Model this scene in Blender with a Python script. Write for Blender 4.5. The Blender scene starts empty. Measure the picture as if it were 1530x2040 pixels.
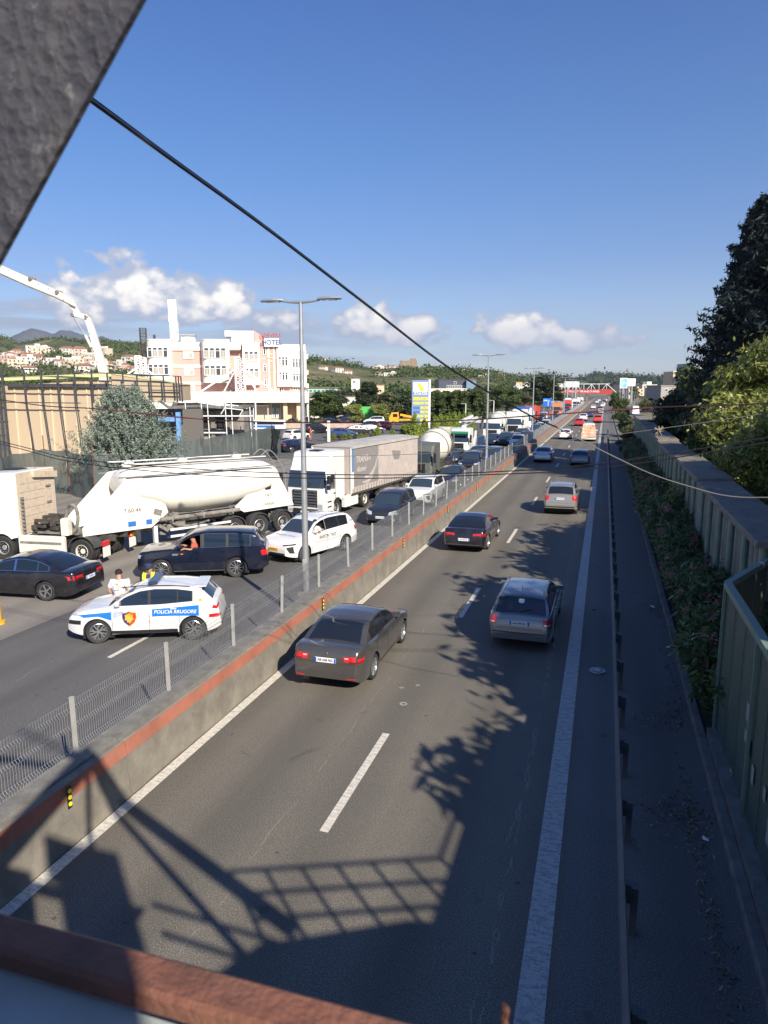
import bpy, bmesh, math, random
import numpy as np
from mathutils import Vector, Matrix
R = math.radians
random.seed(7); rng = np.random.default_rng(7)
scene = bpy.context.scene
COL = scene.collection

HAZE = 0.00008
# ------------------------------------------------------------------ camera
CAM_H = 7.0; FPX = 1414.0; PITCH = 0.171564; YAW = 0.298779
camd = bpy.data.cameras.new('camera'); cam = bpy.data.objects.new('camera', camd); COL.objects.link(cam)
camd.sensor_fit = 'VERTICAL'; camd.sensor_height = 36; camd.sensor_width = 27; camd.lens = FPX/2040*36
camd.clip_start = 0.05; camd.clip_end = 30000
cam.location = (0, 0, CAM_H); cam.rotation_euler = (math.pi/2-PITCH, 0, YAW)
camd.dof.use_dof = True; camd.dof.focus_distance = 30; camd.dof.aperture_fstop = 11.0
scene.camera = cam
scene.render.resolution_x = 768; scene.render.resolution_y = 1024

# ------------------------------------------------------------------ exposure, sun
vs = scene.view_settings
vs.view_transform = 'Standard'; vs.look = 'None'; vs.gamma = 1; vs.use_curve_mapping = False
vs.exposure = 0.70
SUNV = Vector((1.1, -1.05, 1.0)).normalized()
SUN_EL = math.asin(SUNV.z); SUN_AZ = math.atan2(SUNV.x, SUNV.y)
sd = bpy.data.lights.new('sun', 'SUN'); sd.energy = 4.8; sd.angle = R(0.53); sd.color = (1.0, 0.90, 0.76)
sun = bpy.data.objects.new('sun', sd); COL.objects.link(sun)
sun.rotation_euler = SUNV.to_track_quat('Z', 'Y').to_euler(); sun.location = (20, -20, 40)

# ------------------------------------------------------------------ node helpers
class NT:
    def __init__(s, tree): s.t = tree; s.n = tree.nodes; s.l = tree.links
    def new(s, typ, **kw):
        n = s.n.new(typ)
        for k, v in kw.items():
            if hasattr(n, k): setattr(n, k, v)
        return n
    def set(s, sock, v):
        if v is None: return
        if hasattr(v, 'links') or isinstance(v, bpy.types.NodeSocket): s.l.new(v, sock)
        else: sock.default_value = v
    def math(s, op, a, b=None, c=None, clamp=False):
        n = s.n.new('ShaderNodeMath'); n.operation = op; n.use_clamp = clamp
        s.set(n.inputs[0], a)
        if b is not None: s.set(n.inputs[1], b)
        if c is not None: s.set(n.inputs[2], c)
        return n.outputs[0]
    def noise(s, vec, scale, detail=4, rough=.55, dist=0):
        n = s.n.new('ShaderNodeTexNoise'); n.inputs['Scale'].default_value = scale
        n.inputs['Detail'].default_value = detail; n.inputs['Roughness'].default_value = rough
        n.inputs['Distortion'].default_value = dist
        if vec is not None: s.l.new(vec, n.inputs['Vector'])
        return n.outputs['Fac']
    def voro(s, vec, scale, feature='F1'):
        n = s.n.new('ShaderNodeTexVoronoi'); n.feature = feature; n.inputs['Scale'].default_value = scale
        if vec is not None: s.l.new(vec, n.inputs['Vector'])
        return n.outputs['Distance']
    def ramp(s, fac, stops):
        n = s.n.new('ShaderNodeValToRGB'); el = n.color_ramp.elements
        while len(el) < len(stops): el.new(.5)
        for e, (p, c) in zip(el, stops):
            e.position = p; e.color = tuple(c)+(1,) if len(c) == 3 else c
        s.l.new(fac, n.inputs[0]); return n.outputs[0]
    def mix(s, fac, a, b, blend='MIX'):
        n = s.n.new('ShaderNodeMix'); n.data_type = 'RGBA'; n.blend_type = blend
        s.set(n.inputs[0], fac)
        for i, v in ((6, a), (7, b)):
            if isinstance(v, (tuple, list)): v = tuple(v)+(1,) if len(v) == 3 else v
            s.set(n.inputs[i], v)
        return n.outputs[2]
    def mapr(s, v, a, b, c=0, d=1, smooth=False):
        n = s.n.new('ShaderNodeMapRange'); n.interpolation_type = 'SMOOTHSTEP' if smooth else 'LINEAR'
        s.set(n.inputs[0], v)
        for i, x in zip((1, 2, 3, 4), (a, b, c, d)): n.inputs[i].default_value = x
        return n.outputs[0]

# ------------------------------------------------------------------ world: sky with low clouds
world = bpy.data.worlds.new('World'); scene.world = world; world.use_nodes = True
wt = NT(world.node_tree); wt.n.clear()
sky = wt.new('ShaderNodeTexSky'); sky.sky_type = 'NISHITA'; sky.sun_disc = False
sky.sun_elevation = SUN_EL; sky.sun_rotation = SUN_AZ; sky.altitude = 100
sky.air_density = 1.0; sky.dust_density = 0.6; sky.ozone_density = 2.6
tc = wt.new('ShaderNodeTexCoord'); sep = wt.new('ShaderNodeSeparateXYZ'); wt.l.new(tc.outputs['Generated'], sep.inputs[0])
az = wt.math('MULTIPLY', wt.math('ARCTAN2', sep.outputs[0], sep.outputs[1]), 57.2958)
el = wt.math('MULTIPLY', wt.math('ARCSINE', sep.outputs[2]), 57.2958)
def blob(a, e, wa, we):
    da = wt.math('DIVIDE', wt.math('SUBTRACT', az, a), wa); de = wt.math('DIVIDE', wt.math('SUBTRACT', el, e), we)
    return wt.math('EXPONENT', wt.math('MULTIPLY', wt.math('ADD', wt.math('MULTIPLY', da, da), wt.math('MULTIPLY', de, de)), -1.0))
mapn = wt.new('ShaderNodeMapping'); mapn.inputs['Scale'].default_value = (1, 1, 1.35)
wt.l.new(tc.outputs['Generated'], mapn.inputs[0]); vec = mapn.outputs[0]
n1 = wt.noise(vec, 17, 9, .58, .25); n2 = wt.noise(vec, 52, 6, .6)
vn = wt.voro(vec, 46)
tex = wt.math('ADD', wt.math('MULTIPLY', n1, 1.0), wt.math('MULTIPLY', wt.math('SUBTRACT', n2, .5), .28))
tex = wt.math('SUBTRACT', tex, wt.math('MULTIPLY', vn, .32))
heaps = [(-36.5, 7.3, 4.2, 2.3), (-40, 6.0, 3.4, 2.0), (-32.0, 7.0, 2.4, 2.1), (-28.9, 6.7, 2.3, 2.2), (-25.4, 5.2, 2.6, 1.4), (-18.6, 5.2, 3.8, 1.7), (-15.2, 4.6, 3.0, 1.3),
         (-6.2, 4.3, 4.4, 1.7), (-2.0, 3.8, 4.2, 1.2), (-50, 4.5, 4, 1.6), (-62, 6, 5, 2), (25, 5, 6, 1.6), (60, 6, 7, 2), (-100, 6, 9, 2.2), (130, 6, 9, 2), (-160, 5, 9, 2)]
m = None
for h in heaps:
    b = blob(*h); m = b if m is None else wt.math('MAXIMUM', m, b)
dens = wt.math('ADD', tex, wt.math('MULTIPLY', m, .70))
cov = wt.mapr(dens, .60, .74, 0, 1, True)
cov = wt.math('MULTIPLY', cov, wt.mapr(m, .06, .34, 0, 1, True))
# thin grey-blue veil and flat stratus below the heaps
mapf = wt.new('ShaderNodeMapping'); mapf.inputs['Scale'].default_value = (1, 1, 9)
wt.l.new(tc.outputs['Generated'], mapf.inputs[0])
nf = wt.noise(mapf.outputs[0], 6, 7, .55, .3)
veil = wt.math('MULTIPLY', wt.mapr(nf, .36, .62, 0, 1, True), wt.math('MULTIPLY', wt.mapr(el, -1, 2.5, 0, 1, True), wt.mapr(el, 4.0, 10.5, 1, 0, True)))
veil_l = wt.math('MULTIPLY', veil, wt.math('ADD', wt.math('MULTIPLY', wt.mapr(az, -30, -8, 1, 0, True), .62), .26))
shade = wt.noise(vec, 30, 5, .5)
lit = wt.mapr(wt.math('ADD', dens, wt.math('MULTIPLY', wt.math('SUBTRACT', shade, .5), .9)), .70, 1.12, 0, 1, True)
under = wt.mapr(el, 2.6, 6.2, .35, 1.0, True)
lit = wt.math('MULTIPLY', lit, under)
skyc = sky.outputs[0]
tint = wt.mix(1.0, skyc, wt.ramp(wt.mapr(el, -2, 50), [(0, (1.30, 1.34, 1.62)), (.10, (1.12, 1.2, 1.48)), (.21, (.76, .94, 1.29)), (.37, (.56, .92, 1.36)), (.54, (.45, .83, 1.39)), (1, (.38, .76, 1.40))]), 'MULTIPLY')
c_cloud = wt.mix(lit, (5.2, 6.0, 7.8), (14.5, 13.6, 12.4))
c1 = wt.mix(veil_l, tint, (4.6, 5.2, 6.9))
c2 = wt.mix(cov, c1, c_cloud)
bg = wt.new('ShaderNodeBackground'); wt.l.new(c2, bg.inputs[0]); bg.inputs[1].default_value = 0.062
wo = wt.new('ShaderNodeOutputWorld'); wt.l.new(bg.outputs[0], wo.inputs[0])

# ------------------------------------------------------------------ place helpers: where a sight line meets the ground, a height or a distance
_sy, _cy, _sp, _cp = math.sin(YAW), math.cos(YAW), math.sin(PITCH), math.cos(PITCH)
RV = Vector((_cy, _sy, 0)); FV = Vector((-_sy*_cp, _cy*_cp, -_sp)); UV = RV.cross(FV); CP = Vector((0, 0, CAM_H))
FH = Vector((-_sy, _cy, 0))
def ray(x, y): return FV + RV*((x-765)/FPX) + UV*((1020-y)/FPX)
def gp(x, y, z=0.0):
    d = ray(x, y); return CP + d*((z-CAM_H)/d.z)
def pY(x, y, Y):
    d = ray(x, y); return CP + d*(Y/d.y)
def pX(x, y, X):
    d = ray(x, y); return CP + d*(X/d.x)
def pD(x, y, D):
    d = ray(x, y); return CP + d*(D/d.dot(FH))

# ------------------------------------------------------------------ materials
MATS = {}
def mat(name, col=(.5, .5, .5), rough=.6, metal=0.0, spec=.5, coat=0.0, var=0.0, vscale=3.0, bump=0.0, bscale=40.0, dirt=0.0, dirtcol=(.25, .22, .18), emit=None, island=0.0):
    if name in MATS: return MATS[name]
    m = bpy.data.materials.new(name); m.use_nodes = True; t = NT(m.node_tree)
    p = t.n['Principled BSDF']
    p.inputs['Base Color'].default_value = tuple(col)+(1,)
    p.inputs['Roughness'].default_value = rough; p.inputs['Metallic'].default_value = metal
    p.inputs['Specular IOR Level'].default_value = spec
    if coat: p.inputs['Coat Weight'].default_value = coat; p.inputs['Coat Roughness'].default_value = .06
    tcn = t.new('ShaderNodeTexCoord'); v = tcn.outputs['Object']
    c = None
    if var:
        n = t.noise(v, vscale, 6, .6)
        lo = tuple(max(0, x*(1-var)) for x in col); hi = tuple(min(1, x*(1+var)) for x in col)
        c = t.ramp(n, [(.3, lo), (.7, hi)])
    if island:
        g = t.new('ShaderNodeNewGeometry'); rr = g.outputs['Random Per Island']
        k = t.mapr(rr, 0, 1, 1-island, 1+island)
        cm = t.new('ShaderNodeVectorMath', operation='SCALE'); 
        if c is not None: t.l.new(c, cm.inputs[0])
        else: cm.inputs[0].default_value = col
        t.l.new(k, cm.inputs['Scale']); c = cm.outputs[0]
    if dirt:
        n = t.noise(v, vscale*1.7+1, 8, .65)
        c = t.mix(t.mapr(n, .45, .75, 0, dirt, True), c if c is not None else col, dirtcol)
    if c is not None: t.l.new(c, p.inputs['Base Color'])
    if bump:
        n = t.noise(v, bscale, 4, .6); b = t.new('ShaderNodeBump'); b.inputs['Strength'].default_value = bump; b.inputs['Distance'].default_value = .02
        t.l.new(n, b.inputs['Height']); t.l.new(b.outputs[0], p.inputs['Normal'])
    if emit: p.inputs['Emission Color'].default_value = tuple(emit)+(1,); p.inputs['Emission Strength'].default_value = 1
    MATS[name] = m; return m

def asphalt(name, base, warm):
    m = bpy.data.materials.new(name); m.use_nodes = True; t = NT(m.node_tree); p = t.n['Principled BSDF']
    tcn = t.new('ShaderNodeTexCoord'); v = tcn.outputs['Object']
    mp = t.new('ShaderNodeMapping'); mp.inputs['Scale'].default_value = (1, .06, 1); t.l.new(v, mp.inputs[0])
    streak = t.noise(mp.outputs[0], 1.3, 5, .6)
    large = t.noise(v, .35, 6, .6); fine = t.noise(v, 55, 3, .7); grit = t.voro(v, 42)
    c = t.mix(t.mapr(streak, .3, .7), base, warm)
    c = t.mix(t.mapr(large, .35, .7, 0, .45), c, tuple(x*.72 for x in base))
    c = t.mix(t.mapr(fine, .50, .66, 0, .85), c, tuple(min(1, x*2.6) for x in warm))
    c = t.mix(t.mapr(grit, 0, .30, .85, 0), c, tuple(x*.32 for x in base))
    sxx = t.new('ShaderNodeSeparateXYZ'); t.l.new(v, sxx.inputs[0])
    wt_ = t.math('SINE', t.math('MULTIPLY', t.math('ADD', sxx.outputs[0], 7.43+.35), 2*math.pi/1.74))
    c = t.mix(t.math('MULTIPLY', t.mapr(wt_, -.6, 1, 0, .46), t.mapr(t.noise(mp.outputs[0], .8, 3, .5), .3, .7, .3, 1)), c, tuple(x*.60 for x in base))
    st_ = t.mapr(t.noise(v, 1.1, 3, .55, .6), .66, .74, 0, .5, True); c = t.mix(st_, c, tuple(x*.5 for x in base))
    spot = t.mapr(t.voro(v, 1.6), .035, .06, .75, 0); c = t.mix(spot, c, tuple(x*.35 for x in base))
    # fine long cracks, wandering along the lane joint
    sx = t.new('ShaderNodeSeparateXYZ'); t.l.new(v, sx.inputs[0])
    mp2 = t.new('ShaderNodeMapping'); mp2.inputs['Scale'].default_value = (0, 1, 0); t.l.new(v, mp2.inputs[0])
    for x0, amp, sc, wd in ((-1.05, .30, .8, .018), (-1.0, .22, 1.3, .014), (-4.75, .22, .6, .011), (-13.4, .3, .6, .012)):
        w = t.noise(mp2.outputs[0], sc, 8, .68)
        d = t.math('ABSOLUTE', t.math('SUBTRACT', t.math('ADD', sx.outputs[0], -x0), t.math('MULTIPLY', t.math('SUBTRACT', w, .5), amp*2)))
        brk = t.mapr(t.noise(v, 2.2, 5, .7), .47, .56, 0, .75)
        c = t.mix(t.math('MULTIPLY', t.mapr(d, wd*.4, wd, 1, 0), brk), c, (.26, .25, .23))
    t.l.new(c, p.inputs['Base Color']); p.inputs['Roughness'].default_value = .82
    b = t.new('ShaderNodeBump'); b.inputs['Strength'].default_value = .5; b.inputs['Distance'].default_value = .01
    t.l.new(t.math('ADD', fine, t.math('MULTIPLY', grit, .6)), b.inputs['Height']); t.l.new(b.outputs[0], p.inputs['Normal'])
    MATS[name] = m; return m
M_road = asphalt('asphalt_near', (.102, .095, .080), (.142, .128, .102))
M_road2 = asphalt('asphalt_far', (.078, .076, .074), (.110, .106, .10))
M_shoulder = asphalt('asphalt_shoulder', (.105, .105, .10), (.13, .125, .115))
M_yard = asphalt('asphalt_yard', (.17, .155, .135), (.22, .20, .17))

def paint_line(name, col, wear=.45):
    m = bpy.data.materials.new(name); m.use_nodes = True; t = NT(m.node_tree); p = t.n['Principled BSDF']
    v = t.new('ShaderNodeTexCoord').outputs['Object']
    mp = t.new('ShaderNodeMapping'); mp.inputs['Scale'].default_value = (1, 3, 1); t.l.new(v, mp.inputs[0])
    a = t.noise(mp.outputs[0], 5, 8, .7); f = t.noise(v, 34, 3, .7)
    w = t.mapr(t.math('ADD', a, t.math('MULTIPLY', f, .6)), .72, .95, 0, wear*2, True)
    c = t.mix(w, col, (.12, .115, .10)); t.l.new(c, p.inputs['Base Color']); p.inputs['Roughness'].default_value = .7
    MATS[name] = m; return m
M_line = paint_line('road_paint', (.66, .62, .53), .24)
M_line2 = paint_line('road_paint_worn', (.46, .45, .43), .32)
M_conc = mat('concrete', (.205, .188, .155), .85, var=.25, vscale=1.6, bump=.4, bscale=25, dirt=.6, dirtcol=(.14, .125, .105))
M_conc_dark = mat('concrete_dark', (.17, .165, .15), .9, var=.3, vscale=3, bump=.6, bscale=30)
M_redband = mat('red_band', (.36, .13, .085), .75, var=.18, vscale=1.8, dirt=.75, dirtcol=(.27, .18, .13))
M_steel = mat('galvanised', (.42, .43, .43), .45, .55, var=.12, vscale=4)
M_post = mat('post_steel', (.46, .46, .43), .55, .25, var=.15, vscale=3)
M_black = mat('black_plastic', (.02, .02, .022), .5)
M_dark = mat('dark_under', (.012, .012, .013), .85)
M_white = mat('white_paint', (.80, .80, .78), .4)
M_chrome = mat('chrome', (.75, .75, .76), .15, 1.0)
M_tyre = mat('tyre', (.028, .027, .026), .8, var=.3, vscale=8)
M_alloy = mat('alloy', (.55, .56, .58), .28, .9)
M_alloyd = mat('alloy_dark', (.09, .09, .10), .35, .7)
M_glass = mat('car_glass', (.012, .016, .022), .04, 0, .7, coat=.5)
M_glass2 = mat('windscreen_glass', (.03, .045, .06), .05, 0, .8, coat=.5)
M_red = mat('red_lamp', (.55, .015, .02), .2, 0, .6, coat=.7)
M_lamp = mat('clear_lamp', (.62, .66, .70), .15, .4, .6, coat=.6)
M_orange = mat('orange_lamp', (.8, .25, .03), .3)
M_yellow = mat('yellow_reflector', (.85, .78, .03), .4)
M_plate = mat('plate_white', (.78, .80, .82), .4)
M_plateb = mat('plate_blue', (.02, .10, .55), .4)
M_plateo = mat('plate_orange', (.85, .45, .03), .4)
M_ink = mat('ink_black', (.02, .02, .025), .6)
M_skin = mat('skin', (.44, .25, .17), .55)
M_hair = mat('hair', (.02, .014, .01), .7, bump=.5, bscale=90)
M_rust = mat('rust_steel', (.19, .078, .05), .8, .0, var=.35, vscale=14, bump=.3, bscale=120, dirt=.6, dirtcol=(.10, .06, .048))

# ------------------------------------------------------------------ mesh helpers
class MB:
    def __init__(s): s.v = []; s.f = []
    def add(s, vs, fs):
        o = len(s.v); s.v += [tuple(a) for a in vs]; s.f += [tuple(i+o for i in f) for f in fs]; return s
    def box(s, c, d, rot=None, taper=None):
        x, y, z = d[0]/2, d[1]/2, d[2]/2; tx, ty = taper or (1, 1)
        P = [Vector((sx*x*(tx if sz > 0 else 1), sy*y*(ty if sz > 0 else 1), sz*z)) for sz in (-1, 1) for sx, sy in ((-1, -1), (1, -1), (1, 1), (-1, 1))]
        if rot is not None: P = [rot @ p for p in P]
        return s.add([p+Vector(c) for p in P], [(3, 2, 1, 0), (4, 5, 6, 7), (0, 1, 5, 4), (1, 2, 6, 5), (2, 3, 7, 6), (3, 0, 4, 7)])
    def cbox(s, c, d, ch=.03):
        """box with chamfered vertical edges and a chamfered top"""
        x, y, z = d[0]/2, d[1]/2, d[2]/2
        def rg(x, y, h): return [Vector(c)+Vector(q+(h,)) for q in ((-x+ch, -y), (x-ch, -y), (x, -y+ch), (x, y-ch), (x-ch, y), (-x+ch, y), (-x, y-ch), (-x, -y+ch))]
        return s.loft([rg(x, y, -z), rg(x, y, z-ch), rg(x-ch, y-ch, z)])
    def loft(s, rings, cap=True, closed=True):
        n = len(rings[0]); vs = [p for r in rings for p in r]; fs = []
        for i in range(len(rings)-1):
            for j in range(n if closed else n-1):
                k = (j+1) % n; fs.append((i*n+j, i*n+k, (i+1)*n+k, (i+1)*n+j))
        if cap: fs.append(tuple(range(n))[::-1]); fs.append(tuple((len(rings)-1)*n+j for j in range(n)))
        return s.add(vs, fs)
    def tube(s, pts, r, n=6, r2=None, cap=True):
        pts = [Vector(p) for p in pts]; rings = []; N = len(pts)
        for i, p in enumerate(pts):
            t = (pts[min(i+1, N-1)]-pts[max(i-1, 0)]).normalized()
            a = t.orthogonal().normalized() if i == 0 else (a - t*a.dot(t)).normalized()
            b = t.cross(a); rr = r if r2 is None else r+(r2-r)*i/(N-1)
            if isinstance(r, (list, tuple)): rr = r[i]
            rings.append([p+(a*math.cos(2*math.pi*j/n)+b*math.sin(2*math.pi*j/n))*rr for j in range(n)])
        return s.loft(rings, cap)
    def bar(s, p, q, w, h=None):
        """rectangular bar between two points"""
        p, q = Vector(p), Vector(q); t = (q-p); L = t.length; h = h or w
        rot = t.to_track_quat('X', 'Z').to_matrix(); return s.box((p+q)/2, (L, w, h), rot)
    def lathe(s, prof, c=(0, 0, 0), axis='y', n=24, a0=0, a1=2*math.pi):
        rings = []; full = abs(a1-a0-2*math.pi) < 1e-6
        for j in range(n if full else n+1):
            a = a0+(a1-a0)*j/n; ca, sa = math.cos(a), math.sin(a); row = []
            for (r, h) in prof:
                q = {'y': (r*ca, h, r*sa), 'z': (r*ca, r*sa, h), 'x': (h, r*ca, r*sa)}[axis]
                row.append(Vector(q)+Vector(c))
            rings.append(row)
        m_ = len(prof); vs = [p for r in rings for p in r]; fs = []; J = len(rings)
        for i in range(J if full else J-1):
            k = (i+1) % J
            for j in range(m_-1): fs.append((i*m_+j, i*m_+j+1, k*m_+j+1, k*m_+j))
        return s.add(vs, fs)
    def prism(s, poly, a, b, axis='y'):
        def P(u, w, h): return {'y': (u, h, w), 'z': (u, w, h), 'x': (h, u, w)}[axis]
        n = len(poly); vs = [P(u, w, a) for u, w in poly]+[P(u, w, b) for u, w in poly]
        return s.add(vs, [tuple(range(n)), tuple(range(n, 2*n))[::-1]]+[(i, i+n, (i+1) % n+n, (i+1) % n) for i in range(n)])
    def quad(s, *p): return s.add(p, [tuple(range(len(p)))])
    def mesh(s, name, smooth=False, fix=True):
        me = bpy.data.meshes.new(name); me.from_pydata(s.v, [], s.f)
        if fix and len(s.f) < 60000:
            b = bmesh.new(); b.from_mesh(me); bmesh.ops.recalc_face_normals(b, faces=b.faces); b.to_mesh(me); b.free()
        if smooth:
            me.polygons.foreach_set('use_smooth', [True]*len(me.polygons))
            try: me.set_sharp_from_angle(angle=R(38 if smooth is True else smooth))
            except Exception: pass
        me.update(); return me
    def build(s, name, m, parent=None, smooth=False, fix=True):
        me = s.mesh(name, smooth, fix); me.materials.append(m)
        return link(name, me, parent)
def link(name, me, parent=None, loc=None, rot=None, scl=None):
    o = bpy.data.objects.new(name, me); COL.objects.link(o)
    if parent is not None: o.parent = parent
    if loc is not None: o.location = loc
    if rot is not None: o.rotation_euler = rot
    if scl is not None: o.scale = scl
    return o
def setmat(o, m):
    o.material_slots[0].link = 'OBJECT'; o.material_slots[0].material = m
def tag(o, label=None, cat=None, group=None, kind=None):
    if label: o['label'] = label
    if cat: o['category'] = cat
    if group: o['group'] = group
    if kind: o['kind'] = kind
    return o
def empty(name, loc=(0, 0, 0), rz=0, label=None, cat=None, group=None):
    o = bpy.data.objects.new(name, None); COL.objects.link(o); o.empty_display_size = .2
    o.location = loc; o.rotation_euler = (0, 0, rz); return tag(o, label, cat, group)
KIDS = {}
def copy_tree(o, parent=None):
    c = o.copy(); COL.objects.link(c); c.parent = parent
    for ch in list(o.children): copy_tree(ch, c)
    return c
def text(name, body, size, m, parent, loc, rot, extrude=.002, align='CENTER', shear=0, bold=0, sx=1.0):
    cu = bpy.data.curves.new(name, 'FONT'); cu.body = body; cu.size = size; cu.extrude = extrude
    cu.align_x = align; cu.align_y = 'CENTER'; cu.shear = shear; cu.offset = bold; cu.resolution_u = 3
    cu.materials.append(m); o = bpy.data.objects.new(name, cu); COL.objects.link(o)
    o.parent = parent; o.location = loc; o.rotation_euler = rot; o.scale = (sx, 1, 1); return o
def smooth_curve(pts, n=40):
    """Catmull-Rom through 3-D points"""
    P = [Vector(p) for p in pts]; P = [P[0]*2-P[1]]+P+[P[-1]*2-P[-2]]; out = []
    k = max(2, n//(len(P)-3))
    for i in range(1, len(P)-2):
        for j in range(k):
            t = j/k; a, b, c, d = P[i-1:i+3]
            out.append(.5*((2*b)+(c-a)*t+(2*a-5*b+4*c-d)*t*t+(3*b-a-3*c+d)*t**3))
    out.append(P[-2]); return out
# ------------------------------------------------------------------ ground, carriageways, markings
def sheet(name, x0, x1, y0, y1, z, m, kind='structure', parent=None, nx=1, ny=1):
    b = MB(); b.quad((x0, y0, z), (x1, y0, z), (x1, y1, z), (x0, y1, z)); o = b.build(name, m, parent, fix=False)
    if kind: o['kind'] = kind
    return o
M_ground = mat('dry_ground', (.17, .15, .09), .95, var=.35, vscale=.05, dirt=.6, dirtcol=(.075, .095, .04))
M_soil = mat('soil', (.075, .06, .045), .95, var=.4, vscale=2, bump=.6, bscale=12)
b = MB()
G = 9000
b.quad((-8400, -300, -.03), (6400, -300, -.03), (6400, 9200, -.03), (-8400, 9200, -.03)); o = b.build('ground', M_ground, fix=False); o['kind'] = 'structure'
sheet('road', -7.62, -.22, -40, 700, 0.0, M_road)
sheet('hard_shoulder', -.22, 2.1, -40, 700, 0.0, M_shoulder)
sheet('opposite_road', -16.0, -8.25, -40, 700, 0.0, M_road2)
sheet('yard', -48, -16.0, -40, 66, 0.0, M_yard)
sheet('car_park', -75, -24.0, 66, 160, 0.0, MATS['asphalt_far'])
sheet('access_road', -24.0, -16.0, 66, 500, 0.0, MATS['asphalt_far'])
sheet('verge', 2.27, 14, -20, 95, .05, M_soil)
b = MB().prism([(2.1, -.02), (2.1, .10), (2.13, .13), (2.27, .13), (2.27, -.02)], -20, 300, 'y'); k = b.build('kerb', M_conc_dark); k['kind'] = 'structure'
# markings: one thing per painted line, dashes are pieces of the dashed line
def line(name, x, w, y0, y1, m):
    return sheet(name, x-w/2, x+w/2, y0, y1, .004, m)
line('edge_line', -7.43, .21, -20, 600, M_line); line('edge_line', -.47, .33, -20, 600, M_line2)
line('edge_line', -8.62, .16, -20, 600, M_line2); line('edge_line', -15.75, .16, 24, 600, M_line2)
def dashes(x, y0, n, w, ln, per):
    e = empty('lane_line', (0, 0, 0)); e['kind'] = 'structure'
    me = None
    for i in range(n):
        if me is None:
            b = MB(); b.quad((-w/2, 0, 0), (w/2, 0, 0), (w/2, ln, 0), (-w/2, ln, 0)); me = b.mesh('dash', fix=False); me.materials.append(M_line)
        link('dash', me, e, (x, y0+i*per, .004))
dashes(-3.97, -1.75, 34, .15, 3.45, 11.35)
dashes(-12.2, -7.8, 30, .14, 3.4, 11.35)
# dirt drift against the foot of the barrier
b = MB(); M_drift = mat('drift', (.27, .235, .16), .95, var=.35, vscale=1.2)
ys = np.arange(-15, 130, .6); L = [(-7.60, y, .006) for y in ys]; Rr = [(-7.55-.03*rng.random(), y, .006) for y in ys]
n = len(ys); b.add(L+Rr, [(i, i+n, i+n+1, i+1) for i in range(n-1)]); o = b.build('roadside_dust', M_drift, fix=False); tag(o, kind='stuff')
# small round patches, studs and crack sealing on the deck
b = MB()
for (px, py, r) in ((804, 1402, .09), (800, 1370, .05), (832, 1365, .05)):
    c = gp(px, py, .006); b.lathe([(r*.55, .0), (r, 0)], c, 'z', 12)
o = b.build('survey_mark', M_line2); tag(o, kind='structure')

# ------------------------------------------------------------------ central barrier with red band
br = empty('median_barrier', (0, 0, 0), 0, 'long concrete median wall with a painted red band under its top edge', 'barrier')
SEG = 5.9
prof = [(-7.585, 0), (-7.60, .10), (-7.655, .98), (-7.70, 1.0), (-8.17, .99), (-8.20, .95), (-8.27, .10), (-8.30, 0)]
ms = MB().prism(prof, 0.008, SEG-.008, 'y').mesh('wall_segment'); ms.materials.append(M_conc)
mb_ = MB().prism([(-7.62, .745), (-7.652, .985), (-7.670, .985), (-7.638, .745)][::-1], 0.008, SEG-.008, 'y').mesh('red_band'); mb_.materials.append(M_redband)
mk = MB().box((-7.99, SEG/2, 1.02), (.36, SEG-.03, .05)).mesh('kerb_strip'); mk.materials.append(M_conc_dark)
for i in range(72):
    y = -14+i*SEG
    s_ = link('wall_segment', ms, br, (0, y, 0)); link('red_band', mb_, s_); link('kerb_strip', mk, s_)
# delineators: black plates with three yellow discs
def delineator(y, i):
    e = empty('delineator', (-7.60, y, .62), 0, None, 'reflector', 'yellow dot delineators on the median wall')
    MB().cbox((0, 0, .17), (.02, .09, .36), .008).build('plate', M_black, e)
    for k in range(3): MB().lathe([(0.001, .02), (.033, .02), (.036, .010)], (0, 0, .06+k*.11), 'x', 14).build('disc', M_yellow, e)
    e['label'] = DLAB[i] if i < len(DLAB) else 'small far delineator with yellow discs on the distant median wall'
DLAB = ['nearest black delineator with three yellow discs, in the truss shadow on the median wall', 'delineator with three yellow discs beside the foot of the nearest lamp post',
        'delineator with yellow discs on the wall level with the black saloon', 'delineator with yellow discs behind the dark minivan front, further along the wall',
        'delineator with yellow discs just before the wide tree shadow crosses the road']
dy = [pX(139, 1572, -7.58).y, pX(645, 1197, -7.58).y, pX(805, 1080, -7.58).y, pX(893, 1013, -7.58).y, pX(951, 970, -7.58).y]
dy += [dy[-1]+11.5*k for k in range(1, 6)]
for i, y in enumerate(dy): delineator(y, i)

# ------------------------------------------------------------------ mesh fence on the barrier
fe = empty('median_fence', (0, 0, 0), 0, 'welded wire mesh fence on steel posts along the top of the median wall', 'fence')
PIT = 2.64; FX = -8.08
b = MB(); b.box((0, 0, .53), (.055, .06, 1.06)); b.box((0, 0, 1.065), (.065, .07, .012)); b.box((0, 0, .012), (.16, .16, .02)); mp_ = b.mesh('fence_post'); mp_.materials.append(M_post)
b = MB()
zz = [.04, .13, .17, .21, .50, .54, .58, .80, .84, .88, 1.0]; off = [0, 0, .035, 0, 0, .035, 0, 0, .035, 0, 0]
for k in range(int((PIT-.1)/.055)):
    y = .06+k*.055
    b.tube([(o_, y, z) for z, o_ in zip(zz, off)], .0045, 3, cap=False)
for z in (.06, .135, .205, .5, .58, .80, .88, .99): b.tube([(0, .03, z), (0, PIT-.03, z)], .004, 3, cap=False)
mw = b.mesh('mesh_panel', fix=False); mw.materials.append(M_steel)
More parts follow.
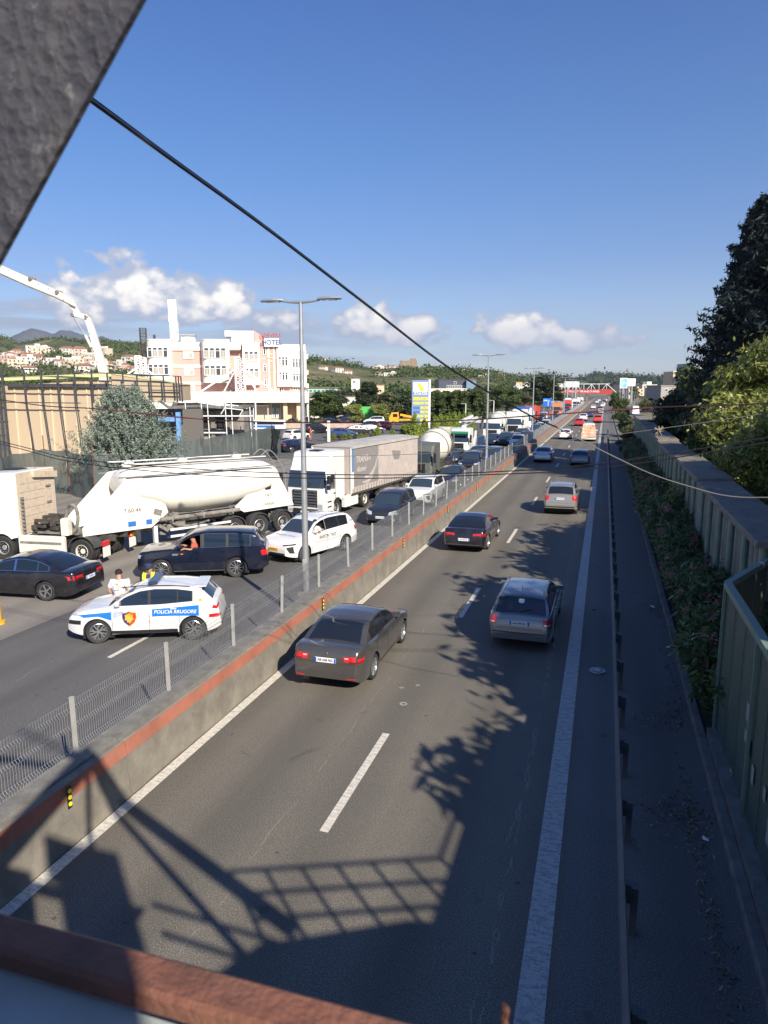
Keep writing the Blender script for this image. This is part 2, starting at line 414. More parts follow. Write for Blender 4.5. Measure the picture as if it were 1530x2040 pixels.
for i in range(-3, 120):
    y = 8.92+i*PIT
    if y > 300: break
    link('fence_post', mp_, fe, (FX, y, .985), (R(random.gauss(0, 1.1)), R(random.gauss(0, 1.3)), 0)); link('mesh_panel', mw, fe, (FX-.035, y, .985))

# ------------------------------------------------------------------ twin-arm lamp posts
def lamp_post(x, y, z0, h, label, arm=1.05):
    e = empty('street_lamp', (x, y, z0), 0, label, 'street lamp', 'twin arm street lamps along the median')
    H = h-z0
    MB().tube([(0, 0, 0), (0, 0, .9), (0, 0, H)], [.105, .10, .05], 12).build('pole', M_steel, e, True)
    MB().cbox((0, 0, .02), (.42, .42, .12), .02).build('base_block', M_conc, e)
    MB().box((.0, -.10, .9), (.10, .03, .38)).build('hatch', M_post, e)
    for s in (-1, 1):
        MB().tube([(0, 0, H-.02), (s*.35, 0, H+.0), (s*arm*.55, 0, H+.03)], [.045, .035, .028], 8).build('arm', M_steel, e, True)
        c = s*arm*.82; b = MB()
        rings = []
        for u, w, t in ((-.34, .05, .03), (-.25, .10, .05), (0, .15, .06), (.25, .13, .045), (.36, .07, .02)):
            rings.append([(c+s*u, -w, H+.045), (c+s*u, -w*.7, H+.045+t), (c+s*u, w*.7, H+.045+t), (c+s*u, w, H+.045), (c+s*u, w*.6, H+.02), (c+s*u, -w*.6, H+.02)])
        hd = b.loft(rings).build('lamp_head', M_steel, e, True)
        MB().box((c, 0, H+.014), (.42, .16, .012)).build('lens', M_lamp, hd)
    return e
LPL = ['nearest twin arm street lamp, in front of the white curtain trailer truck', 'second twin arm street lamp, where the tree shadow meets the median', 'third twin arm street lamp, beside the blue direction sign',
       'fourth twin arm street lamp, left of the orange truck', 'fifth twin arm street lamp, thin and far along the median']
for i, y in enumerate([19.05, 53.0, 88.0, 123, 158, 193, 228, 263, 298]):
    lamp_post(-8.3 if i else -8.32, y, .92, 9.42, LPL[i] if i < 5 else 'tiny far twin arm street lamp near the distant footbridge')

# ------------------------------------------------------------------ guard rail on the right
ge = empty('guard_rail', (0, 0, 0), 0, 'low steel crash barrier on posts along the right hard shoulder', 'guard rail')
gpz = [(0, .42), (.06, .46), (.06, .52), (0, .56), (0, .60), (.06, .64), (.06, .70), (0, .74), (.012, .745), (.075, .70), (.075, .64), (.015, .60), (.015, .56), (.075, .52), (.075, .46), (.012, .415)]
M_rail = mat('rail_steel', (.11, .11, .11), .6, .4, var=.25, vscale=2)
mr = MB().prism([(.50+(.06-u), w) for u, w in gpz], 0, 4.0, 'y').mesh('beam'); mr.materials.append(M_rail)
mpst = MB().box((.68, 0, .33), (.09, .14, .70)).box((.605, 0, .58), (.06, .12, .26)).mesh('rail_post'); mpst.materials.append(M_rail)
for i in range(60):
    if i % 2 == 0: link('beam', mr, ge, (0, -2+i*2.0+.0, 0))
    link('rail_post', mpst, ge, (0, -1.2+i*2.0, 0))

# ------------------------------------------------------------------ green fence and capped noise wall on the right
M_green = mat('green_panel', (.075, .115, .090), .55, .1, var=.15, vscale=2, dirt=.25, dirtcol=(.13, .14, .11))
M_greenl = mat('green_frame', (.19, .27, .22), .5, .1, var=.15, vscale=3, dirt=.3, dirtcol=(.30, .27, .2))
M_wallp = mat('wall_panel', (.20, .21, .19), .85, var=.25, vscale=2, dirt=.4, dirtcol=(.08, .085, .07))
M_cap = mat('cap_concrete', (.21, .185, .15), .9, var=.3, vscale=1.5, bump=.4, dirt=.6, dirtcol=(.09, .085, .06))
gf = empty('green_fence', (2.45, 0, 0), 0, 'tall dark green metal panel fence at the right edge with a pale top rail', 'fence')
MB().box((0, 5.3, .17), (.34, 18.6, .30)).build('plinth', M_conc_dark, gf)
pm = MB().prism([(-.012, 0), (.012, 0), (.012, .03), (.03, .06), (.03, .86), (.012, .89), (.012, .92), (-.012, .92), (-.012, .89), (.006, .86), (.006, .06), (-.012, .03)][::-1], .34, 3.22, 'z')
pm = pm.mesh('fence_panel'); pm.materials.append(M_green)
for i in range(19): link('fence_panel', pm, gf, (0, -4.0+i*.98, 0))
pp = MB().box((-.035, 0, 1.74), (.05, .05, 3.0)).mesh('stile'); pp.materials.append(M_greenl)
for i in range(7): link('stile', pp, gf, (-.02, -4.0+i*3.1, 0))
MB().box((-.01, 5.3, 3.28), (.13, 18.7, .12)).build('top_rail', M_greenl, gf)
# return panel towards the noise wall
A, B_ = Vector((0, 14.66, 0)), Vector((1.15, 17.0, 0)); dirv = (B_-A).normalized(); nn = 3
for i in range(nn):
    p = A+(B_-A)*(i/nn); q = A+(B_-A)*((i+.95)/nn)
    MB().bar((p.x, p.y, 1.75), (q.x, q.y, 1.75), .03, 2.85).build('fence_panel', M_green, gf)
MB().bar((A.x, A.y, 3.28), (B_.x, B_.y, 3.28), .13, .12).build('top_rail', M_greenl, gf)
M_stick = mat('sticker_rest', (.28, .31, .30), .6)
for (y, z, w, h) in ((11.9, 1.9, .16, .3), (11.6, 1.45, .14, .28), (11.9, 1.5, .15, .2), (11.2, 1.2, .16, .3), (10.4, 1.35, .14, .2), (10.0, 1.0, .18, .34)):
    MB().box((-.018, y, z), (.006, w, h)).build('sticker', M_stick, gf)
# capped wall
caps = [17.2, 28.3, 38.6, 49.2, 60, 71, 81.5, 92]
mpan = MB().prism([(3.64, .02), (3.60, .10), (3.60, .30), (3.64, .38), (3.72, .38), (3.72, .02)], .1, 3.4, 'z').mesh('wall_panel'); mpan.materials.append(M_wallp)
mcol = MB().lathe([(.001, 0), (.105, 0), (.105, 3.5), (.001, 3.5)], (3.60, 0, 0), 'z', 12).mesh('column', smooth=True); mcol.materials.append(M_greenl)
WL = ['noise wall bay with a broad concrete cap nearest the green fence', 'second noise wall bay under a sunlit concrete cap', 'third noise wall bay, cap flecked with light', 'fourth noise wall bay behind the oleanders',
      'fifth noise wall bay, small in the shade', 'sixth noise wall bay towards the far bushes', 'last noise wall bay with a sunlit cap end']
for i in range(7):
    y0, y1 = caps[i], caps[i+1]; dz = (.0, .10, .02, .14, .06, .12, .22)[i]
    e = empty('noise_wall', (0, y0, 0), 0, WL[i], 'noise wall', 'capped noise wall bays on the right')
    MB().prism([(3.38, 3.50), (3.38, 3.60), (3.42, 3.64), (4.60, 3.70), (4.66, 3.66), (4.66, 3.50)], .05, y1-y0-.05, 'y').build('cap', M_cap, e).location.z = dz
    MB().box((4.05, (y1-y0)/2, 1.75), (.12, y1-y0-.1, 3.5)).build('rear_panel', M_wallp, e)
    n = 6
    for k in range(n):
        yy = .3+(y1-y0-.6)*k/(n-1); link('column', mcol, e, (0, yy, dz))
        if k < n-1:
            step = (y1-y0-.6)/(n-1); m_ = int((step-.4)/.5)
            for j in range(m_): link('wall_panel', mpan, e, (0, yy+.22+j*(step-.44)/m_, 0))

# ------------------------------------------------------------------ the footbridge we stand on
fb = empty('footbridge', (0, 0, 0), 0, 'rusty steel footbridge with gritty black truss plate and brown rail close to the viewer', 'footbridge')
M_bplate = bpy.data.materials.new('old_black_paint'); M_bplate.use_nodes = True; t = NT(M_bplate.node_tree); p = t.n['Principled BSDF']
v = t.new('ShaderNodeTexCoord').outputs['Object']
nA = t.noise(v, 16, 8, .66); nB = t.noise(v, 60, 8, .7); nC = t.voro(v, 95)
c = t.ramp(nA, [(.30, (.050, .050, .064)), (.55, (.070, .068, .080)), (.74, (.11, .105, .10))])
c = t.mix(t.mapr(nB, .61, .70, 0, .7), c, (.28, .27, .26)); rustm = t.mapr(t.noise(v, 17, 6, .7), .60, .70, 0, .7)
c = t.mix(rustm, c, (.16, .06, .03)); t.l.new(c, p.inputs['Base Color']); p.inputs['Roughness'].default_value = .62
bb = t.new('ShaderNodeBump'); bb.inputs['Strength'].default_value = 1; bb.inputs['Distance'].default_value = .006
t.l.new(t.math('ADD', nB, t.math('MULTIPLY', nC, .5)), bb.inputs['Height']); t.l.new(bb.outputs[0], p.inputs['Normal'])
# diagonal plate: lower-right edge follows the sight line through the top left corner
YP = .42
def plate(name, e0, e1, w, y, th, m, n=60, rough=.004):
    """flat bar whose right-hand edge runs from e0 to e1 (x, z), slightly corroded edge"""
    e0, e1 = Vector((e0[0], 0, e0[1])), Vector((e1[0], 0, e1[1])); t_ = (e1-e0).normalized(); nrm = Vector((-t_.z, 0, t_.x)); r_ = random.Random(3)
    rings = []
    for i in range(n+1):
        c_ = e0+(e1-e0)*(i/n); j = r_.gauss(0, rough)
        a = c_+nrm*j; d_ = c_+nrm*w
        rings.append([a+Vector((0, y, 0)), d_+Vector((0, y, 0)), d_+Vector((0, y+th, 0)), a+Vector((0, y+th, 0))])
    return MB().loft(rings).build(name, m, fb)
q0, q1 = pY(0, 528, YP), pY(289, 0, YP); sl = (q1.z-q0.z)/(q1.x-q0.x)
plate('truss_plate', (q0.x-1.004, q0.z-1.0*sl), (q0.x+1.775, q0.z+1.78*sl), .38, YP, .005, M_bplate, 4, 0.0)
apex = Vector((1.02, YP, 9.12))
def member(p, q, w, m=M_bplate, nm='truss_member'): return MB().bar(p, q, w, w).build(nm, m, fb)
member(apex, (3.9, YP, 6.75), .17); member(apex+Vector((.0, .02, -.1)), (2.95, YP, 6.1), .085); member(apex, (.86, YP, 7.3), .07)
member(apex, (-9, YP, 8.6), .12, nm='top_chord')
# low rail in front of the viewer, rusty angle section, and the pale flange below it
za = 6.60; ra, rb_ = gp(0, 1826, za), gp(840, 2038, za); yr = (ra.y+rb_.y)/2
MB().prism([(yr, za), (yr-.004, za+.003), (yr-.028, za+.003), (yr-.032, za), (yr-.032, za-.012), (yr-.028, za-.012), (yr-.026, za-.003), (yr-.002, za-.003)], -5, 1.6, 'x').build('hand_rail', M_rust, fb)
MB().box((-1.7, yr-.120, za-.024), (6.6, .186, .006)).build('flange', mat('pale_flange', (.40, .44, .42), .55, .2, var=.15, vscale=6), fb)
MB().prism([(-4, yr-.035), (-.47, yr-.070), (-.38, yr-.097), (-.36, yr-.28), (-4, yr-.28)], za-.016, za-.002, 'z').build('lower_rail', mat('dusty_steel', (.34, .31, .26), .8, var=.2, vscale=9), fb)
M_deck = mat('deck_steel', (.12, .11, .10), .8, var=.3)
MB().box((-2.0, -.95, 5.62), (12, 2.6, .30)).build('deck', M_deck, fb)
# landing and stair tower out to the right of the road (they throw the long shadows on the carriageway)
b = MB(); poly = [(2.2, .36), (2.55, 1.05), (4.25, 2.0), (5.55, 2.3), (9, 2.3), (9, -2), (2.2, -2)]
b.prism([(x, y) for x, y in poly], 5.45, 5.85, 'z').build('landing', M_deck, fb)
P1, P2, P3 = Vector((2.60, 1.10, 0)), Vector((5.50, 2.32, 0)), Vector((5.52, 3.75, 0))
for z in (6.86, 6.50, 6.14): member(P1+Vector((0, 0, z)), P2+Vector((0, 0, z)), .045, M_rust, 'rail_bar')
for k in range(7):
    q = P1.lerp(P2, k/6); member(q+Vector((0, 0, 5.8)), q+Vector((0, 0, 6.86)), .045, M_rust, 'rail_post')
for z in (6.86,): member(P2+Vector((0, 0, z)), P3+Vector((0, 0, z)), .05, M_rust, 'rail_bar')
MB().box((6.75, 3.9, 3.4), (2.3, 5.8, 6.8)).build('stair_tower', M_conc, fb)
for z in (7.05, 6.65, 6.25):
    member((1.75, .36, z-.35), (4.1, .36, z-.5), .05, M_rust, 'rail_bar')
# unseen panels behind the viewer, shaped to cast the dark block on the road
MB().box((3.12, -1.95, 9.25), (1.40, .03, .78)).build('shadow_board', M_white, fb); MB().box((3.20, -1.95, 8.50), (1.24, .03, .74)).build('shadow_board', M_white, fb)
member((-9, -1.95, 6.9), (9, -1.95, 6.9), .06, M_rust, 'rail_bar')
MB().box((-.18, -.45, 6.6), (1.46, .02, 1.8)).build('shadow_plate', M_bplate, fb)  # unseen plate added behind the viewer to shade the hand rail's left part
# curled wire end at the bottom edge
wp = [gp(1008, 2046, 6.55), gp(1004, 2028, 6.56), gp(1009, 2012, 6.57), gp(1003, 2004, 6.57)]
MB().tube(smooth_curve(wp, 12), .0028, 6).build('wire_end', M_rust, fb, True)

# ------------------------------------------------------------------ cables
M_cable = mat('cable_black', (.012, .012, .018), .5); M_cable_r = mat('cable_red', (.13, .03, .03), .6); M_cable_g = mat('cable_grey', (.15, .145, .135), .6)
def cable(label, pts, r, m, n=60, cat='cable'):
    pts = [Vector(p) for p in pts]; o = MB().tube(smooth_curve(pts, n), r, 6).build('overhead_cable', m, None, True); tag(o, label, cat); return o
d0 = Vector((-1.86, 2.38, 8.04)); main = [(-1.6, -.2, 8.15)]+[tuple(CP+ray(x, y).normalized()*d) for (x, y), d in (((180, 200), 3.2), ((330, 310), 3.9), ((530, 455), 5.0), ((720, 600), 6.5), ((900, 737), 8.3), ((1050, 825), 9.6), ((1110, 852), 10.4))]
cable('thick black cable sagging from the top left truss plate down across the sky', main, .0082, M_cable, 90)
m2 = [tuple(Vector(p)+Vector((.008, 0, .009))) for p in main]
cable('thinner black line bound beside the thick cable from the truss plate', m2, .0032, M_cable, 90)
slack = [tuple(CP+ray(x, y).normalized()*d) for (x, y), d in (((1110, 852), 10.4), ((1220, 908), 11), ((1300, 945), 11), ((1380, 971), 11), ((1450, 988), 11), ((1530, 991), 11), ((1700, 985), 11))]
cable('pale slack cable running on over the right hard shoulder', slack, .0085, M_cable_g)
A_ = [pY(x, y, 12) for x, y in ((-500, 700), (0, 796), (200, 815), (400, 835), (600, 842), (860, 840), (1080, 827), (1300, 812), (1530, 803), (1900, 770))]
cable('dark cable with reddish wrap strung across the road at lamp foot height', A_, .011, mat('cable_dark_red', (.035, .014, .016), .5))
for a, bq in ((2, 3), (6, 7), (8, 8.5)):
    a0 = A_[a]; a1 = A_[min(int(bq)+0, 9)] if bq != 8.5 else A_[8].lerp(A_[9], .3)
    o = MB().tube([a0.lerp(a1, i/8)+Vector((0, -.012, .0)) for i in range(9)], .011, 6).build('cable_wrap', M_cable_r, None, True)
    tag(o, ['red sleeve on the dark cable left of the nearest lamp', 'red sleeve on the dark cable above the far lanes', 'red sleeve on the dark cable at the right edge'][(a > 2)+(a > 6)], 'cable sleeve')
Bp = [pY(x, y, 11) for x, y in ((-500, 760), (0, 879), (150, 914), (400, 935), (700, 946), (960, 941), (1200, 923), (1530, 871), (1900, 800))]
cable('upper of two close cables crossing in front of the white trucks', Bp, .009, M_cable)
B2 = [pY(x, y, 11.3) for x, y in ((-500, 765), (0, 884), (150, 921), (400, 946), (700, 953), (960, 946), (1200, 932), (1530, 881), (1900, 812))]
cable('lower of two close cables crossing in front of the white trucks', B2, .009, M_cable)
C_ = [pY(x, y, 14) for x, y in ((150, 905), (300, 908), (450, 911), (820, 905), (1100, 880), (1300, 856), (1530, 822), (1900, 760))]
cable('thin pale cable crossing above the curtain trailer and the far lanes', C_, .006, M_cable_g)
tw = pY(1313, 858, 13.98); b = MB()
for k in range(14):
    a = Vector((random.gauss(0, 1), random.gauss(0, 1), random.gauss(0, 1))).normalized()*.10; b.tube([tw-a*.4, tw+a], .006, 4)
tag(b.build('cable_tie', mat('straw_rag', (.42, .33, .2), .8), None), 'frayed straw coloured tie knotted on the thin pale cable', 'cable tie')
# ------------------------------------------------------------------ car builder
from mathutils.bvhtree import BVHTree
def paint(name, col, metal=.35, rough=.26):
    return mat('paint_'+name, col, rough, metal, .5, coat=.9, dirt=.10, dirtcol=(.22, .20, .17), vscale=1.6)
M_lampdark = mat('lamp_dark_red', (.16, .01, .012), .25, coat=.6)  # darker red segment inside the tail lamps
P_white = paint('white', (.74, .74, .72), .0); P_grey = paint('graphite', (.10, .095, .09), .5); P_silver = paint('silvergrey', (.20, .21, .23), .6)
P_black = paint('black', (.014, .013, .018), .2); P_navy = paint('navy', (.008, .012, .030), .3); P_beige = paint('champagne', (.40, .36, .30), .55)
P_lblue = paint('pale_blue', (.42, .48, .58), .4); P_blue = paint('blue', (.02, .06, .20), .3); P_red = paint('red', (.48, .03, .03), .1); P_dgrey = paint('dark_grey', (.035, .038, .045), .4)
P_mgrey = paint('mid_grey', (.16, .17, .19), .5); P_green = mat('van_green', (.10, .50, .12), .5); P_lred = paint('bright_red', (.62, .05, .03), .0)

def sm(pts, s=.05, n=400, d0=None, d1=None):
    pts = np.array(pts, float); d = np.linspace(pts[0, 0], pts[-1, 0], n); z = np.interp(d, pts[:, 0], pts[:, 1])
    k = max(1, int(s/(d[1]-d[0]))); ker = np.exp(-np.linspace(-2, 2, 2*k+1)**2); ker /= ker.sum()
    zp = np.concatenate([np.full(k, z[0])+(np.arange(-k, 0))*(z[1]-z[0]), z, np.full(k, z[-1])+(np.arange(1, k+1))*(z[-1]-z[-2])])
    z = np.convolve(zp, ker, 'valid'); return lambda x: float(np.interp(x, d, z))

WHEELS = {}
def wheel_mesh(kind, Rw):
    key = (kind, round(Rw, 2))
    if key in WHEELS: return WHEELS[key]
    w = .215 if Rw < .45 else .30; rr = Rw*(.70 if Rw < .45 else .56); h = w/2
    ty = MB().lathe([(rr, -h*.8), (Rw*.93, -h), (Rw*.99, -h*.78), (Rw, -h*.3), (Rw, h*.3), (Rw*.99, h*.78), (Rw*.93, h), (rr, h*.8), (rr*.98, h*.2)], n=32).mesh('wheel', True)
    ty.materials.append(M_tyre); b = MB()
    b.lathe([(rr, h*.8), (rr*.95, h*.86), (rr*.90, h*.6), (rr*.86, h*.35)], n=32)   # rim lip
    mdark = MB().lathe([(.001, h*.30), (rr*.93, h*.30)], n=24)
    if kind == 'truck':
        b.lathe([(.001, h*.35), (.10, h*.35), (.13, h*.15), (rr*.75, h*.05), (rr*.9, h*.35)], n=24)
        for k in range(10):
            a = k*math.pi/5; b.lathe([(.001, .03), (.018, .03), (.018, 0)], (.19*math.cos(a), h*.12, .19*math.sin(a)), 'y', 6)
    elif kind == 'turbine':
        for k in range(5):
            a = 2*math.pi*k/5
            for da, wd in ((-.22, .035), (.22, .035)):
                q = a+da; p0 = Vector((.03*math.cos(a), h*.62, .03*math.sin(a))); p1 = Vector((rr*.93*math.cos(q), h*.72, rr*.93*math.sin(q))); b.bar(p0, p1, .02, wd)
            q = a+.33; b.bar((rr*.45*math.cos(a+.15), h*.66, rr*.45*math.sin(a+.15)), (rr*.9*math.cos(q+.25), h*.7, rr*.9*math.sin(q+.25)), .016, .03)
        b.lathe([(.001, h*.72), (.05, h*.70), (.055, h*.4)], n=16)
    else:
        ns = {'five': 5, 'ten': 10, 'seven': 7}[kind]
        for k in range(ns):
            a = 2*math.pi*k/ns; wd = .50/ns*rr*2
            p0 = Vector((.04*math.cos(a), h*.60, .04*math.sin(a))); p1 = Vector((rr*.94*math.cos(a), h*.74, rr*.94*math.sin(a)))
            b.bar(p0, p1, .022, wd)
        b.lathe([(.001, h*.74), (.055, h*.72), (.06, h*.4)], n=16)
    rm = b.mesh('rim', True); rm.materials.append(M_alloy); dk = mdark.mesh('brake_disc'); dk.materials.append(M_dark)
    WHEELS[key] = (ty, rm, dk); return WHEELS[key]

CARS = {}
class Body:
    def __init__(s, L, W, deck, roof, xf, xr, Rw, a_f=.62, a_r=.40, e_f=.70, e_r=.80, tumble=.34, cam=.05, sill=.20, flare=0.0, belt_in=.03):
        s.L, s.W, s.xf, s.xr, s.Rw, s.sill, s.tumble, s.cam = L, W, xf, xr, Rw, sill, tumble, cam
        s.a_f, s.a_r, s.e_f, s.e_r, s.belt_in = a_f, a_r, e_f, e_r, belt_in
        s.deck, s.roof = sm(deck, .05), sm(roof, .07); s.d0, s.d1 = roof[0][0], roof[-1][0]; s.zend = deck[-1][1]
        Ra = Rw+.055
        st = set(np.round(np.linspace(0, L, 34), 3)) | {.012, .03, .06, .1, .15, L-.012, L-.03, L-.06, L-.1, L-.15}
        for xw in (xf, xr): st |= {round(xw+Ra*math.sin(a), 3) for a in np.linspace(-math.pi/2, math.pi/2, 15)} | {round(xw-Ra-.012, 3), round(xw+Ra+.012, 3)}
        s.st = sorted(x for x in st if 0 <= x <= L); s.Ra = Ra
        b = MB(); rings = []
        fr = [0, .12, .30, .50, .68, .82, .92, .98]
        for d in s.st:
            zt = s.deck(d); zb = s.bot(d); zs_ = zt-.03; side = []
            for f in fr:
                z = zb+(zs_-zb)*f; side.append((s.hw(d, z), z))
            ring = side+[(s.hw(d, zs_)*.955, zt-.004), (s.hw(d, zs_)*.80, zt+.012), (s.hw(d, zs_)*.45, zt+.028), (0, zt+.034)]
            full = [(L/2-d, y, z) for y, z in ring]+[(L/2-d, -y, z) for y, z in ring[-2::-1]]
            rings.append(full)
        n = len(rings[0]); b.loft(rings, cap=False, closed=False)
        b.add(rings[0], [tuple(range(n))]); b.add(rings[-1], [tuple(range(n))[::-1]])
        s.body = b.mesh('body', True); bm_ = bmesh.new(); bm_.from_mesh(s.body); s.bvh = BVHTree.FromBMesh(bm_); bm_.free()
    def wd(s, d):
        k = 1.0
        if d < s.a_f: k = min(k, s.e_f+(1-s.e_f)*(1-((s.a_f-d)/s.a_f)**2.2))
        if d > s.L-s.a_r: k = min(k, s.e_r+(1-s.e_r)*(1-((d-s.L+s.a_r)/s.a_r)**2.2))
        return s.W/2*k
    def hw(s, d, z):
        zb = s.deck(d)
        g = np.interp(z, [.15, .32, .58, .78, max(.9, zb)], [.935, .975, 1.0, .985, .945]); return s.wd(d)*float(g)
    def bot(s, d):
        e = 0
        zb = s.sill
        if d < .35: zb = s.sill+.02+.10*((.35-d)/.35)**2
        if d > s.L-.35: zb = s.sill+.02+.12*((d-s.L+.35)/.35)**2
        for xw in (s.xf, s.xr):
            q = s.Ra**2-(d-xw)**2
            if q > 0: zb = max(zb, s.Rw+math.sqrt(q))
        return min(zb, s.deck(d)-.12)
    def belt(s, d): return s.deck(d)
    def gw(s, z, d):
        return s.hw(d, s.belt(d))*.985-s.belt_in-s.tumble*max(0, z-s.belt(d))
    def cabin(s):
        ds = sorted(set(np.round(np.linspace(s.d0, s.d1, 46), 3))); rings = []
        for d in ds:
            zt = s.roof(d); ze = zt-s.cam; zb = s.belt(d)-.05; ze = max(ze, zb+.01); zt = max(zt, ze+.005)
            side = [(s.gw(zb+(ze-zb)*f, d), zb+(ze-zb)*f) for f in (0, .25, .5, .75, .93)]
            we = s.gw(ze, d); top = [(we*u, ze+(zt-ze)*(1-u**2.4)) for u in (.95, .82, .6, .3, 0)]
            ring = side+top; rings.append([(s.L/2-d, y, z) for y, z in ring]+[(s.L/2-d, -y, z) for y, z in ring[-2::-1]])
        return MB().loft(rings, cap=True, closed=False)
    def side(s, da, db, mt=.085, mb=.025, off=.006, sgn=1, n=14, zf=None):
        rows = [[], []]; b = MB(); R_ = []
        for i in range(n+1):
            d = da+(db-da)*i/n; lo = s.belt(d)+mb; hi = max(lo+.012, s.roof(d)-s.cam-mt+.03)
            R_.append([(s.L/2-d, sgn*(s.gw(lo+(hi-lo)*f, d)+off), lo+(hi-lo)*f) for f in (0, .33, .66, 1)])
        return b.loft(R_, cap=False, closed=False)
    def top(s, da, db, U=.86, off=.007, n=12, m=10, u0=None):
        dd = np.linspace(da, db, 60); zz = [s.roof(x) for x in dd]; L_ = np.concatenate([[0], np.cumsum(np.hypot(np.diff(dd), np.diff(zz)))])
        ds = np.interp(np.linspace(0, L_[-1], n+1), L_, dd); R_ = []
        for d in ds:
            zt = s.roof(d); sl = (s.roof(d+.01)-s.roof(d-.01))/.02; nn = math.hypot(1, sl); ze = max(zt-s.cam, s.belt(d)-.04); we = s.gw(ze, d)
            row = []
            for k in range(m+1):
                u = -U+2*U*k/m; row.append((s.L/2-(d-sl/nn*off), u*we, zt-(zt-ze)*abs(u)**2.4+off/nn))
            R_.append(row)
        return MB().loft(R_, cap=False, closed=False)
    def patch(s, top, bot, frm, off=.006, rows=3, sgn=1, cols=6):
        """strip between two 2-D polylines thrown onto the body. frm: 'f' front (y,z), 'r' rear (y,z), 's' side (d,z)"""
        def rs(pl, n):
            pl = np.array(pl, float); L_ = np.concatenate([[0], np.cumsum(np.hypot(*np.diff(pl, axis=0).T))]); q = np.linspace(0, L_[-1], n+1)
            return np.stack([np.interp(q, L_, pl[:, 0]), np.interp(q, L_, pl[:, 1])], 1)
        T, B_ = rs(top, cols), rs(bot, cols); R_ = []
        for i in range(cols+1):
            col = []
            for j in range(rows+1):
                a, z = T[i]+(B_[i]-T[i])*j/rows
                if frm == 'f': o, dr = Vector((s.L/2+1, a, z)), Vector((-1, 0, 0))
                elif frm == 'r': o, dr = Vector((-s.L/2-1, a, z)), Vector((1, 0, 0))
                else: o, dr = Vector((s.L/2-a, sgn*3, z)), Vector((0, -sgn, 0))
                h = s.bvh.ray_cast(o, dr)
                if h[0] is None:
                    h = s.bvh.find_nearest(o+dr*(1 if frm != 's' else 3-s.W/2)); p, nr = h[0], h[1]
                else: p, nr = h[0], h[1]
                if nr.dot(dr) > 0: nr = -nr
                col.append(p+nr*off)
            R_.append(col)
        return MB().loft(R_, cap=False, closed=False)

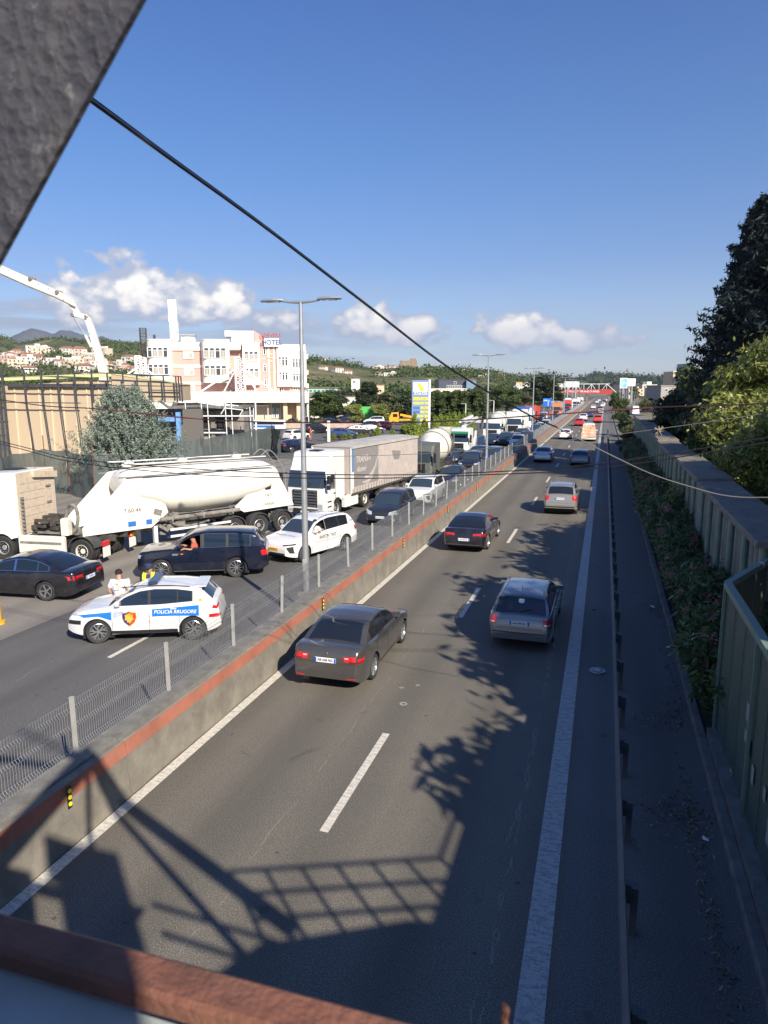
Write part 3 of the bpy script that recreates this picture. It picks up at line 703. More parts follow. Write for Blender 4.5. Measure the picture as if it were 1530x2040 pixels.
def proto(kind):
    """returns a list of pieces (name, mesh, role, parent index, loc, rot)"""
    if kind in CARS: return CARS[kind]
    S = SPEC[kind]; B = Body(**S['body']); out = []; L, W = B.L, B.W
    def add(nm, mb, role, par=-1, smooth=True, loc=(0, 0, 0), rot=(0, 0, 0)):
        me = mb if isinstance(mb, bpy.types.Mesh) else mb.mesh(nm, smooth)
        if not me.materials: me.materials.append(M_black)
        out.append((nm, me, role, par, loc, rot)); return len(out)-1
    add('body', B.body, 'paint')
    add('cabin', B.cabin(), 'paint')
    b = MB(); b.box((0, 0, .36), (L-.7, W-.50, .30)); 
    for xw in (B.xf, B.xr): b.box((L/2-xw, 0, B.Rw+.03), (B.Ra*2+.06, W-.24, B.Ra*1.12+.04))
    add('underbody', b, M_dark, smooth=False)
    ws, we_ = S['glass']['wind']; add('windscreen', B.top(ws, we_, .88), M_glass2)
    rs, re = S['glass']['rear']; add('rear_window', B.top(rs, re, S['glass'].get('ru', .82)), M_glass)
    for (a, b_) in S['glass']['side']:
        for sg in (-1, 1): add('side_window', B.side(a, b_, sgn=sg, mt=S['glass'].get('mt', .085)), M_glass)
    # dark surround between the side windows
    A0, A1 = S['glass']['side'][0][0], S['glass']['side'][-1][1]
    for sg in (-1, 1): add('window_surround', B.side(A0-.03, A1+.03, mt=S['glass'].get('mt', .085)-.018, mb=.010, off=.003, sgn=sg, n=30), S['glass'].get('trim', M_black))
    for k in S['front']:
        for sg in ((-1, 1) if k[4] else (1,)):
            add(k[0], B.patch([(sg*a, z) for a, z in k[2]], [(sg*a, z) for a, z in k[3]], 'f', k[5] if len(k) > 5 else .008), k[1])
    for k in S['rear']:
        for sg in ((-1, 1) if k[4] else (1,)):
            add(k[0], B.patch([(sg*a, z) for a, z in k[2]], [(sg*a, z) for a, z in k[3]], 'r', k[5] if len(k) > 5 else .008), k[1])
    for k in S['side']:
        for sg in (-1, 1): add(k[0], B.patch(k[2], k[3], 's', k[4] if len(k) > 4 else .005, sgn=sg, cols=k[5] if len(k) > 5 else 6, rows=2), k[1])
    # door gaps, handles
    for d in S['doors']:
        zb, zt = B.bot(d)+.05, B.belt(d)-.01
        for sg in (-1, 1): add('door_gap', B.patch([(d-.006, zt), (d-.006+(S.get('lean', 0)), zb)], [(d+.006, zt), (d+.006+S.get('lean', 0), zb)], 's', .003, sgn=sg, rows=1, cols=8), M_black)
    for d in S['handles']:
        z = B.belt(d)-.13
        for sg in (-1, 1):
            y = B.hw(d, z); add('door_handle', MB().cbox((L/2-d, sg*(y+.012), z), (.17, .030, .028), .008), 'paint')
    for sg in (-1, 1):
        d = S['mirror']; z = B.belt(d)+.10; y = B.gw(z, d)
        b = MB(); b.loft([[(L/2-d+u, sg*(y+.10+(v if 1 else 0)), z+w) for v, w in ((-.10, -.055), (.09, -.065), (.115, .0), (.08, .065), (-.09, .06))] for u in (-.045, .07)])
        b.box((L/2-d, sg*(y+.0), z-.06), (.06, .10, .03)); add('mirror', b, S.get('mirrorm', 'paint'), smooth=False)
    if 'rails' in S:
        a, b_ = S['rails']
        for sg in (-1, 1):
            pts = []
            for i in range(13):
                d = a+(b_-a)*i/12; zt = B.roof(d)-B.cam*.8; pts.append((L/2-d, sg*B.gw(zt, d)*.93, zt+(.045 if 0 < i < 12 else 0)+.012))
            add('roof_rail', MB().tube(pts, .016, 6), S.get('railm', M_alloy))
    if S.get('clad'):
        for sg in (-1, 1):
            add('sill_cladding', B.patch([(B.xf+B.Ra+.02, B.sill+.11), (B.xr-B.Ra-.02, B.sill+.11)], [(B.xf+B.Ra+.02, B.sill+.015), (B.xr-B.Ra-.02, B.sill+.015)], 's', .012, sgn=sg, cols=10), M_black)
            for xw in (B.xf, B.xr):
                ty = [(xw+(B.Ra+.045)*math.cos(a), B.Rw+(B.Ra+.045)*math.sin(a)) for a in np.linspace(-.35, math.pi+.35, 19)]; bo = [(xw+(B.Ra+.004)*math.cos(a), B.Rw+(B.Ra+.004)*math.sin(a)) for a in np.linspace(-.3, math.pi+.3, 19)]
                ty = [(x, max(z, B.sill+.02)) for x, z in ty]; bo = [(x, max(z, B.sill+.02)) for x, z in bo]
                add('arch_trim', B.patch(ty, bo, 's', .010, sgn=sg, cols=18, rows=1), M_black)
    tyr, rim, dk = wheel_mesh(S.get('wheel', 'five'), B.Rw)
    for xw in (B.xf, B.xr):
        for sg in (-1, 1):
            i = add('wheel', tyr, M_tyre, loc=(L/2-xw, sg*(W/2-.125), B.Rw), rot=(0, 0, 0 if sg > 0 else math.pi))
            add('rim', rim, S.get('rimm', M_alloy), i); add('brake_disc', dk, M_dark, i)
    CARS[kind] = (B, out); return CARS[kind]

def car(kind, x, y, heading, pm, label, cat='car', group=None, name='car', steer=0, skip=(), scale=1.0, over=None):
    """heading: degrees, 90 = driving away from the viewer (+Y); x, y is the car's centre on the ground"""
    B, out = proto(kind)
    e = empty(name, (x, y, .004), R(heading), label, cat, group); e.scale = (scale,)*3; objs = []
    for i, (nm, me, role, par, loc, rot) in enumerate(out):
        if nm in skip: objs.append(None); continue
        p = e if par < 0 else objs[par]
        if p is None: objs.append(None); continue
        o = link(nm, me, p, loc, rot)
        if nm == 'wheel' and steer and loc[0] > 0: o.rotation_euler = (0, 0, rot[2]+R(steer))
        setmat(o, pm if role == 'paint' else (over or {}).get(nm, role)); objs.append(o)
    return e, B, objs

def plate_on(e, B, where, body, z, m=M_plate, y=0, h=.115, w=.52):
    d = B.patch([(y-w/2, z+h/2), (y+w/2, z+h/2)], [(y-w/2, z-h/2), (y+w/2, z-h/2)], where, .0); c = sum((Vector(v) for v in d.v), Vector())/len(d.v)
    sg = 1 if where == 'f' else -1; x = (max if sg > 0 else min)(v[0] for v in d.v)+sg*.012
    p = MB().cbox((0, 0, 0), (.012, w, h), .002).build('license_plate', m, e); p.location = (x, y, z)
    rot = (math.pi/2, 0, math.pi/2*sg)
    if m is M_plate:
        for q in (-1, 1): MB().box((sg*.007, q*(w/2-.022), 0), (.004, .042, h-.008)).build('blue_strip', M_plateb, p)
    text('lettering', body, h*.74, M_ink, p, (sg*.009, 0, 0), rot, .001, bold=.002, sx=.92)
    return p

# polygons: (name, material, top polyline, bottom polyline, mirrored, offset)
def fr_sedan(z, W, lamp=M_lamp):
    return [('headlight', lamp, [(W*.26, z+.05), (W*.46, z+.09)], [(W*.25, z-.05), (W*.465, z-.04)], True), ('grille', M_black, [(-W*.23, z+.05), (W*.23, z+.05)], [(-W*.21, z-.07), (W*.21, z-.07)], False),
            ('air_intake', M_black, [(-W*.36, z-.17), (W*.36, z-.17)], [(-W*.33, z-.30), (W*.33, z-.30)], False)]
SPEC = {}
SPEC['jetta'] = dict(body=dict(L=4.64, W=1.78, xf=.90, xr=3.55, Rw=.318, sill=.21, deck=[(0, .50), (.03, .62), (.15, .70), (.5, .80), (1.2, .93), (1.5, .955), (3.3, .99), (3.95, 1.035), (4.35, 1.055), (4.50, 1.04), (4.57, .99), (4.61, .80), (4.635, .62), (4.64, .50)],
    roof=[(1.15, .88), (2.0, 1.355), (2.35, 1.435), (2.8, 1.455), (3.25, 1.42), (3.6, 1.32), (4.12, 1.04), (4.3, .96)], tumble=.36, e_r=.84),
    glass=dict(wind=(1.30, 2.08), rear=(3.42, 4.04), side=[(1.62, 2.42), (2.50, 3.22), (3.25, 3.58)]),
    front=fr_sedan(.66, 1.78), rear=[('tail_light', M_red, [(.42, .90), (.86, .92)], [(.46, .78), (.86, .75)], True), ('reverse_lamp', M_lamp, [(.46, .875), (.56, .88)], [(.48, .845), (.56, .845)], True, .012), ('lamp_dark_segment', M_lampdark, [(.58, .80), (.86, .80)], [(.58, .765), (.86, .76)], True, .012), ('boot_gap', M_black, [(-.70, .735), (.70, .735)], [(-.70, .728), (.70, .728)], False, .004),
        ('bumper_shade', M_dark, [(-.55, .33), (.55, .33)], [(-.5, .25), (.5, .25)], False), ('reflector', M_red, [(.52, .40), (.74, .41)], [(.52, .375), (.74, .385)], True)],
    side=[('side_crease', M_black, [(1.3, .30), (3.2, .30)], [(1.3, .27), (3.2, .27)], .003)], doors=[1.50, 2.46, 3.36], handles=[2.25, 3.15], mirror=1.66, wheel='ten')
SPEC['saloon'] = dict(body=dict(L=4.93, W=1.87, xf=.90, xr=3.81, Rw=.335, sill=.19, deck=[(0, .50), (.03, .62), (.15, .69), (.6, .80), (1.4, .92), (1.7, .945), (3.5, .98), (4.3, 1.02), (4.75, 1.03), (4.84, .99), (4.90, .80), (4.93, .5)],
    roof=[(1.3, .88), (2.15, 1.34), (2.6, 1.435), (3.0, 1.455), (3.5, 1.40), (3.9, 1.28), (4.45, 1.04), (4.6, .97)], tumble=.40, e_r=.84),
    glass=dict(wind=(1.46, 2.22), rear=(3.62, 4.36), side=[(1.80, 2.62), (2.70, 3.50), (3.53, 3.92)], trim=M_chrome),
    front=fr_sedan(.64, 1.87), rear=[('tail_light', M_red, [(.40, .86), (.90, .89)], [(.40, .77), (.90, .74)], True), ('lamp_dark_segment', M_lampdark, [(.50, .80), (.88, .80)], [(.50, .765), (.88, .755)], True, .012), ('boot_gap', M_black, [(-.8, .715), (.8, .715)], [(-.8, .708), (.8, .708)], False, .004),
        ('diffuser', M_dark, [(-.72, .36), (.72, .36)], [(-.68, .25), (.68, .25)], False), ('exhaust', M_chrome, [(.52, .30), (.66, .30)], [(.52, .255), (.66, .255)], True, .014), ('chrome_strip', M_chrome, [(-.78, .385), (.78, .385)], [(-.78, .37), (.78, .37)], False, .012)],
    side=[('side_crease', M_black, [(1.3, .28), (3.4, .28)], [(1.3, .25), (3.4, .25)], .003)], doors=[1.64, 2.66, 3.62], handles=[2.45, 3.38], mirror=1.86, wheel='five')
SPEC['wagon'] = dict(body=dict(L=4.68, W=1.75, xf=.88, xr=3.58, Rw=.315, sill=.20, deck=[(0, .50), (.03, .62), (.15, .70), (.5, .80), (1.2, .92), (1.5, .945), (4.3, 1.0), (4.5, 1.0), (4.60, .96), (4.65, .72), (4.68, .48)],
    roof=[(1.15, .88), (1.98, 1.36), (2.35, 1.46), (2.8, 1.485), (3.6, 1.475), (4.08, 1.42), (4.2, 1.36), (4.42, 1.08), (4.55, .93)], tumble=.33, e_r=.84, a_r=.5),
    glass=dict(wind=(1.30, 2.04), rear=(4.15, 4.46), ru=.90, side=[(1.58, 2.40), (2.48, 3.28), (3.36, 4.08)]),
    front=fr_sedan(.66, 1.75), rear=[('tail_light', M_red, [(.60, .93), (.84, .93)], [(.62, .74), (.84, .72)], True), ('reverse_lamp', M_lamp, [(.66, .80), (.80, .80)], [(.66, .77), (.80, .77)], True, .012), ('tailgate_gap', M_black, [(-.60, .655), (.60, .655)], [(-.60, .645), (.60, .645)], False, .004),
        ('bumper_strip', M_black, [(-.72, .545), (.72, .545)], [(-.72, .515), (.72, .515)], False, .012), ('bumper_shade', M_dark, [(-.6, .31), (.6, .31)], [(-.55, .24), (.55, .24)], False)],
    side=[('rubbing_strip', M_black, [(1.3, .52), (3.25, .52)], [(1.3, .47), (3.25, .47)], .010)], doors=[1.46, 2.44, 3.32], handles=[2.22, 3.12], mirror=1.62, wheel='five', rails=(2.25, 4.1))
SPEC['suv'] = dict(body=dict(L=4.50, W=1.86, xf=.88, xr=3.56, Rw=.35, sill=.27, deck=[(0, .60), (.03, .76), (.13, .86), (.5, .97), (1.1, 1.06), (1.4, 1.08), (4.1, 1.15), (4.32, 1.14), (4.40, 1.08), (4.46, .85), (4.50, .58)],
    roof=[(1.05, .98), (1.75, 1.50), (2.1, 1.62), (2.6, 1.68), (3.4, 1.67), (3.9, 1.62), (4.02, 1.56), (4.25, 1.24), (4.36, 1.06)], tumble=.28, e_r=.84, e_f=.74, a_r=.5),
    glass=dict(wind=(1.20, 1.84), rear=(3.98, 4.27), ru=.86, side=[(1.48, 2.28), (2.36, 3.14), (3.20, 3.78)]),
    front=[('headlight', M_lamp, [(.50, .84), (.86, .90)], [(.50, .74), (.87, .75)], True), ('grille', M_black, [(-.42, .80), (.42, .80)], [(-.40, .66), (.40, .66)], False), ('air_intake', M_black, [(-.62, .55), (.62, .55)], [(-.56, .38), (.56, .38)], False)],
    rear=[('tail_light', M_red, [(.60, 1.10), (.87, 1.10)], [(.66, .86), (.89, .84)], True), ('tailgate_gap', M_black, [(-.62, .72), (.62, .72)], [(-.62, .71), (.62, .71)], False, .004),
        ('bumper_skirt', M_black, [(-.78, .52), (.78, .52)], [(-.70, .33), (.70, .33)], False, .012), ('skid_plate', M_alloy, [(-.40, .42), (.40, .42)], [(-.36, .33), (.36, .33)], False, .02)],
    side=[], doors=[1.36, 2.32, 3.18], handles=[2.12, 3.0], mirror=1.54, wheel='five', rails=(2.0, 3.85), clad=True)
SPEC['crossover'] = dict(body=dict(L=4.205, W=1.80, xf=.84, xr=3.44, Rw=.335, sill=.25, deck=[(0, .55), (.03, .70), (.12, .79), (.45, .90), (1.0, 1.0), (1.3, 1.03), (2.6, 1.05), (3.6, 1.12), (3.95, 1.12), (4.08, 1.06), (4.15, .85), (4.205, .56)],
    roof=[(.95, .92), (1.6, 1.36), (2.0, 1.51), (2.4, 1.56), (3.0, 1.545), (3.55, 1.47), (3.72, 1.42), (3.98, 1.17), (4.1, 1.02)], tumble=.30, e_r=.82, e_f=.72, a_r=.55, a_f=.7),
    glass=dict(wind=(1.08, 1.82), rear=(3.68, 3.98), ru=.84, side=[(1.40, 2.22), (2.30, 3.02), (3.05, 3.42)]),
    front=[('headlight', M_ink, [(.60, .66), (.86, .68)], [(.60, .55), (.86, .56)], True), ('day_lamp', M_lamp, [(.46, .83), (.84, .84)], [(.46, .80), (.84, .80)], True), ('air_intake', M_black, [(-.55, .46), (.55, .46)], [(-.5, .33), (.5, .33)], False)],
    rear=[('tail_light', M_red, [(.42, .98), (.88, .99)], [(.50, .92), (.89, .90)], True), ('lower_lamp', M_red, [(.62, .74), (.86, .75)], [(.66, .64), (.87, .65)], True), ('bumper_skirt', M_black, [(-.74, .46), (.74, .46)], [(-.68, .30), (.68, .30)], False, .012)],
    side=[], doors=[1.26, 2.26, 3.08], handles=[2.08, 2.92], mirror=1.44, wheel='turbine')
SPEC['crossover2'] = dict(body=dict(SPEC['suv']['body'], L=4.55, W=1.85, e_f=.70), glass=SPEC['suv']['glass'],
    front=[('headlight', M_ink, [(.48, .80), (.86, .86)], [(.48, .76), (.88, .79)], True), ('lamp_fin', M_ink, [(.66, .72), (.84, .74)], [(.76, .48), (.86, .46)], True), ('air_intake', M_black, [(-.66, .47), (.66, .47)], [(-.60, .37), (.60, .37)], False)],
    rear=SPEC['suv']['rear'], side=[], doors=[1.36, 2.32, 3.18], handles=[2.12, 3.0], mirror=1.54, wheel='turbine', rails=(2.0, 3.85))
SPEC['offroader'] = dict(body=dict(L=4.79, W=1.93, xf=.86, xr=3.60, Rw=.385, sill=.30, deck=[(0, .66), (.02, .92), (.10, 1.02), (.5, 1.07), (1.2, 1.12), (1.4, 1.13), (4.3, 1.18), (4.62, 1.18), (4.72, 1.10), (4.77, .85), (4.79, .56)],
    roof=[(1.15, 1.06), (1.72, 1.56), (2.0, 1.70), (2.5, 1.77), (3.6, 1.75), (4.25, 1.69), (4.36, 1.62), (4.60, 1.26), (4.7, 1.12)], tumble=.26, e_r=.88, e_f=.84, a_f=.4, a_r=.35),
    glass=dict(wind=(1.24, 1.80), rear=(4.34, 4.60), ru=.88, side=[(1.54, 2.34), (2.44, 3.24), (3.33, 4.12)]),
    front=[('headlight', M_lamp, [(.54, .94), (.88, .95)], [(.54, .82), (.88, .82)], True), ('grille', M_alloyd, [(-.46, .95), (.46, .95)], [(-.46, .80), (.46, .80)], False), ('air_intake', M_black, [(-.62, .62), (.62, .62)], [(-.56, .42), (.56, .42)], False)],
    rear=[('tail_light', M_red, [(.68, 1.10), (.92, 1.10)], [(.70, .84), (.93, .84)], True), ('tailgate_gap', M_black, [(-.7, .72), (.7, .72)], [(-.7, .71), (.7, .71)], False, .004), ('bumper_skirt', M_black, [(-.8, .5), (.8, .5)], [(-.74, .36), (.74, .36)], False, .01)],
    side=[('sill_strip', M_chrome, [(1.32, .335), (3.15, .335)], [(1.32, .305), (3.15, .305)], .03), ('wing_vent', M_alloy, [(1.28, .98), (1.52, .98)], [(1.28, .91), (1.48, .91)], .010), ('side_marker', M_orange, [(1.58, .97), (1.68, .97)], [(1.58, .945), (1.68, .945)], .010)],
    doors=[1.42, 2.40, 3.34], handles=[2.20, 3.12], mirror=1.58, wheel='ten')
SPEC['minivan'] = dict(body=dict(L=4.39, W=1.79, xf=.86, xr=3.54, Rw=.315, sill=.21, deck=[(0, .52), (.03, .66), (.14, .76), (.5, .90), (.95, 1.0), (1.2, 1.03), (4.0, 1.06), (4.22, 1.05), (4.30, .98), (4.35, .75), (4.39, .5)],
    roof=[(.85, .92), (1.6, 1.42), (2.0, 1.57), (2.5, 1.635), (3.4, 1.63), (3.95, 1.56), (4.06, 1.48), (4.24, 1.15), (4.32, 1.0)], tumble=.27, e_r=.84, e_f=.72),
    glass=dict(wind=(1.02, 1.76), rear=(4.04, 4.25), ru=.88, side=[(1.42, 2.20), (2.28, 3.08), (3.16, 3.9)]),
    front=[('headlight', M_lamp, [(.46, .76), (.80, .84)], [(.44, .62), (.85, .66)], True), ('grille', M_black, [(-.40, .73), (.40, .73)], [(-.38, .63), (.38, .63)], False), ('air_intake', M_black, [(-.62, .44), (.62, .44)], [(-.58, .30), (.58, .30)], False), ('fog_lamp', M_lamp, [(.64, .42), (.74, .42)], [(.64, .34), (.74, .34)], True, .012)],
    rear=[('tail_light', M_red, [(.62, 1.02), (.84, 1.02)], [(.66, .78), (.86, .76)], True)], side=[('rubbing_strip', M_black, [(1.25, .52), (3.2, .52)], [(1.25, .47), (3.2, .47)], .01)],
    doors=[1.28, 2.24, 3.12], handles=[2.04, 2.94], mirror=1.46, wheel='seven')
SPEC['hatch'] = dict(body=dict(L=4.20, W=1.76, xf=.86, xr=3.44, Rw=.31, sill=.20, deck=[(0, .50), (.03, .62), (.14, .71), (.5, .82), (1.1, .94), (1.35, .96), (3.8, 1.01), (4.02, 1.0), (4.12, .92), (4.17, .72), (4.20, .48)],
    roof=[(1.05, .88), (1.8, 1.34), (2.2, 1.45), (2.6, 1.48), (3.3, 1.45), (3.66, 1.38), (3.78, 1.31), (4.0, 1.05), (4.1, .93)], tumble=.32, e_r=.82),
    glass=dict(wind=(1.2, 1.9), rear=(3.74, 4.0), ru=.86, side=[(1.5, 2.3), (2.38, 3.18), (3.22, 3.55)]),
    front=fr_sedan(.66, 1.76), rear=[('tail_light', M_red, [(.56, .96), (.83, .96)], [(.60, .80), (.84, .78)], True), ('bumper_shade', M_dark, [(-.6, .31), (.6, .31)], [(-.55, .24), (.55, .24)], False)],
    side=[], doors=[1.38, 2.34, 3.14], handles=[2.14, 2.98], mirror=1.54, wheel='five')
SPEC['van'] = dict(body=dict(L=5.6, W=1.98, xf=.95, xr=4.4, Rw=.34, sill=.26, deck=[(0, .55), (.03, .78), (.14, .95), (.6, 1.10), (.95, 1.18), (1.2, 1.22), (5.4, 1.25), (5.56, 1.22), (5.58, 1.0), (5.60, .45)],
    roof=[(.85, 1.08), (1.6, 1.85), (2.0, 2.25), (2.4, 2.42), (3.2, 2.46), (5.2, 2.44), (5.42, 2.38), (5.50, 2.20), (5.55, 1.10)], tumble=.12, cam=.08, e_r=.96, a_r=.15, e_f=.76, belt_in=.012),
    glass=dict(wind=(1.0, 1.72), rear=(5.51, 5.545), ru=.001, side=[(1.3, 2.1)], mt=.62),
    front=[('headlight', M_lamp, [(.58, .98), (.86, 1.06)], [(.60, .80), (.88, .82)], True), ('grille', M_black, [(-.5, .92), (.5, .92)], [(-.5, .72), (.5, .72)], False), ('air_intake', M_black, [(-.7, .58), (.7, .58)], [(-.66, .36), (.66, .36)], False)],
    rear=[('tail_light', M_red, [(.84, 1.18), (.95, 1.18)], [(.84, .80), (.95, .80)], True)], side=[], doors=[1.25, 2.2], handles=[2.05], mirror=1.45, wheel='five')
# ------------------------------------------------------------------ trucks
M_cream = mat('truck_cream', (.74, .71, .60), .4, .0, .5, coat=.4, var=.06, dirt=.35, dirtcol=(.42, .36, .26), vscale=1.3)
M_twhite = mat('truck_white', (.76, .76, .72), .38, .0, .5, coat=.4, dirt=.28, dirtcol=(.45, .41, .33), vscale=1.2)
M_tan = mat('cab_back_tan', (.58, .48, .36), .7, dirt=.45, dirtcol=(.25, .17, .11), vscale=2.5)
M_chassis = mat('chassis', (.05, .045, .04), .8, var=.4, vscale=4, dirt=.5, dirtcol=(.16, .14, .11))
M_canvas = mat('trailer_curtain', (.50, .44, .40), .6, var=.10, vscale=.8, dirt=.45, dirtcol=(.30, .25, .22))
M_curtgrey = mat('curtain_grey', (.25, .23, .22), .6, dirt=.3, dirtcol=(.35, .31, .28), vscale=1.5)
M_roofgrey = mat('trailer_roof', (.44, .42, .38), .7, var=.2, vscale=1.2)
M_tankw = mat('tank_white', (.78, .75, .66), .35, .0, .5, coat=.3, dirt=.25, dirtcol=(.52, .45, .34), vscale=.9)
M_dirty = mat('dirty_grey', (.20, .185, .16), .8, var=.4, vscale=5)
M_mgreen = mat('stripe_green', (.03, .28, .14), .5); M_tblue = mat('truck_blue', (.03, .12, .42), .5, var=.1); M_torange = mat('truck_orange', (.70, .20, .04), .5); M_tred = mat('truck_red', (.55, .05, .03), .5)
M_mudg = mat('mudguard', (.06, .06, .06), .6, var=.3)
def twheel(e, x, y, dual=False, Rw=.5):
    ty, rim, dk = wheel_mesh('truck', Rw)
    sg = 1 if y > 0 else -1
    o = link('wheel', ty, e, (x, y, Rw), (0, 0, 0 if sg > 0 else math.pi)); setmat(o, M_tyre)
    r = link('rim', rim, o); setmat(r, M_cream if dual else M_steel); link('brake_disc', dk, o)
    if dual:
        o2 = link('wheel', ty, e, (x, y-sg*.33, Rw)); 
def arc(cx, cz, r, a0, a1, n=9): return [(cx+r*math.cos(R(a0+(a1-a0)*i/n)), cz+r*math.sin(R(a0+(a1-a0)*i/n))) for i in range(n+1)]
def truck_cab(e, m, roof='high', W=2.46, grille=M_alloyd, back=None, x0=0, visor=False, Lc=2.25):
    hi = {'high': 3.62, 'mid': 3.05, 'low': 2.85}[roof]; wt = 2.68 if roof == 'high' else 2.55
    prof = [(.0, .36), (.05, .60), (.03, 1.2), (-.02, 1.72), (-.30, wt), (-.42, wt+.14), (-.75, hi-.12) if roof == 'high' else (-.5, hi-.08), (-1.05, hi), (-Lc, hi+.04), (-Lc, 1.0)]
    prof += arc(-1.38, .50, .60, 25, 160, 8)[::-1] if False else [(-2.0, .95)]+arc(-1.38, .50, .62, 140, 5, 7)+[(-.72, .36)]
    b = MB(); rings = []
    for y, s_, zz in ((-W/2, .17, -.03), (-W/2+.13, .03, 0), (0, -.02, .02), (W/2-.13, .03, 0), (W/2, .17, -.03)):
        rings.append([(x0+x-(s_ if x > -.9 else 0), y, z+(zz if z > 2.6 else 0)) for x, z in prof])
    cabo = b.loft(rings).build('cab', m, e, 25)
    # windscreen, wrapping a little round the corners
    b = MB(); R_ = []
    for y, s_ in ((-W/2+.06, .125), (-W/2+.14, .02), (0, -.035), (W/2-.14, .02), (W/2-.06, .125)):
        R_.append([(x0-.02-(.28)*f-s_+.012, y, 1.76+(wt-1.80)*f) for f in (0, .5, 1)])
    b.loft(R_, cap=False, closed=False).build('windscreen', M_glass2, e, True)
    for sg in (-1, 1):
        y = sg*(W/2+.006)
        MB().quad((x0-.36, y, 1.70), (x0-1.10, y, 1.62), (x0-1.10, y, 2.42), (x0-.62, y, 2.42)).build('side_window', M_glass, e)
        MB().box((x0-1.16, y, 1.62), (.016, .012, 1.9)).build('door_gap', M_black, e)
        MB().cbox((x0-1.03, y+sg*.01, 1.40), (.16, .04, .06), .01).build('door_handle', M_black, e)
        # mirrors on arms
        ma = MB().tube([(x0-.22, sg*W/2, 2.5), (x0+.06, sg*(W/2+.20), 2.5)], .02, 6); ma.cbox((x0+.04, sg*(W/2+.24), 2.24), (.12, .20, .46), .03); ma.cbox((x0+.04, sg*(W/2+.24), 1.84), (.12, .20, .24), .03); ma.build('mirror', M_black, e)
        MB().cbox((x0-.005, sg*(W/2-.34), .80), (.10, .40, .20), .03).build('headlight', M_lamp, e)
        MB().cbox((x0-.0, sg*(W/2-.34), .55), (.08, .26, .12), .02).build('fog_lamp', M_lamp, e)
        for k in range(3): MB().box((x0-.45-.0*k, sg*(W/2-.0), .45+.28*k), (.42, .07, .05)).build('step', M_black, e)
        MB().box((x0-.62, sg*(W/2+.008), 1.0), (.12, .02, .08)).build('side_marker', M_orange, e)
    g = empty_part('grille', e); 
    MB().box((x0+.045, 0, 1.18), (.03, 1.5, .92)).build('grille_back', M_dark, g)
    for k in range(6): MB().cbox((x0+.068, 0, .80+k*.155), (.04, 1.46-(.05*abs(k-3)), .075), .012).build('slat', grille, g)
    MB().cbox((x0+.02, 0, .50), (.12, 1.5, .24), .03).build('bumper_grille', M_black, e)
    MB().box((x0+.085, 0, .45), (.012, .52, .12)).build('license_plate', M_plate, e)
    for sg in (-1, 1): MB().tube([(x0+.03, sg*.1, 1.78), (x0-.03, sg*.1+.30, 2.05)], .012, 4).build('wiper', M_black, e)
    if roof == 'high':
        MB().box((x0-.60, 0, 3.06), (.012, 2.0, .012), Matrix.Rotation(.6, 3, 'Y')).build('panel_gap', M_black, e)
        MB().cbox((x0-1.35, .0, hi+.05), (.7, .62, .05), .02).build('roof_hatch', M_black, e)
    if visor: MB().loft([[(x0-.20, y, wt-.02), (x0+.10, y, wt-.16), (x0+.10, y, wt-.13), (x0-.22, y, wt+.04)] for y in (-W/2+.05, W/2-.05)]).build('sun_visor', M_glass, e)
    return cabo
def empty_part(nm, e):
    o = bpy.data.objects.new(nm, None); COL.objects.link(o); o.parent = e; return o
def chassis(e, xa, xb, z=.95, w=.85):
    b = MB()
    for sg in (-1, 1): b.box(((xa+xb)/2, sg*w/2, z), (abs(xa-xb), .08, .24))
    for x in np.arange(min(xa, xb)+.4, max(xa, xb), 1.3): b.box((x, 0, z), (.1, w, .18))
    return b.build('chassis', M_chassis, e)
def mudguards(e, x, y, r=.60, w=.62, m=None):
    for sg in (-1, 1):
        b = MB(); o_ = arc(x, .50, r+.03, 165, 15, 12); i_ = arc(x, .50, r, 165, 15, 12)
        b.prism(o_+i_[::-1], sg*(y-w/2), sg*(y+w/2), 'y').build('mudguard', m or M_mudg, e)

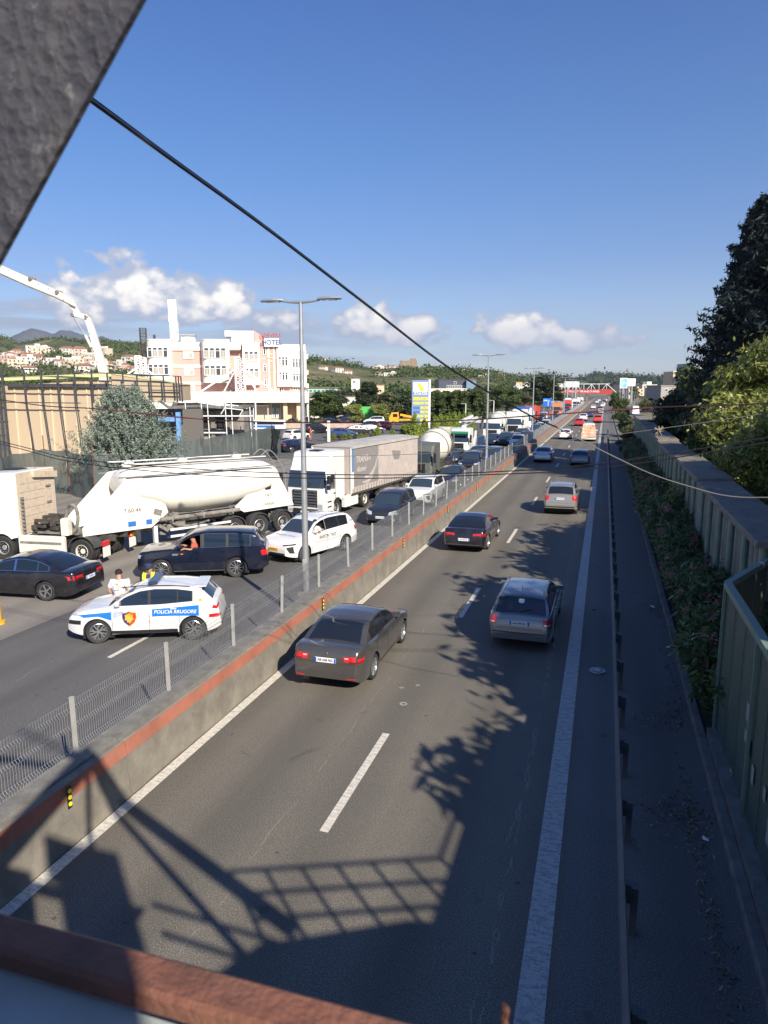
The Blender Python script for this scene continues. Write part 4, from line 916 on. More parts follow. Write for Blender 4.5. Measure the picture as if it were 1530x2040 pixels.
def curtain_truck(x, y, hd, label, cabm, side=M_canvas, roofm=M_roofgrey, LT=12.4, detail=True, top=3.82, logo=False):
    e = empty('truck', (x, y, 0), R(hd), label, 'truck')     # origin at the cab front
    truck_cab(e, cabm, grille=M_alloy if logo else M_alloyd); chassis(e, -1.9, -6.2)
    twheel(e, -1.38, 1.05); twheel(e, -1.38, -1.05); twheel(e, -5.05, 1.05, True); twheel(e, -5.05, -1.05, True); mudguards(e, -5.05, .9)
    for sg in (-1, 1):
        for k in range(4): MB().cbox((-2.55-k*.42, sg*1.10, .72), (.40, .28, .62), .04).build('side_skirt', cabm if k < 4 else M_steel, e)
    # trailer
    xf = -3.05; xr = xf-LT
    MB().box(((xf+xr)/2, 0, (1.02+top)/2), (LT, 2.46, top-1.02)).build('trailer_box', side, e)
    MB().loft([[(xx, -1.29, top), (xx, -1.29, top+.06), (xx, 0, top+.12), (xx, 1.29, top+.06), (xx, 1.29, top)] for xx in (xf+.04, xr-.04)]).build('trailer_roof', roofm, e)
    for sg in (-1, 1):
        MB().box(((xf+xr)/2, sg*1.275, top-.03), (LT, .05, .10)).build('top_rail', roofm, e)
        MB().box(((xf+xr)/2, sg*1.26, 1.02), (LT, .06, .12)).build('side_rail', M_chassis, e)
        n = 26 if detail else 10
        st = MB().box((0, sg*1.245, 1.22), (.045, .012, .32)).mesh('strap'); st.materials.append(M_dirty)
        for k in range(n): link('strap', st, e, (xf-.4-k*(LT-.7)/(n-1), 0, 0))
        if detail:
            MB().box((xf-.02, sg*1.24, 2.4), (.12, .05, 2.75)).build('corner_post', M_twhite, e)
            b = MB()
            for k in range(7): b.box((xf-1.0-k*1.7, sg*1.236, 2.5), (.02, .012, 2.4))
            b.build('curtain_fold', M_curtgrey if k < 0 else side, e)
    if logo:
        MB().box((xf-2.0, 1.238, 2.52), (3.6, .008, 2.2)).build('curtain_panel', M_curtgrey, e)
        MB().box((xf-.22, 1.24, 3.0), (.30, .012, 1.35)).build('blue_panel', mat('blue_panel', (.10, .22, .42), .6), e)
        MB().box((xf-.22, 1.24, 1.8), (.30, .012, 1.0)).build('pale_panel', M_twhite, e)
        pm_ = mat('curtain_print', (.52, .48, .45), .6)
        rot = (math.pi/2, 0, math.pi)
        text('lettering', 'TRANS', .52, pm_, e, (xf-.62, 1.246, 2.95), rot, .001, 'LEFT', .25, .012)
        text('lettering', 'oog', .30, pm_, e, (xf-2.20, 1.246, 2.95), rot, .001, 'LEFT', .25, .004)
        text('lettering', 'Alumni', .44, pm_, e, (xf-.72, 1.246, 2.38), rot, .001, 'LEFT', .25, .010)
        for k, (rr, ww) in enumerate(((1.7, .16), (2.0, .10), (2.22, .05))):
            b = MB(); o_ = arc(xf-.2-.25*k, 3.6, rr+ww, 262, 340, 18); i_ = arc(xf-.2-.25*k-.06, 3.6, rr, 262, 340, 18)
            o_ = [(-(p[0]-(xf-.9))+(xf-1.4), p[1]) for p in o_]; i_ = [(-(p[0]-(xf-.9))+(xf-1.4), p[1]) for p in i_]
            b.prism(o_+i_[::-1], 1.243, 1.246, 'y').build('road_swoosh', pm_, e)
        MB().add([(xf-5.9, 1.245, 3.12), (xf-7.4, 1.245, 2.98), (xf-7.1, 1.245, 2.45), (xf-6.3, 1.245, 2.50)], [(0, 1, 2, 3)]).build('stain_patch', M_curtgrey, e)
    chassis(e, xf-1.5, xr+.1, .86)
    for k in range(3):
        for sg in (-1, 1): twheel(e, xr+2.2+k*1.31, sg*1.05, Rw=.48)
    for sg in (-1, 1): MB().cbox((xf-5.2, sg*1.0, .68), (2.0, .4, .5), .04).build('pallet_box', M_mudg, e)
    for sg in (-1, 1): MB().box((xf-2.9, sg*.9, .5), (.14, .14, .8)).build('landing_leg', M_chassis, e)
    return e

def drum(e, xa, xb, za, zb, m, r=1.16):
    """concrete mixer drum from the front bearing (xa, za) up to the mouth (xb, zb)"""
    d = Vector((xb-xa, 0, zb-za)); L_ = d.length
    pr = [(.001, 0), (.45, .02), (.80, L_*.14), (r*.97, L_*.34), (r, L_*.46), (r*.96, L_*.58), (.72, L_*.86), (.50, L_), (.44, L_), (.62, L_*.85)]
    me = MB().lathe(pr, axis='x', n=28).mesh('drum', 50); me.materials.append(m); o = link('drum', me, e, (xa, 0, za)); o.rotation_euler = (0, -math.atan2(zb-za, xb-xa) if xb > xa else math.atan2(zb-za, xa-xb), 0 if xb > xa else math.pi)
    if xb < xa: o.rotation_euler = Vector((xb-xa, 0, zb-za)).to_track_quat('X', 'Z').to_euler()
    for f in (.34, .60): 
        k = MB().lathe([(r*.99, L_*f-.04), (r*1.01, L_*f-.04), (r*1.01, L_*f+.04), (r*.99, L_*f+.04)], axis='x', n=28).build('drum_band', M_dirty, o)
    return o
def mixer_truck(x, y, hd, label, cabm, drumm, grille=M_alloyd):
    e = empty('concrete_mixer', (x, y, 0), R(hd), label, 'mixer truck', 'concrete mixer trucks in the queue')
    truck_cab(e, cabm, 'mid', grille=grille); chassis(e, -1.9, -8.6, 1.0)
    for xx in (-1.38, -3.1, -6.2, -7.6):
        for sg in (-1, 1): twheel(e, xx, sg*1.02, xx < -5)
    drum(e, -2.9, -7.6, 2.15, 3.15, drumm, 1.28)
    b = MB(); b.loft([[(x_, -w, z_) for x_, w, z_ in ((-7.9, .5, 3.9), (-8.7, .5, 3.9), (-8.5, .3, 3.1), (-8.0, .3, 3.1))], [(x_, w, z_) for x_, w, z_ in ((-7.9, .5, 3.9), (-8.7, .5, 3.9), (-8.5, .3, 3.1), (-8.0, .3, 3.1))]]).build('hopper', drumm, e)
    MB().loft([[(-8.5, -.25, 2.5), (-8.5, .25, 2.5), (-8.5, .18, 2.35), (-8.5, -.18, 2.35)], [(-9.6, -.2, 1.5), (-9.6, .2, 1.5), (-9.6, .14, 1.38), (-9.6, -.14, 1.38)]]).build('chute', M_dirty, e)
    MB().box((-2.75, 0, 1.9), (.25, 1.6, 1.2)).build('water_tank', cabm, e)
    b = MB()
    for sg in (-1, 1): b.bar((-8.0, sg*.9, 1.1), (-8.0, sg*.6, 3.2), .1)
    b.build('rear_frame', M_chassis, e)
    for sg in (-1, 1): MB().tube([(-8.9, sg*.55, 1.0), (-8.9, sg*.55, 3.3)], .03, 6).build('ladder_rail', M_steel, e)
    return e

def tipper(x, y, hd, label, cabm, boxm, L_=7, cat='truck', roof='high', top=3.4):
    e = empty('truck', (x, y, 0), R(hd), label, cat); truck_cab(e, cabm, roof); chassis(e, -1.9, -2.8-L_)
    for xx in (-1.38, -5.6, -6.9):
        for sg in (-1, 1): twheel(e, xx, sg*1.02, xx < -5)
    MB().box((-2.7-L_/2, 0, (1.15+top)/2), (L_, 2.44, top-1.15)).build('cargo_box', boxm, e)
    rb = MB().box((0, 0, (1.15+top)/2), (.08, 2.50, top-1.15)).mesh('rib'); rb.materials.append(boxm)
    for k in range(6): link('rib', rb, e, (-2.8-k*(L_-.2)/5, 0, 0))
    return e

# ---- Scania-style white tractor with curtain trailer, level with the nearest lamp post
curtain_truck(-15.25, 35.05, 263.2, 'white high-roof truck with a long dusty grey curtain trailer reading TRANS, behind the white taxi', M_twhite, logo=True, LT=10.5, top=3.72)
mixer_truck(-13.0, 50.0, 267, 'dark grey cab concrete mixer with a cream drum right behind the curtain trailer', mat('truck_grey', (.10, .11, .10), .5, dirt=.4, vscale=2, dirtcol=(.25, .23, .2)), M_cream)
e = mixer_truck(-14.3, 95, 269, 'white concrete mixer behind the pump truck, its pale drum showing over the cab', M_twhite, mat('drum_pale', (.60, .62, .56), .6, dirt=.3))
e = mixer_truck(-12.9, 121, 269, 'small far white mixer truck between the blue truck and the red lorry', M_twhite, M_twhite)

# ---- pump truck with folded boom
e = empty('concrete_pump', (-14.1, 70.5, 0), R(268), 'white concrete pump truck with green sun visor strip and folded boom on top', 'pump truck')
truck_cab(e, M_twhite, 'mid', visor=True); chassis(e, -1.9, -10.5, 1.0)
MB().box((-.30, 0, 2.66), (.10, 2.3, .30)).build('visor_strip', M_mgreen, e)
for xx in (-1.38, -3.0, -7.5, -8.9):
    for sg in (-1, 1): twheel(e, xx, sg*1.02, xx < -5)
for (p, q, w) in (((-3.0, 0, 3.2), (-9.8, 0, 3.75), .34), ((-9.7, .32, 3.4), (-2.6, .32, 3.85), .28), ((-2.8, -.3, 3.65), (-8.8, -.3, 4.05), .22), ((-3.3, -.55, 2.9), (-8.8, -.55, 3.1), .2)):
    MB().bar(p, q, w, w*1.2).build('boom_section', M_twhite, e)
MB().lathe([(.001, 1.1), (.55, 1.1), (.5, 2.4), (.3, 3.1), (.001, 3.1)], (-3.2, 0, 0), 'z', 14).build('turret', M_twhite, e, True)
for sg in (-1, 1):
    MB().box((-6.2, sg*1.1, 1.5), (6.2, .3, .9)).build('side_locker', M_twhite, e)
    MB().bar((-3.6, sg*1.15, 1.0), (-3.9, sg*1.15, 2.7), .2).build('outrigger', M_twhite, e); MB().bar((-9.6, sg*1.15, 1.0), (-9.2, sg*1.15, 2.6), .2).build('outrigger', M_twhite, e)
MB().tube([(-3.0, .52, 3.3), (-6, .5, 3.6), (-9.9, .5, 3.9), (-10.1, .4, 3.3)], .07, 8).build('pump_hose', M_dirty, e)
MB().loft([[(-10.2, -.5, 1.6), (-11.2, -.5, 1.6), (-11.0, -.4, .8), (-10.3, -.4, .8)], [(-10.2, .5, 1.6), (-11.2, .5, 1.6), (-11.0, .4, .8), (-10.3, .4, .8)]]).build('hopper', M_dirty, e)

tipper(-12.95, 107.5, 269, 'white high-roof truck further back in the queue, in front of the blue tipper', M_twhite, M_twhite, 6)
tipper(-13.7, 121, 269, 'tipper truck with a tall blue body behind the white truck', M_twhite, M_tblue, 9, top=3.9)
tipper(-14.8, 150, 269, 'red truck in the left queue under the blue road sign', M_tred, M_tred, 6)
tipper(-11.6, 183, 269, 'orange high cab truck standing beside the fourth lamp post', M_torange, mat('box_greyblue', (.25, .32, .42), .5), 8, top=3.8)
tipper(-11.2, 226, 269, 'distant red topped truck behind the orange truck', M_tred, M_twhite, 7, top=3.8)
tipper(-9.8, 262, 269, 'distant white and red box truck near the footbridge', M_twhite, M_tred, 7)
tipper(-13.3, 205, 269, 'distant white truck left of the red topped one', M_twhite, M_twhite, 7)
tipper(-10.2, 305, 269, 'far white lorry close to the footbridge span', M_twhite, M_twhite, 7)
tipper(-14.0, 285, 269, 'far white lorry furthest left under the footbridge', M_twhite, M_twhite, 7)

# ---- tractor unit and powder tank trailer, jackknifed at the left
TH = R(186); hdv = Vector((math.cos(TH), math.sin(TH), 0)); ax = Vector((-20.55, 24.35, 0))
e = empty('truck_tractor', ax+hdv*4.55, TH, 'dusty cream tractor unit with tan back wall, coupled to the tank trailer', 'truck'); TRA = e
cabo = truck_cab(e, M_twhite, 'high', x0=0)
MB().box((-2.262, 0, 2.35), (.03, 2.36, 2.55)).build('back_wall', M_tan, e)
for k in range(6): MB().box((-2.280, .25, 1.45+k*.34), (.008, 1.5, .010)).build('back_rib', M_dirty, e)
for z in (2.9, 2.2): MB().cbox((-2.30, -.72, z), (.06, .30, .08), .01).build('hinge', M_dirty, e)
MB().box((-2.33, -.5, 3.42), (.16, 1.5, .26), Matrix.Rotation(.1, 3, 'X')).build('air_deflector', M_tan, e)
for k in range(10): MB().box((-2.34, 1.02, 1.15+k*.16), (.12, .10, .09)).build('air_intake_rib', M_dirty, e)
chassis(e, -2.0, -6.1); mudguards(e, -5.0, .88)
twheel(e, -1.38, 1.05); twheel(e, -1.38, -1.05); twheel(e, -5.0, 1.05, True); twheel(e, -5.0, -1.05, True)
for sg in (-1, 1):
    MB().cbox((-3.2, sg*1.12, .72), (2.1, .22, .72), .04).build('side_skirt', M_cream, e)
    MB().box((-3.2, sg*1.24, .80), (1.9, .012, .10)).build('skirt_groove', M_dirty, e)
    MB().cbox((-5.98, sg*.98, .86), (.10, .44, .20), .01).build('tail_light', M_red, e)
    MB().box((-6.0, sg*.98, .52), (.02, .50, .42)).build('mud_flap', M_twhite, e)
MB().box((-6.06, -.95, .86), (.02, .42, .14)).build('license_plate', M_plateo, e)
r_ = random.Random(5); b = MB()
for k in range(46):
    c_ = Vector((-2.45-r_.random()*1.0, r_.uniform(-.8, .8), 1.05+r_.random()*.55)); b.box(c_, (r_.uniform(.08, .5), r_.uniform(.06, .3), r_.uniform(.05, .25)), Matrix.Rotation(r_.uniform(-.5, .5), 3, 'Z'))
b.build('engine_gear', M_chassis, e)
MB().box((-3.6, 0, 1.10), (1.9, 1.3, .08)).build('deck_plate', M_dirty, e)
MB().lathe([(.001, 1.18), (.5, 1.18), (.55, 1.10)], (-5.0, 0, 0), 'z', 20).build('fifth_wheel', M_chassis, e)
hp = [(-3.9, .55, 1.15), (-4.05, .60, 2.0), (-4.25, .65, 2.30), (-4.55, .70, 2.2), (-4.62, .72, 1.7), (-4.40, .70, 1.2), (-4.1, .7, 1.1)]
MB().tube(smooth_curve(hp, 30), .07, 8).build('rubber_hose', M_dirty, e, True)
MB().cbox((-4.15, .85, 1.45), (.35, .35, .7), .05).build('air_tank', M_cream, e)

TT = R(239.5); tv = Vector((math.cos(TT), math.sin(TT), 0)); tl = Vector((-tv.y, tv.x, 0))
e = empty('tank_trailer', ax-tv*9.6, TT, 'cream powder tank trailer with sloping ends and three axles, behind the dark blue off-roader', 'tank trailer')
b = MB(); rings = []
for x_, zt, zb, w in ((.35, 3.0, 2.45, .55), (.55, 3.30, 2.25, .95), (1.1, 3.55, 2.0, 1.18), (1.9, 3.66, 1.75, 1.25), (3.2, 3.70, 1.42, 1.26), (5.0, 3.70, 1.40, 1.26), (6.4, 3.70, 1.50, 1.26), (7.1, 3.70, 1.95, 1.25), (7.7, 3.66, 2.15, 1.22), (8.1, 3.52, 2.40, 1.10), (8.25, 3.30, 2.6, .85)):
    zc = zt-min(w, (zt-zb)*.62); ring = []
    for k in range(28):
        a = 2*math.pi*k/28; c_, s_ = math.cos(a), math.sin(a)
        if s_ >= 0: ring.append((x_, w*math.copysign(abs(c_)**.85, c_), zc+(zt-zc)*s_**.9))
        else: ring.append((x_, w*math.copysign(abs(c_)**1.25, c_), zc-(zc-zb)*abs(s_)**.85))
    rings.append(ring)
for x_ in (1.5, 3.2, 5.0, 6.7):
    i_ = min(range(len(rings)), key=lambda q: abs(rings[q][0][0]-x_)); rg = rings[i_]; cz_ = sum(p[2] for p in rg)/28
    MB().loft([[(x_+dx, p[1]*1.012, cz_+(p[2]-cz_)*1.014) for p in rg] for dx in (-.03, .03)], cap=False).build('weld_band', M_cream, e, True)
b.loft(rings).build('tank', M_tankw, e, 60)
for sg in (-1, 1):
    MB().prism([(6.7, 2.3), (7.5, 3.2), (7.75, 3.45), (8.2, 3.40), (10.2, 1.45), (10.2, 1.12), (7.3, 1.12), (6.5, 1.7)], sg*1.1-.02, sg*1.1+.02, 'y').build('front_skirt', M_tankw, e)
    MB().prism([(2.6, 2.0), (1.6, 2.9), (.85, 3.15), (-.15, 1.30), (2.7, 1.25), (3.2, 1.55)], sg*1.10-.02, sg*1.10+.02, 'y').build('rear_skirt', M_tankw, e)
    MB().tube([(3.0, sg*1.18, 1.42), (6.9, sg*1.18, 1.42)], .10, 10).build('side_pipe', M_dirty, e, True)
    for x_ in (3.4, 4.9, 6.4): MB().box((x_, sg*1.18, 1.42), (.06, .24, .26)).build('pipe_clamp', M_steel, e)
    MB().box((5.0, sg*1.22, .92), (3.0, .04, .10)).build('side_guard', M_twhite, e); MB().box((5.0, sg*1.22, .62), (3.0, .04, .10)).build('side_guard', M_twhite, e)
    MB().box((7.05, sg*.9, .62), (.16, .16, 1.0)).build('landing_leg', M_twhite, e); MB().box((7.05, sg*.9, .08), (.34, .34, .05)).build('leg_foot', M_chassis, e)
    for k in range(2): MB().cbox((7.9-k*.5 if k else 8.15, sg*1.125, 1.38), (.34 if not k else .26, .012, .22), .01).build('blue_sign', mat('sign_blue', (.03, .14, .45), .5), e)
    MB().tube([(1.2, sg*.75, 3.78), (8.3, sg*.75, 3.86)], .035, 6).build('walkway_rail', M_twhite, e, True)
    MB().prism([(1.0, 3.35), (8.6, 3.35), (8.6, 3.39), (1.0, 3.39)], sg*1.10, sg*1.20, 'y').build('edge_rail', M_dirty, e)
    for k in range(3):
        x_ = .55+k*1.35; twheel(e, x_, sg*1.03, Rw=.52)
        MB().prism(arc(x_, .52, .62, 170, 10, 12)+arc(x_, .52, .58, 170, 10, 12)[::-1], sg*.80, sg*1.22, 'y').build('mudguard', M_mudg, e)
MB().box((4.6, 0, 3.76), (6.2, .62, .03)).build('walkway', M_dirty, e)
for x_ in (2.4, 5.2, 7.7):
    MB().lathe([(.001, 3.92), (.22, 3.90), (.26, 3.84), (.26, 3.70)], (x_, 0, 0), 'z', 16).build('hatch', M_tankw, e, True)
    MB().tube([(x_-.35, -.2, 3.86), (x_, 0, 4.02), (x_+.35, .2, 3.86)], .02, 5).build('hatch_lever', M_steel, e)
chassis(e, -.2, 9.7, 1.12, 1.0)
b = MB()
for k in range(60): b.box((r_.uniform(5.9, 7.4), r_.uniform(-.9, 1.15), r_.uniform(.75, 1.75)), (r_.uniform(.05, .5), r_.uniform(.04, .2), r_.uniform(.04, .3)), Matrix.Rotation(r_.uniform(-.6, .6), 3, 'Y'))
b.build('pump_gear', M_dirty, e)
MB().tube(smooth_curve([(6.6, 1.0, 1.5), (6.2, 1.2, 1.1), (5.5, 1.22, 1.0), (4.6, 1.2, 1.1)], 14), .05, 7).build('transfer_hose', M_dirty, e, True)
for dx in (0, .34):
    MB().tube(smooth_curve([(-.05+dx*.2, .5-dx*2, 1.2), (-.10, .5-dx*2, 2.6), (.25, .5-dx*2, 3.5), (.8, .5-dx*2, 4.05), (1.3, .5-dx*2, 3.8)], 16), .022, 6).build('ladder_rail', M_steel, e, True)
for k in range(9): MB().tube([(-.08, .5, 1.4+k*.24), (-.08, -.18, 1.4+k*.24)], .014, 5).build('ladder_rung', M_steel, e)
text('lettering', '7.60.46', .26, M_ink, e, (8.1, 1.13, 1.95), (math.pi/2, 0, math.pi), .001)
text('lettering', 'TANKER', .17, M_ink, e, (1.35, 1.13, 1.50), (math.pi/2, 0, math.pi), .001, shear=.2)
b = MB(); b.prism([(1.1, 2.55), (1.35, 2.7), (1.6, 2.55), (1.5, 2.2), (1.2, 2.2)], 1.125, 1.13, 'y').build('emblem', M_ink, e)
text('lettering', 'S & S', .20, M_ink, e, (1.35, 1.13, 1.95), (math.pi/2, 0, math.pi), .001)

# ------------------------------------------------------------------ cars, near to far
e, B, ob = car('jetta', -5.93, 16.88, 90.3, P_grey, 'dark grey saloon with chrome ten-spoke wheels, number AB 628 NG, nearest car')
plate_on(e, B, 'r', 'AB 628 NG', .79)
MB().lathe([(.035, 0), (.052, 0), (.052, .012), (.035, .012)], (-2.292, 0, .93), 'x', 20).build('badge', M_chrome, e)
text('badge', 'W', .07, M_chrome, e, (-2.300, 0, .93), (math.pi/2, 0, -math.pi/2), .002)
MB().lathe([(.03, 0), (.036, 0), (.036, .08)], (-2.30, .55, .31), 'x', 12).build('exhaust', M_chrome, e); MB().lathe([(.03, 0), (.036, 0), (.036, .08)], (-2.30, .46, .31), 'x', 12).build('exhaust', M_chrome, e)
e, B, ob = car('wagon', -1.89, 20.85, 89.6, P_silver, 'silver grey estate car with roof rails and a white eagle sticker, driving in the shade')
plate_on(e, B, 'r', 'AA 596 SL', .79)
MB().tube([(B.L/2-4.47, 0, 1.06), (B.L/2-4.40, -.28, 1.13)], .012, 5).build('rear_wiper', M_black, e); MB().tube([(-1.65, 0, 1.47), (-1.85, 0, 1.72)], .006, 5).build('aerial', M_black, e)
# white double-headed eagle sticker on the rear glass
def on_glass(B, d, u, off=.012):
    zt = B.roof(d); sl = (B.roof(d+.01)-B.roof(d-.01))/.02; nn = math.hypot(1, sl); we = B.gw(zt-B.cam, d); return Vector((B.L/2-(d-sl/nn*off), u*we, zt-B.cam*abs(u)**2.4+off/nn))
half = [(0, .95), (.10, .80), (.22, 1.0), (.42, .98), (.34, .84), (.60, .92), (.62, .75), (.66, .55), (.60, .38), (.66, .22), (.46, .26), (.34, .12), (.22, .20), (.0, 0)]
pts = [(x, y) for x, y in half]+[(-x, y) for x, y in half[-2:0:-1]]; w = .115
b = MB(); b.add([on_glass(B, 4.30-.10*(y), x*.17) for x, y in pts], [tuple(range(len(pts)))]); b.build('eagle_sticker', M_white, e)
e, B, ob = car('saloon', -5.52, 32.1, 89.5, P_black, 'black executive saloon with red tail lamps ahead of the dark grey saloon'); plate_on(e, B, 'r', 'AA 370 LS', .60)
e, B, ob = car('suv', -2.12, 42.6, 90, P_beige, 'beige off-road style hatch with roof rails, sunlit behind the trees shade'); plate_on(e, B, 'r', 'AA 918 PH', .95)
e, B, ob = car('jetta', -5.5, 71.7, 90, P_lblue, 'pale silver blue saloon driving into the wide tree shadow'); plate_on(e, B, 'r', 'AB 104 KM', .79)
car('hatch', -1.95, 69.2, 90, P_mgrey, 'dark grey blue hatchback level with the pale blue saloon')
car('hatch', -5.15, 104.9, 90, P_white, 'small white hatchback in front of the painted van')
e, B, ob = car('van', -1.92, 102.6, 90, P_white, 'tall white van with orange and red food pictures all over its rear', 'van')
M_ad = bpy.data.materials.new('van_food_print'); M_ad.use_nodes = True; t = NT(M_ad.node_tree); v = t.new('ShaderNodeTexCoord').outputs['Object']
c = t.ramp(t.noise(v, 1.9, 5, .6, 1.2), [(.36, (.72, .68, .60)), (.46, (.75, .36, .12)), (.54, (.70, .55, .40)), (.62, (.55, .06, .04)), (.72, (.72, .66, .58))]); t.l.new(c, t.n['Principled BSDF'].inputs['Base Color']); MATS['van_food_print'] = M_ad
b = MB(); b.add([(-2.80, -.93, .55), (-2.80, .93, .55), (-2.775, .93, 1.2), (-2.775, -.93, 1.2)], [(0, 1, 2, 3)]); b.add([(-2.755, -.86, 1.26), (-2.755, .86, 1.26), (-2.66, .80, 2.28), (-2.66, -.80, 2.28)], [(0, 1, 2, 3)]); b.build('printed_film', M_ad, e)
car('hatch', -4.6, 143.5, 90, P_red, 'red hatchback beyond the small white hatchback'); car('suv', -1.3, 157.4, 90, P_lred, 'red off-road style car ahead of the painted van')
car('suv', -4.5, 166, 90, P_white, 'white car just ahead of the red hatchback'); car('jetta', -3.6, 190, 90, P_blue, 'blue saloon ahead of the far white car')
gfar = 'small distant cars driving away towards the footbridge'; lf = 'tiny distant car driving away before the far footbridge'
for k, (x, y, p) in enumerate(((-1.2, 218, P_white), (-1.6, 240, P_black), (-4.0, 268, P_white), (-.9, 296, P_white), (-.7, 330, P_white), (-3.9, 375, P_white), (-.4, 385, P_black), (-3.4, 430, P_white), (1.0, 440, P_white))):
    car('jetta' if k % 2 else 'hatch', x, y, 90, p, lf, 'car', gfar, skip=('door_gap', 'door_handle', 'brake_disc', 'rim', 'mirror', 'side_crease'))

# police car: white crossover side-on with blue bands
e, B, ob = car('crossover', -12.36, 17.0, 203.5, P_white, 'white POLICIA RRUGORE patrol car with blue bands standing across the opposite lanes', 'police car', steer=16)
M_pblue = mat('police_blue', (.005, .16, .62), .4, coat=.4)
B.patch([(2.34, .94), (2.9, .97), (3.62, 1.02)], [(2.34, .74), (2.9, .74), (3.62, .72)], 's', .008, 3, 1, 10).build('blue_band', M_pblue, e, True)
B.patch([(.34, .83), (.7, .865), (1.24, .90)], [(.50, .76), (.90, .785), (1.24, .66)], 's', .008, 3, 1, 10).build('blue_band', M_pblue, e, True)
for k in range(9): B.patch([(1.29+k*.032, .90), (1.29+k*.032+.014, .90)], [(1.29+k*.032, .72+.01*k), (1.29+k*.032+.014, .72+.01*k)], 's', .008, 2, 1, 1).build('blue_stripe', M_pblue, e)
yy = B.hw(2.9, .85)+.026; rot = (math.pi/2, 0, math.pi)
t1 = text('lettering', 'POLICIA RRUGORE', .145, M_white, e, (B.L/2-2.97, yy, .855), (math.pi/2+.03, R(1.2), math.pi), .001, bold=.002, shear=.2, sx=.93)
M_shr = mat('shield_red', (.62, .05, .04), .4); M_shb = mat('shield_blue', (.02, .03, .20), .4); M_gold = mat('gold', (.75, .42, .05), .4)
def shield(cx, cz, s, x_off, m, nm, off, half=0):
    pl = [(-.5, .42), (-.25, .45), (0, .55), (.25, .45), (.5, .42), (.5, .05), (.38, -.28), (0, -.60), (-.38, -.28), (-.5, .05)]
    if half < 0: pl = [(max(0, a), b_) for a, b_ in pl]
    y_ = B.hw(cx, cz)+off
    MB().prism([(B.L/2-cx+(-a)*s, cz+b_*s) for a, b_ in pl], y_-.003, y_, 'y').build(nm, m, e)
shield(1.72, .70, .40, 0, M_gold, 'shield_rim', .008); shield(1.72, .70, .36, 0, M_shb, 'shield', .011); shield(1.72, .70, .36, 0, M_shr, 'shield_half', .014, -1)
half = [(0, .5), (.08, .40), (.22, .48), (.20, .32), (.38, .36), (.34, .12), (.40, -.10), (.22, -.12), (.16, -.34), (.06, -.28), (0, -.42)]
MB().prism([(B.L/2-1.72+x*.30, .70+z*.34) for x, z in half+[(-x, z) for x, z in half[-2:0:-1]]], B.hw(1.72, .7)+.015, B.hw(1.72, .7)+.019, 'y').build('eagle', M_gold, e)
MB().cbox((-.22, 0, 1.605), (.26, 1.02, .08), .03).build('light_bar', mat('bar_blue_black', (.03, .05, .10), .3, coat=.5), e)
MB().tube([(.62, .60, 1.515), (.1, .63, 1.56), (-.7, .62, 1.545), (-1.25, .58, 1.49)], .014, 6).build('roof_rail', M_black, e, True)
MB().cbox((-1.53, 0, 1.475), (.34, 1.12, .035), .02).build('roof_spoiler', P_white, e)
b = MB(); b.lathe([(.001, 0), (.055, 0)], (0, 0, 0), 'y', 14); o = b.build('seal', M_gold, e); o.location = (B.L/2-3.66, B.gw(1.14, 3.66)+.01, 1.14); o.rotation_euler = (0, 0, math.pi)
B.patch([(1.22, .36), (3.02, .36)], [(1.22, .26), (3.02, .26)], 's', .010, 1, 1, 6).build('sill_cladding', M_black, e)

def open_window(objs, e, B, kind, da, db, up=.085):
    """drop the glass and shell at the left front window; leaves a dark hollow cabin"""
    me = objs[1].data.copy(); objs[1].data = me; b = bmesh.new(); b.from_mesh(me); kill = []
    for f in b.faces:
        c_ = f.calc_center_median(); d = B.L/2-c_.x
        if c_.y > .3 and da < d < db and B.belt(d)-.06 < c_.z < B.roof(d)-B.cam-up*.5: kill.append(f)
    bmesh.ops.delete(b, geom=kill, context='FACES'); b.to_mesh(me); b.free()
    rem = []
    for (o, (nm, m_, role, par, loc, rot)) in zip(objs, CARS[kind][1]):
        if o is None: continue
        if nm == 'side_window' and 'side_window' not in rem and sum(v.co.y for v in o.data.vertices) > 0: bpy.data.objects.remove(o); rem.append('side_window')
        elif nm == 'window_surround' and sum(v.co.y for v in o.data.vertices) > 0:
            m2_ = o.data.copy(); o.data = m2_; bb_ = bmesh.new(); bb_.from_mesh(m2_)
            k_ = [f for f in bb_.faces if da < B.L/2-f.calc_center_median().x < db]; bmesh.ops.delete(bb_, geom=k_, context='FACES'); bb_.to_mesh(m2_); bb_.free()
    xm = B.L/2-(da+db)/2
    MB().box((xm-.55, -.35, B.belt(da)-.25), (2.0, .9, .6)).build('interior', M_dark, e)
    MB().box((xm-.45, .32, B.belt(da)-.02), (.14, .48, .55), Matrix.Rotation(-.15, 3, 'Y')).build('seat', M_ink, e)
    MB().lathe([(.17, -.012), (.185, 0), (.17, .012)], (0, 0, 0), 'x', 20).build('steering_wheel', M_black, e).location = (xm+.42, .36, B.belt(da)+.02)
    pts = []
    for i in range(9): d = da+(db-da)*i/8; hi = max(B.belt(d)+.02, B.roof(d)-B.cam-up+.03); pts.append((B.L/2-d, B.gw(hi, d)+.004, hi))
    pts += [(B.L/2-db, B.gw(B.belt(db)+.02, db)+.004, B.belt(db)+.02), (B.L/2-da, B.gw(B.belt(da)+.02, da)+.004, B.belt(da)+.02)]
    MB().tube(pts+[pts[0]], .016, 5).build('window_frame', M_black, e)
    return xm
e_rr, B_rr, o_rr = car('offroader', -14.42, 23.5, 204.5, P_navy, 'dark navy luxury off-roader with bright alloys, driver leaning out, behind the patrol car', 'off-road car', skip=('door_gap',))
XM_RR = open_window(o_rr, e_rr, B_rr, 'offroader', 1.56, 2.34)
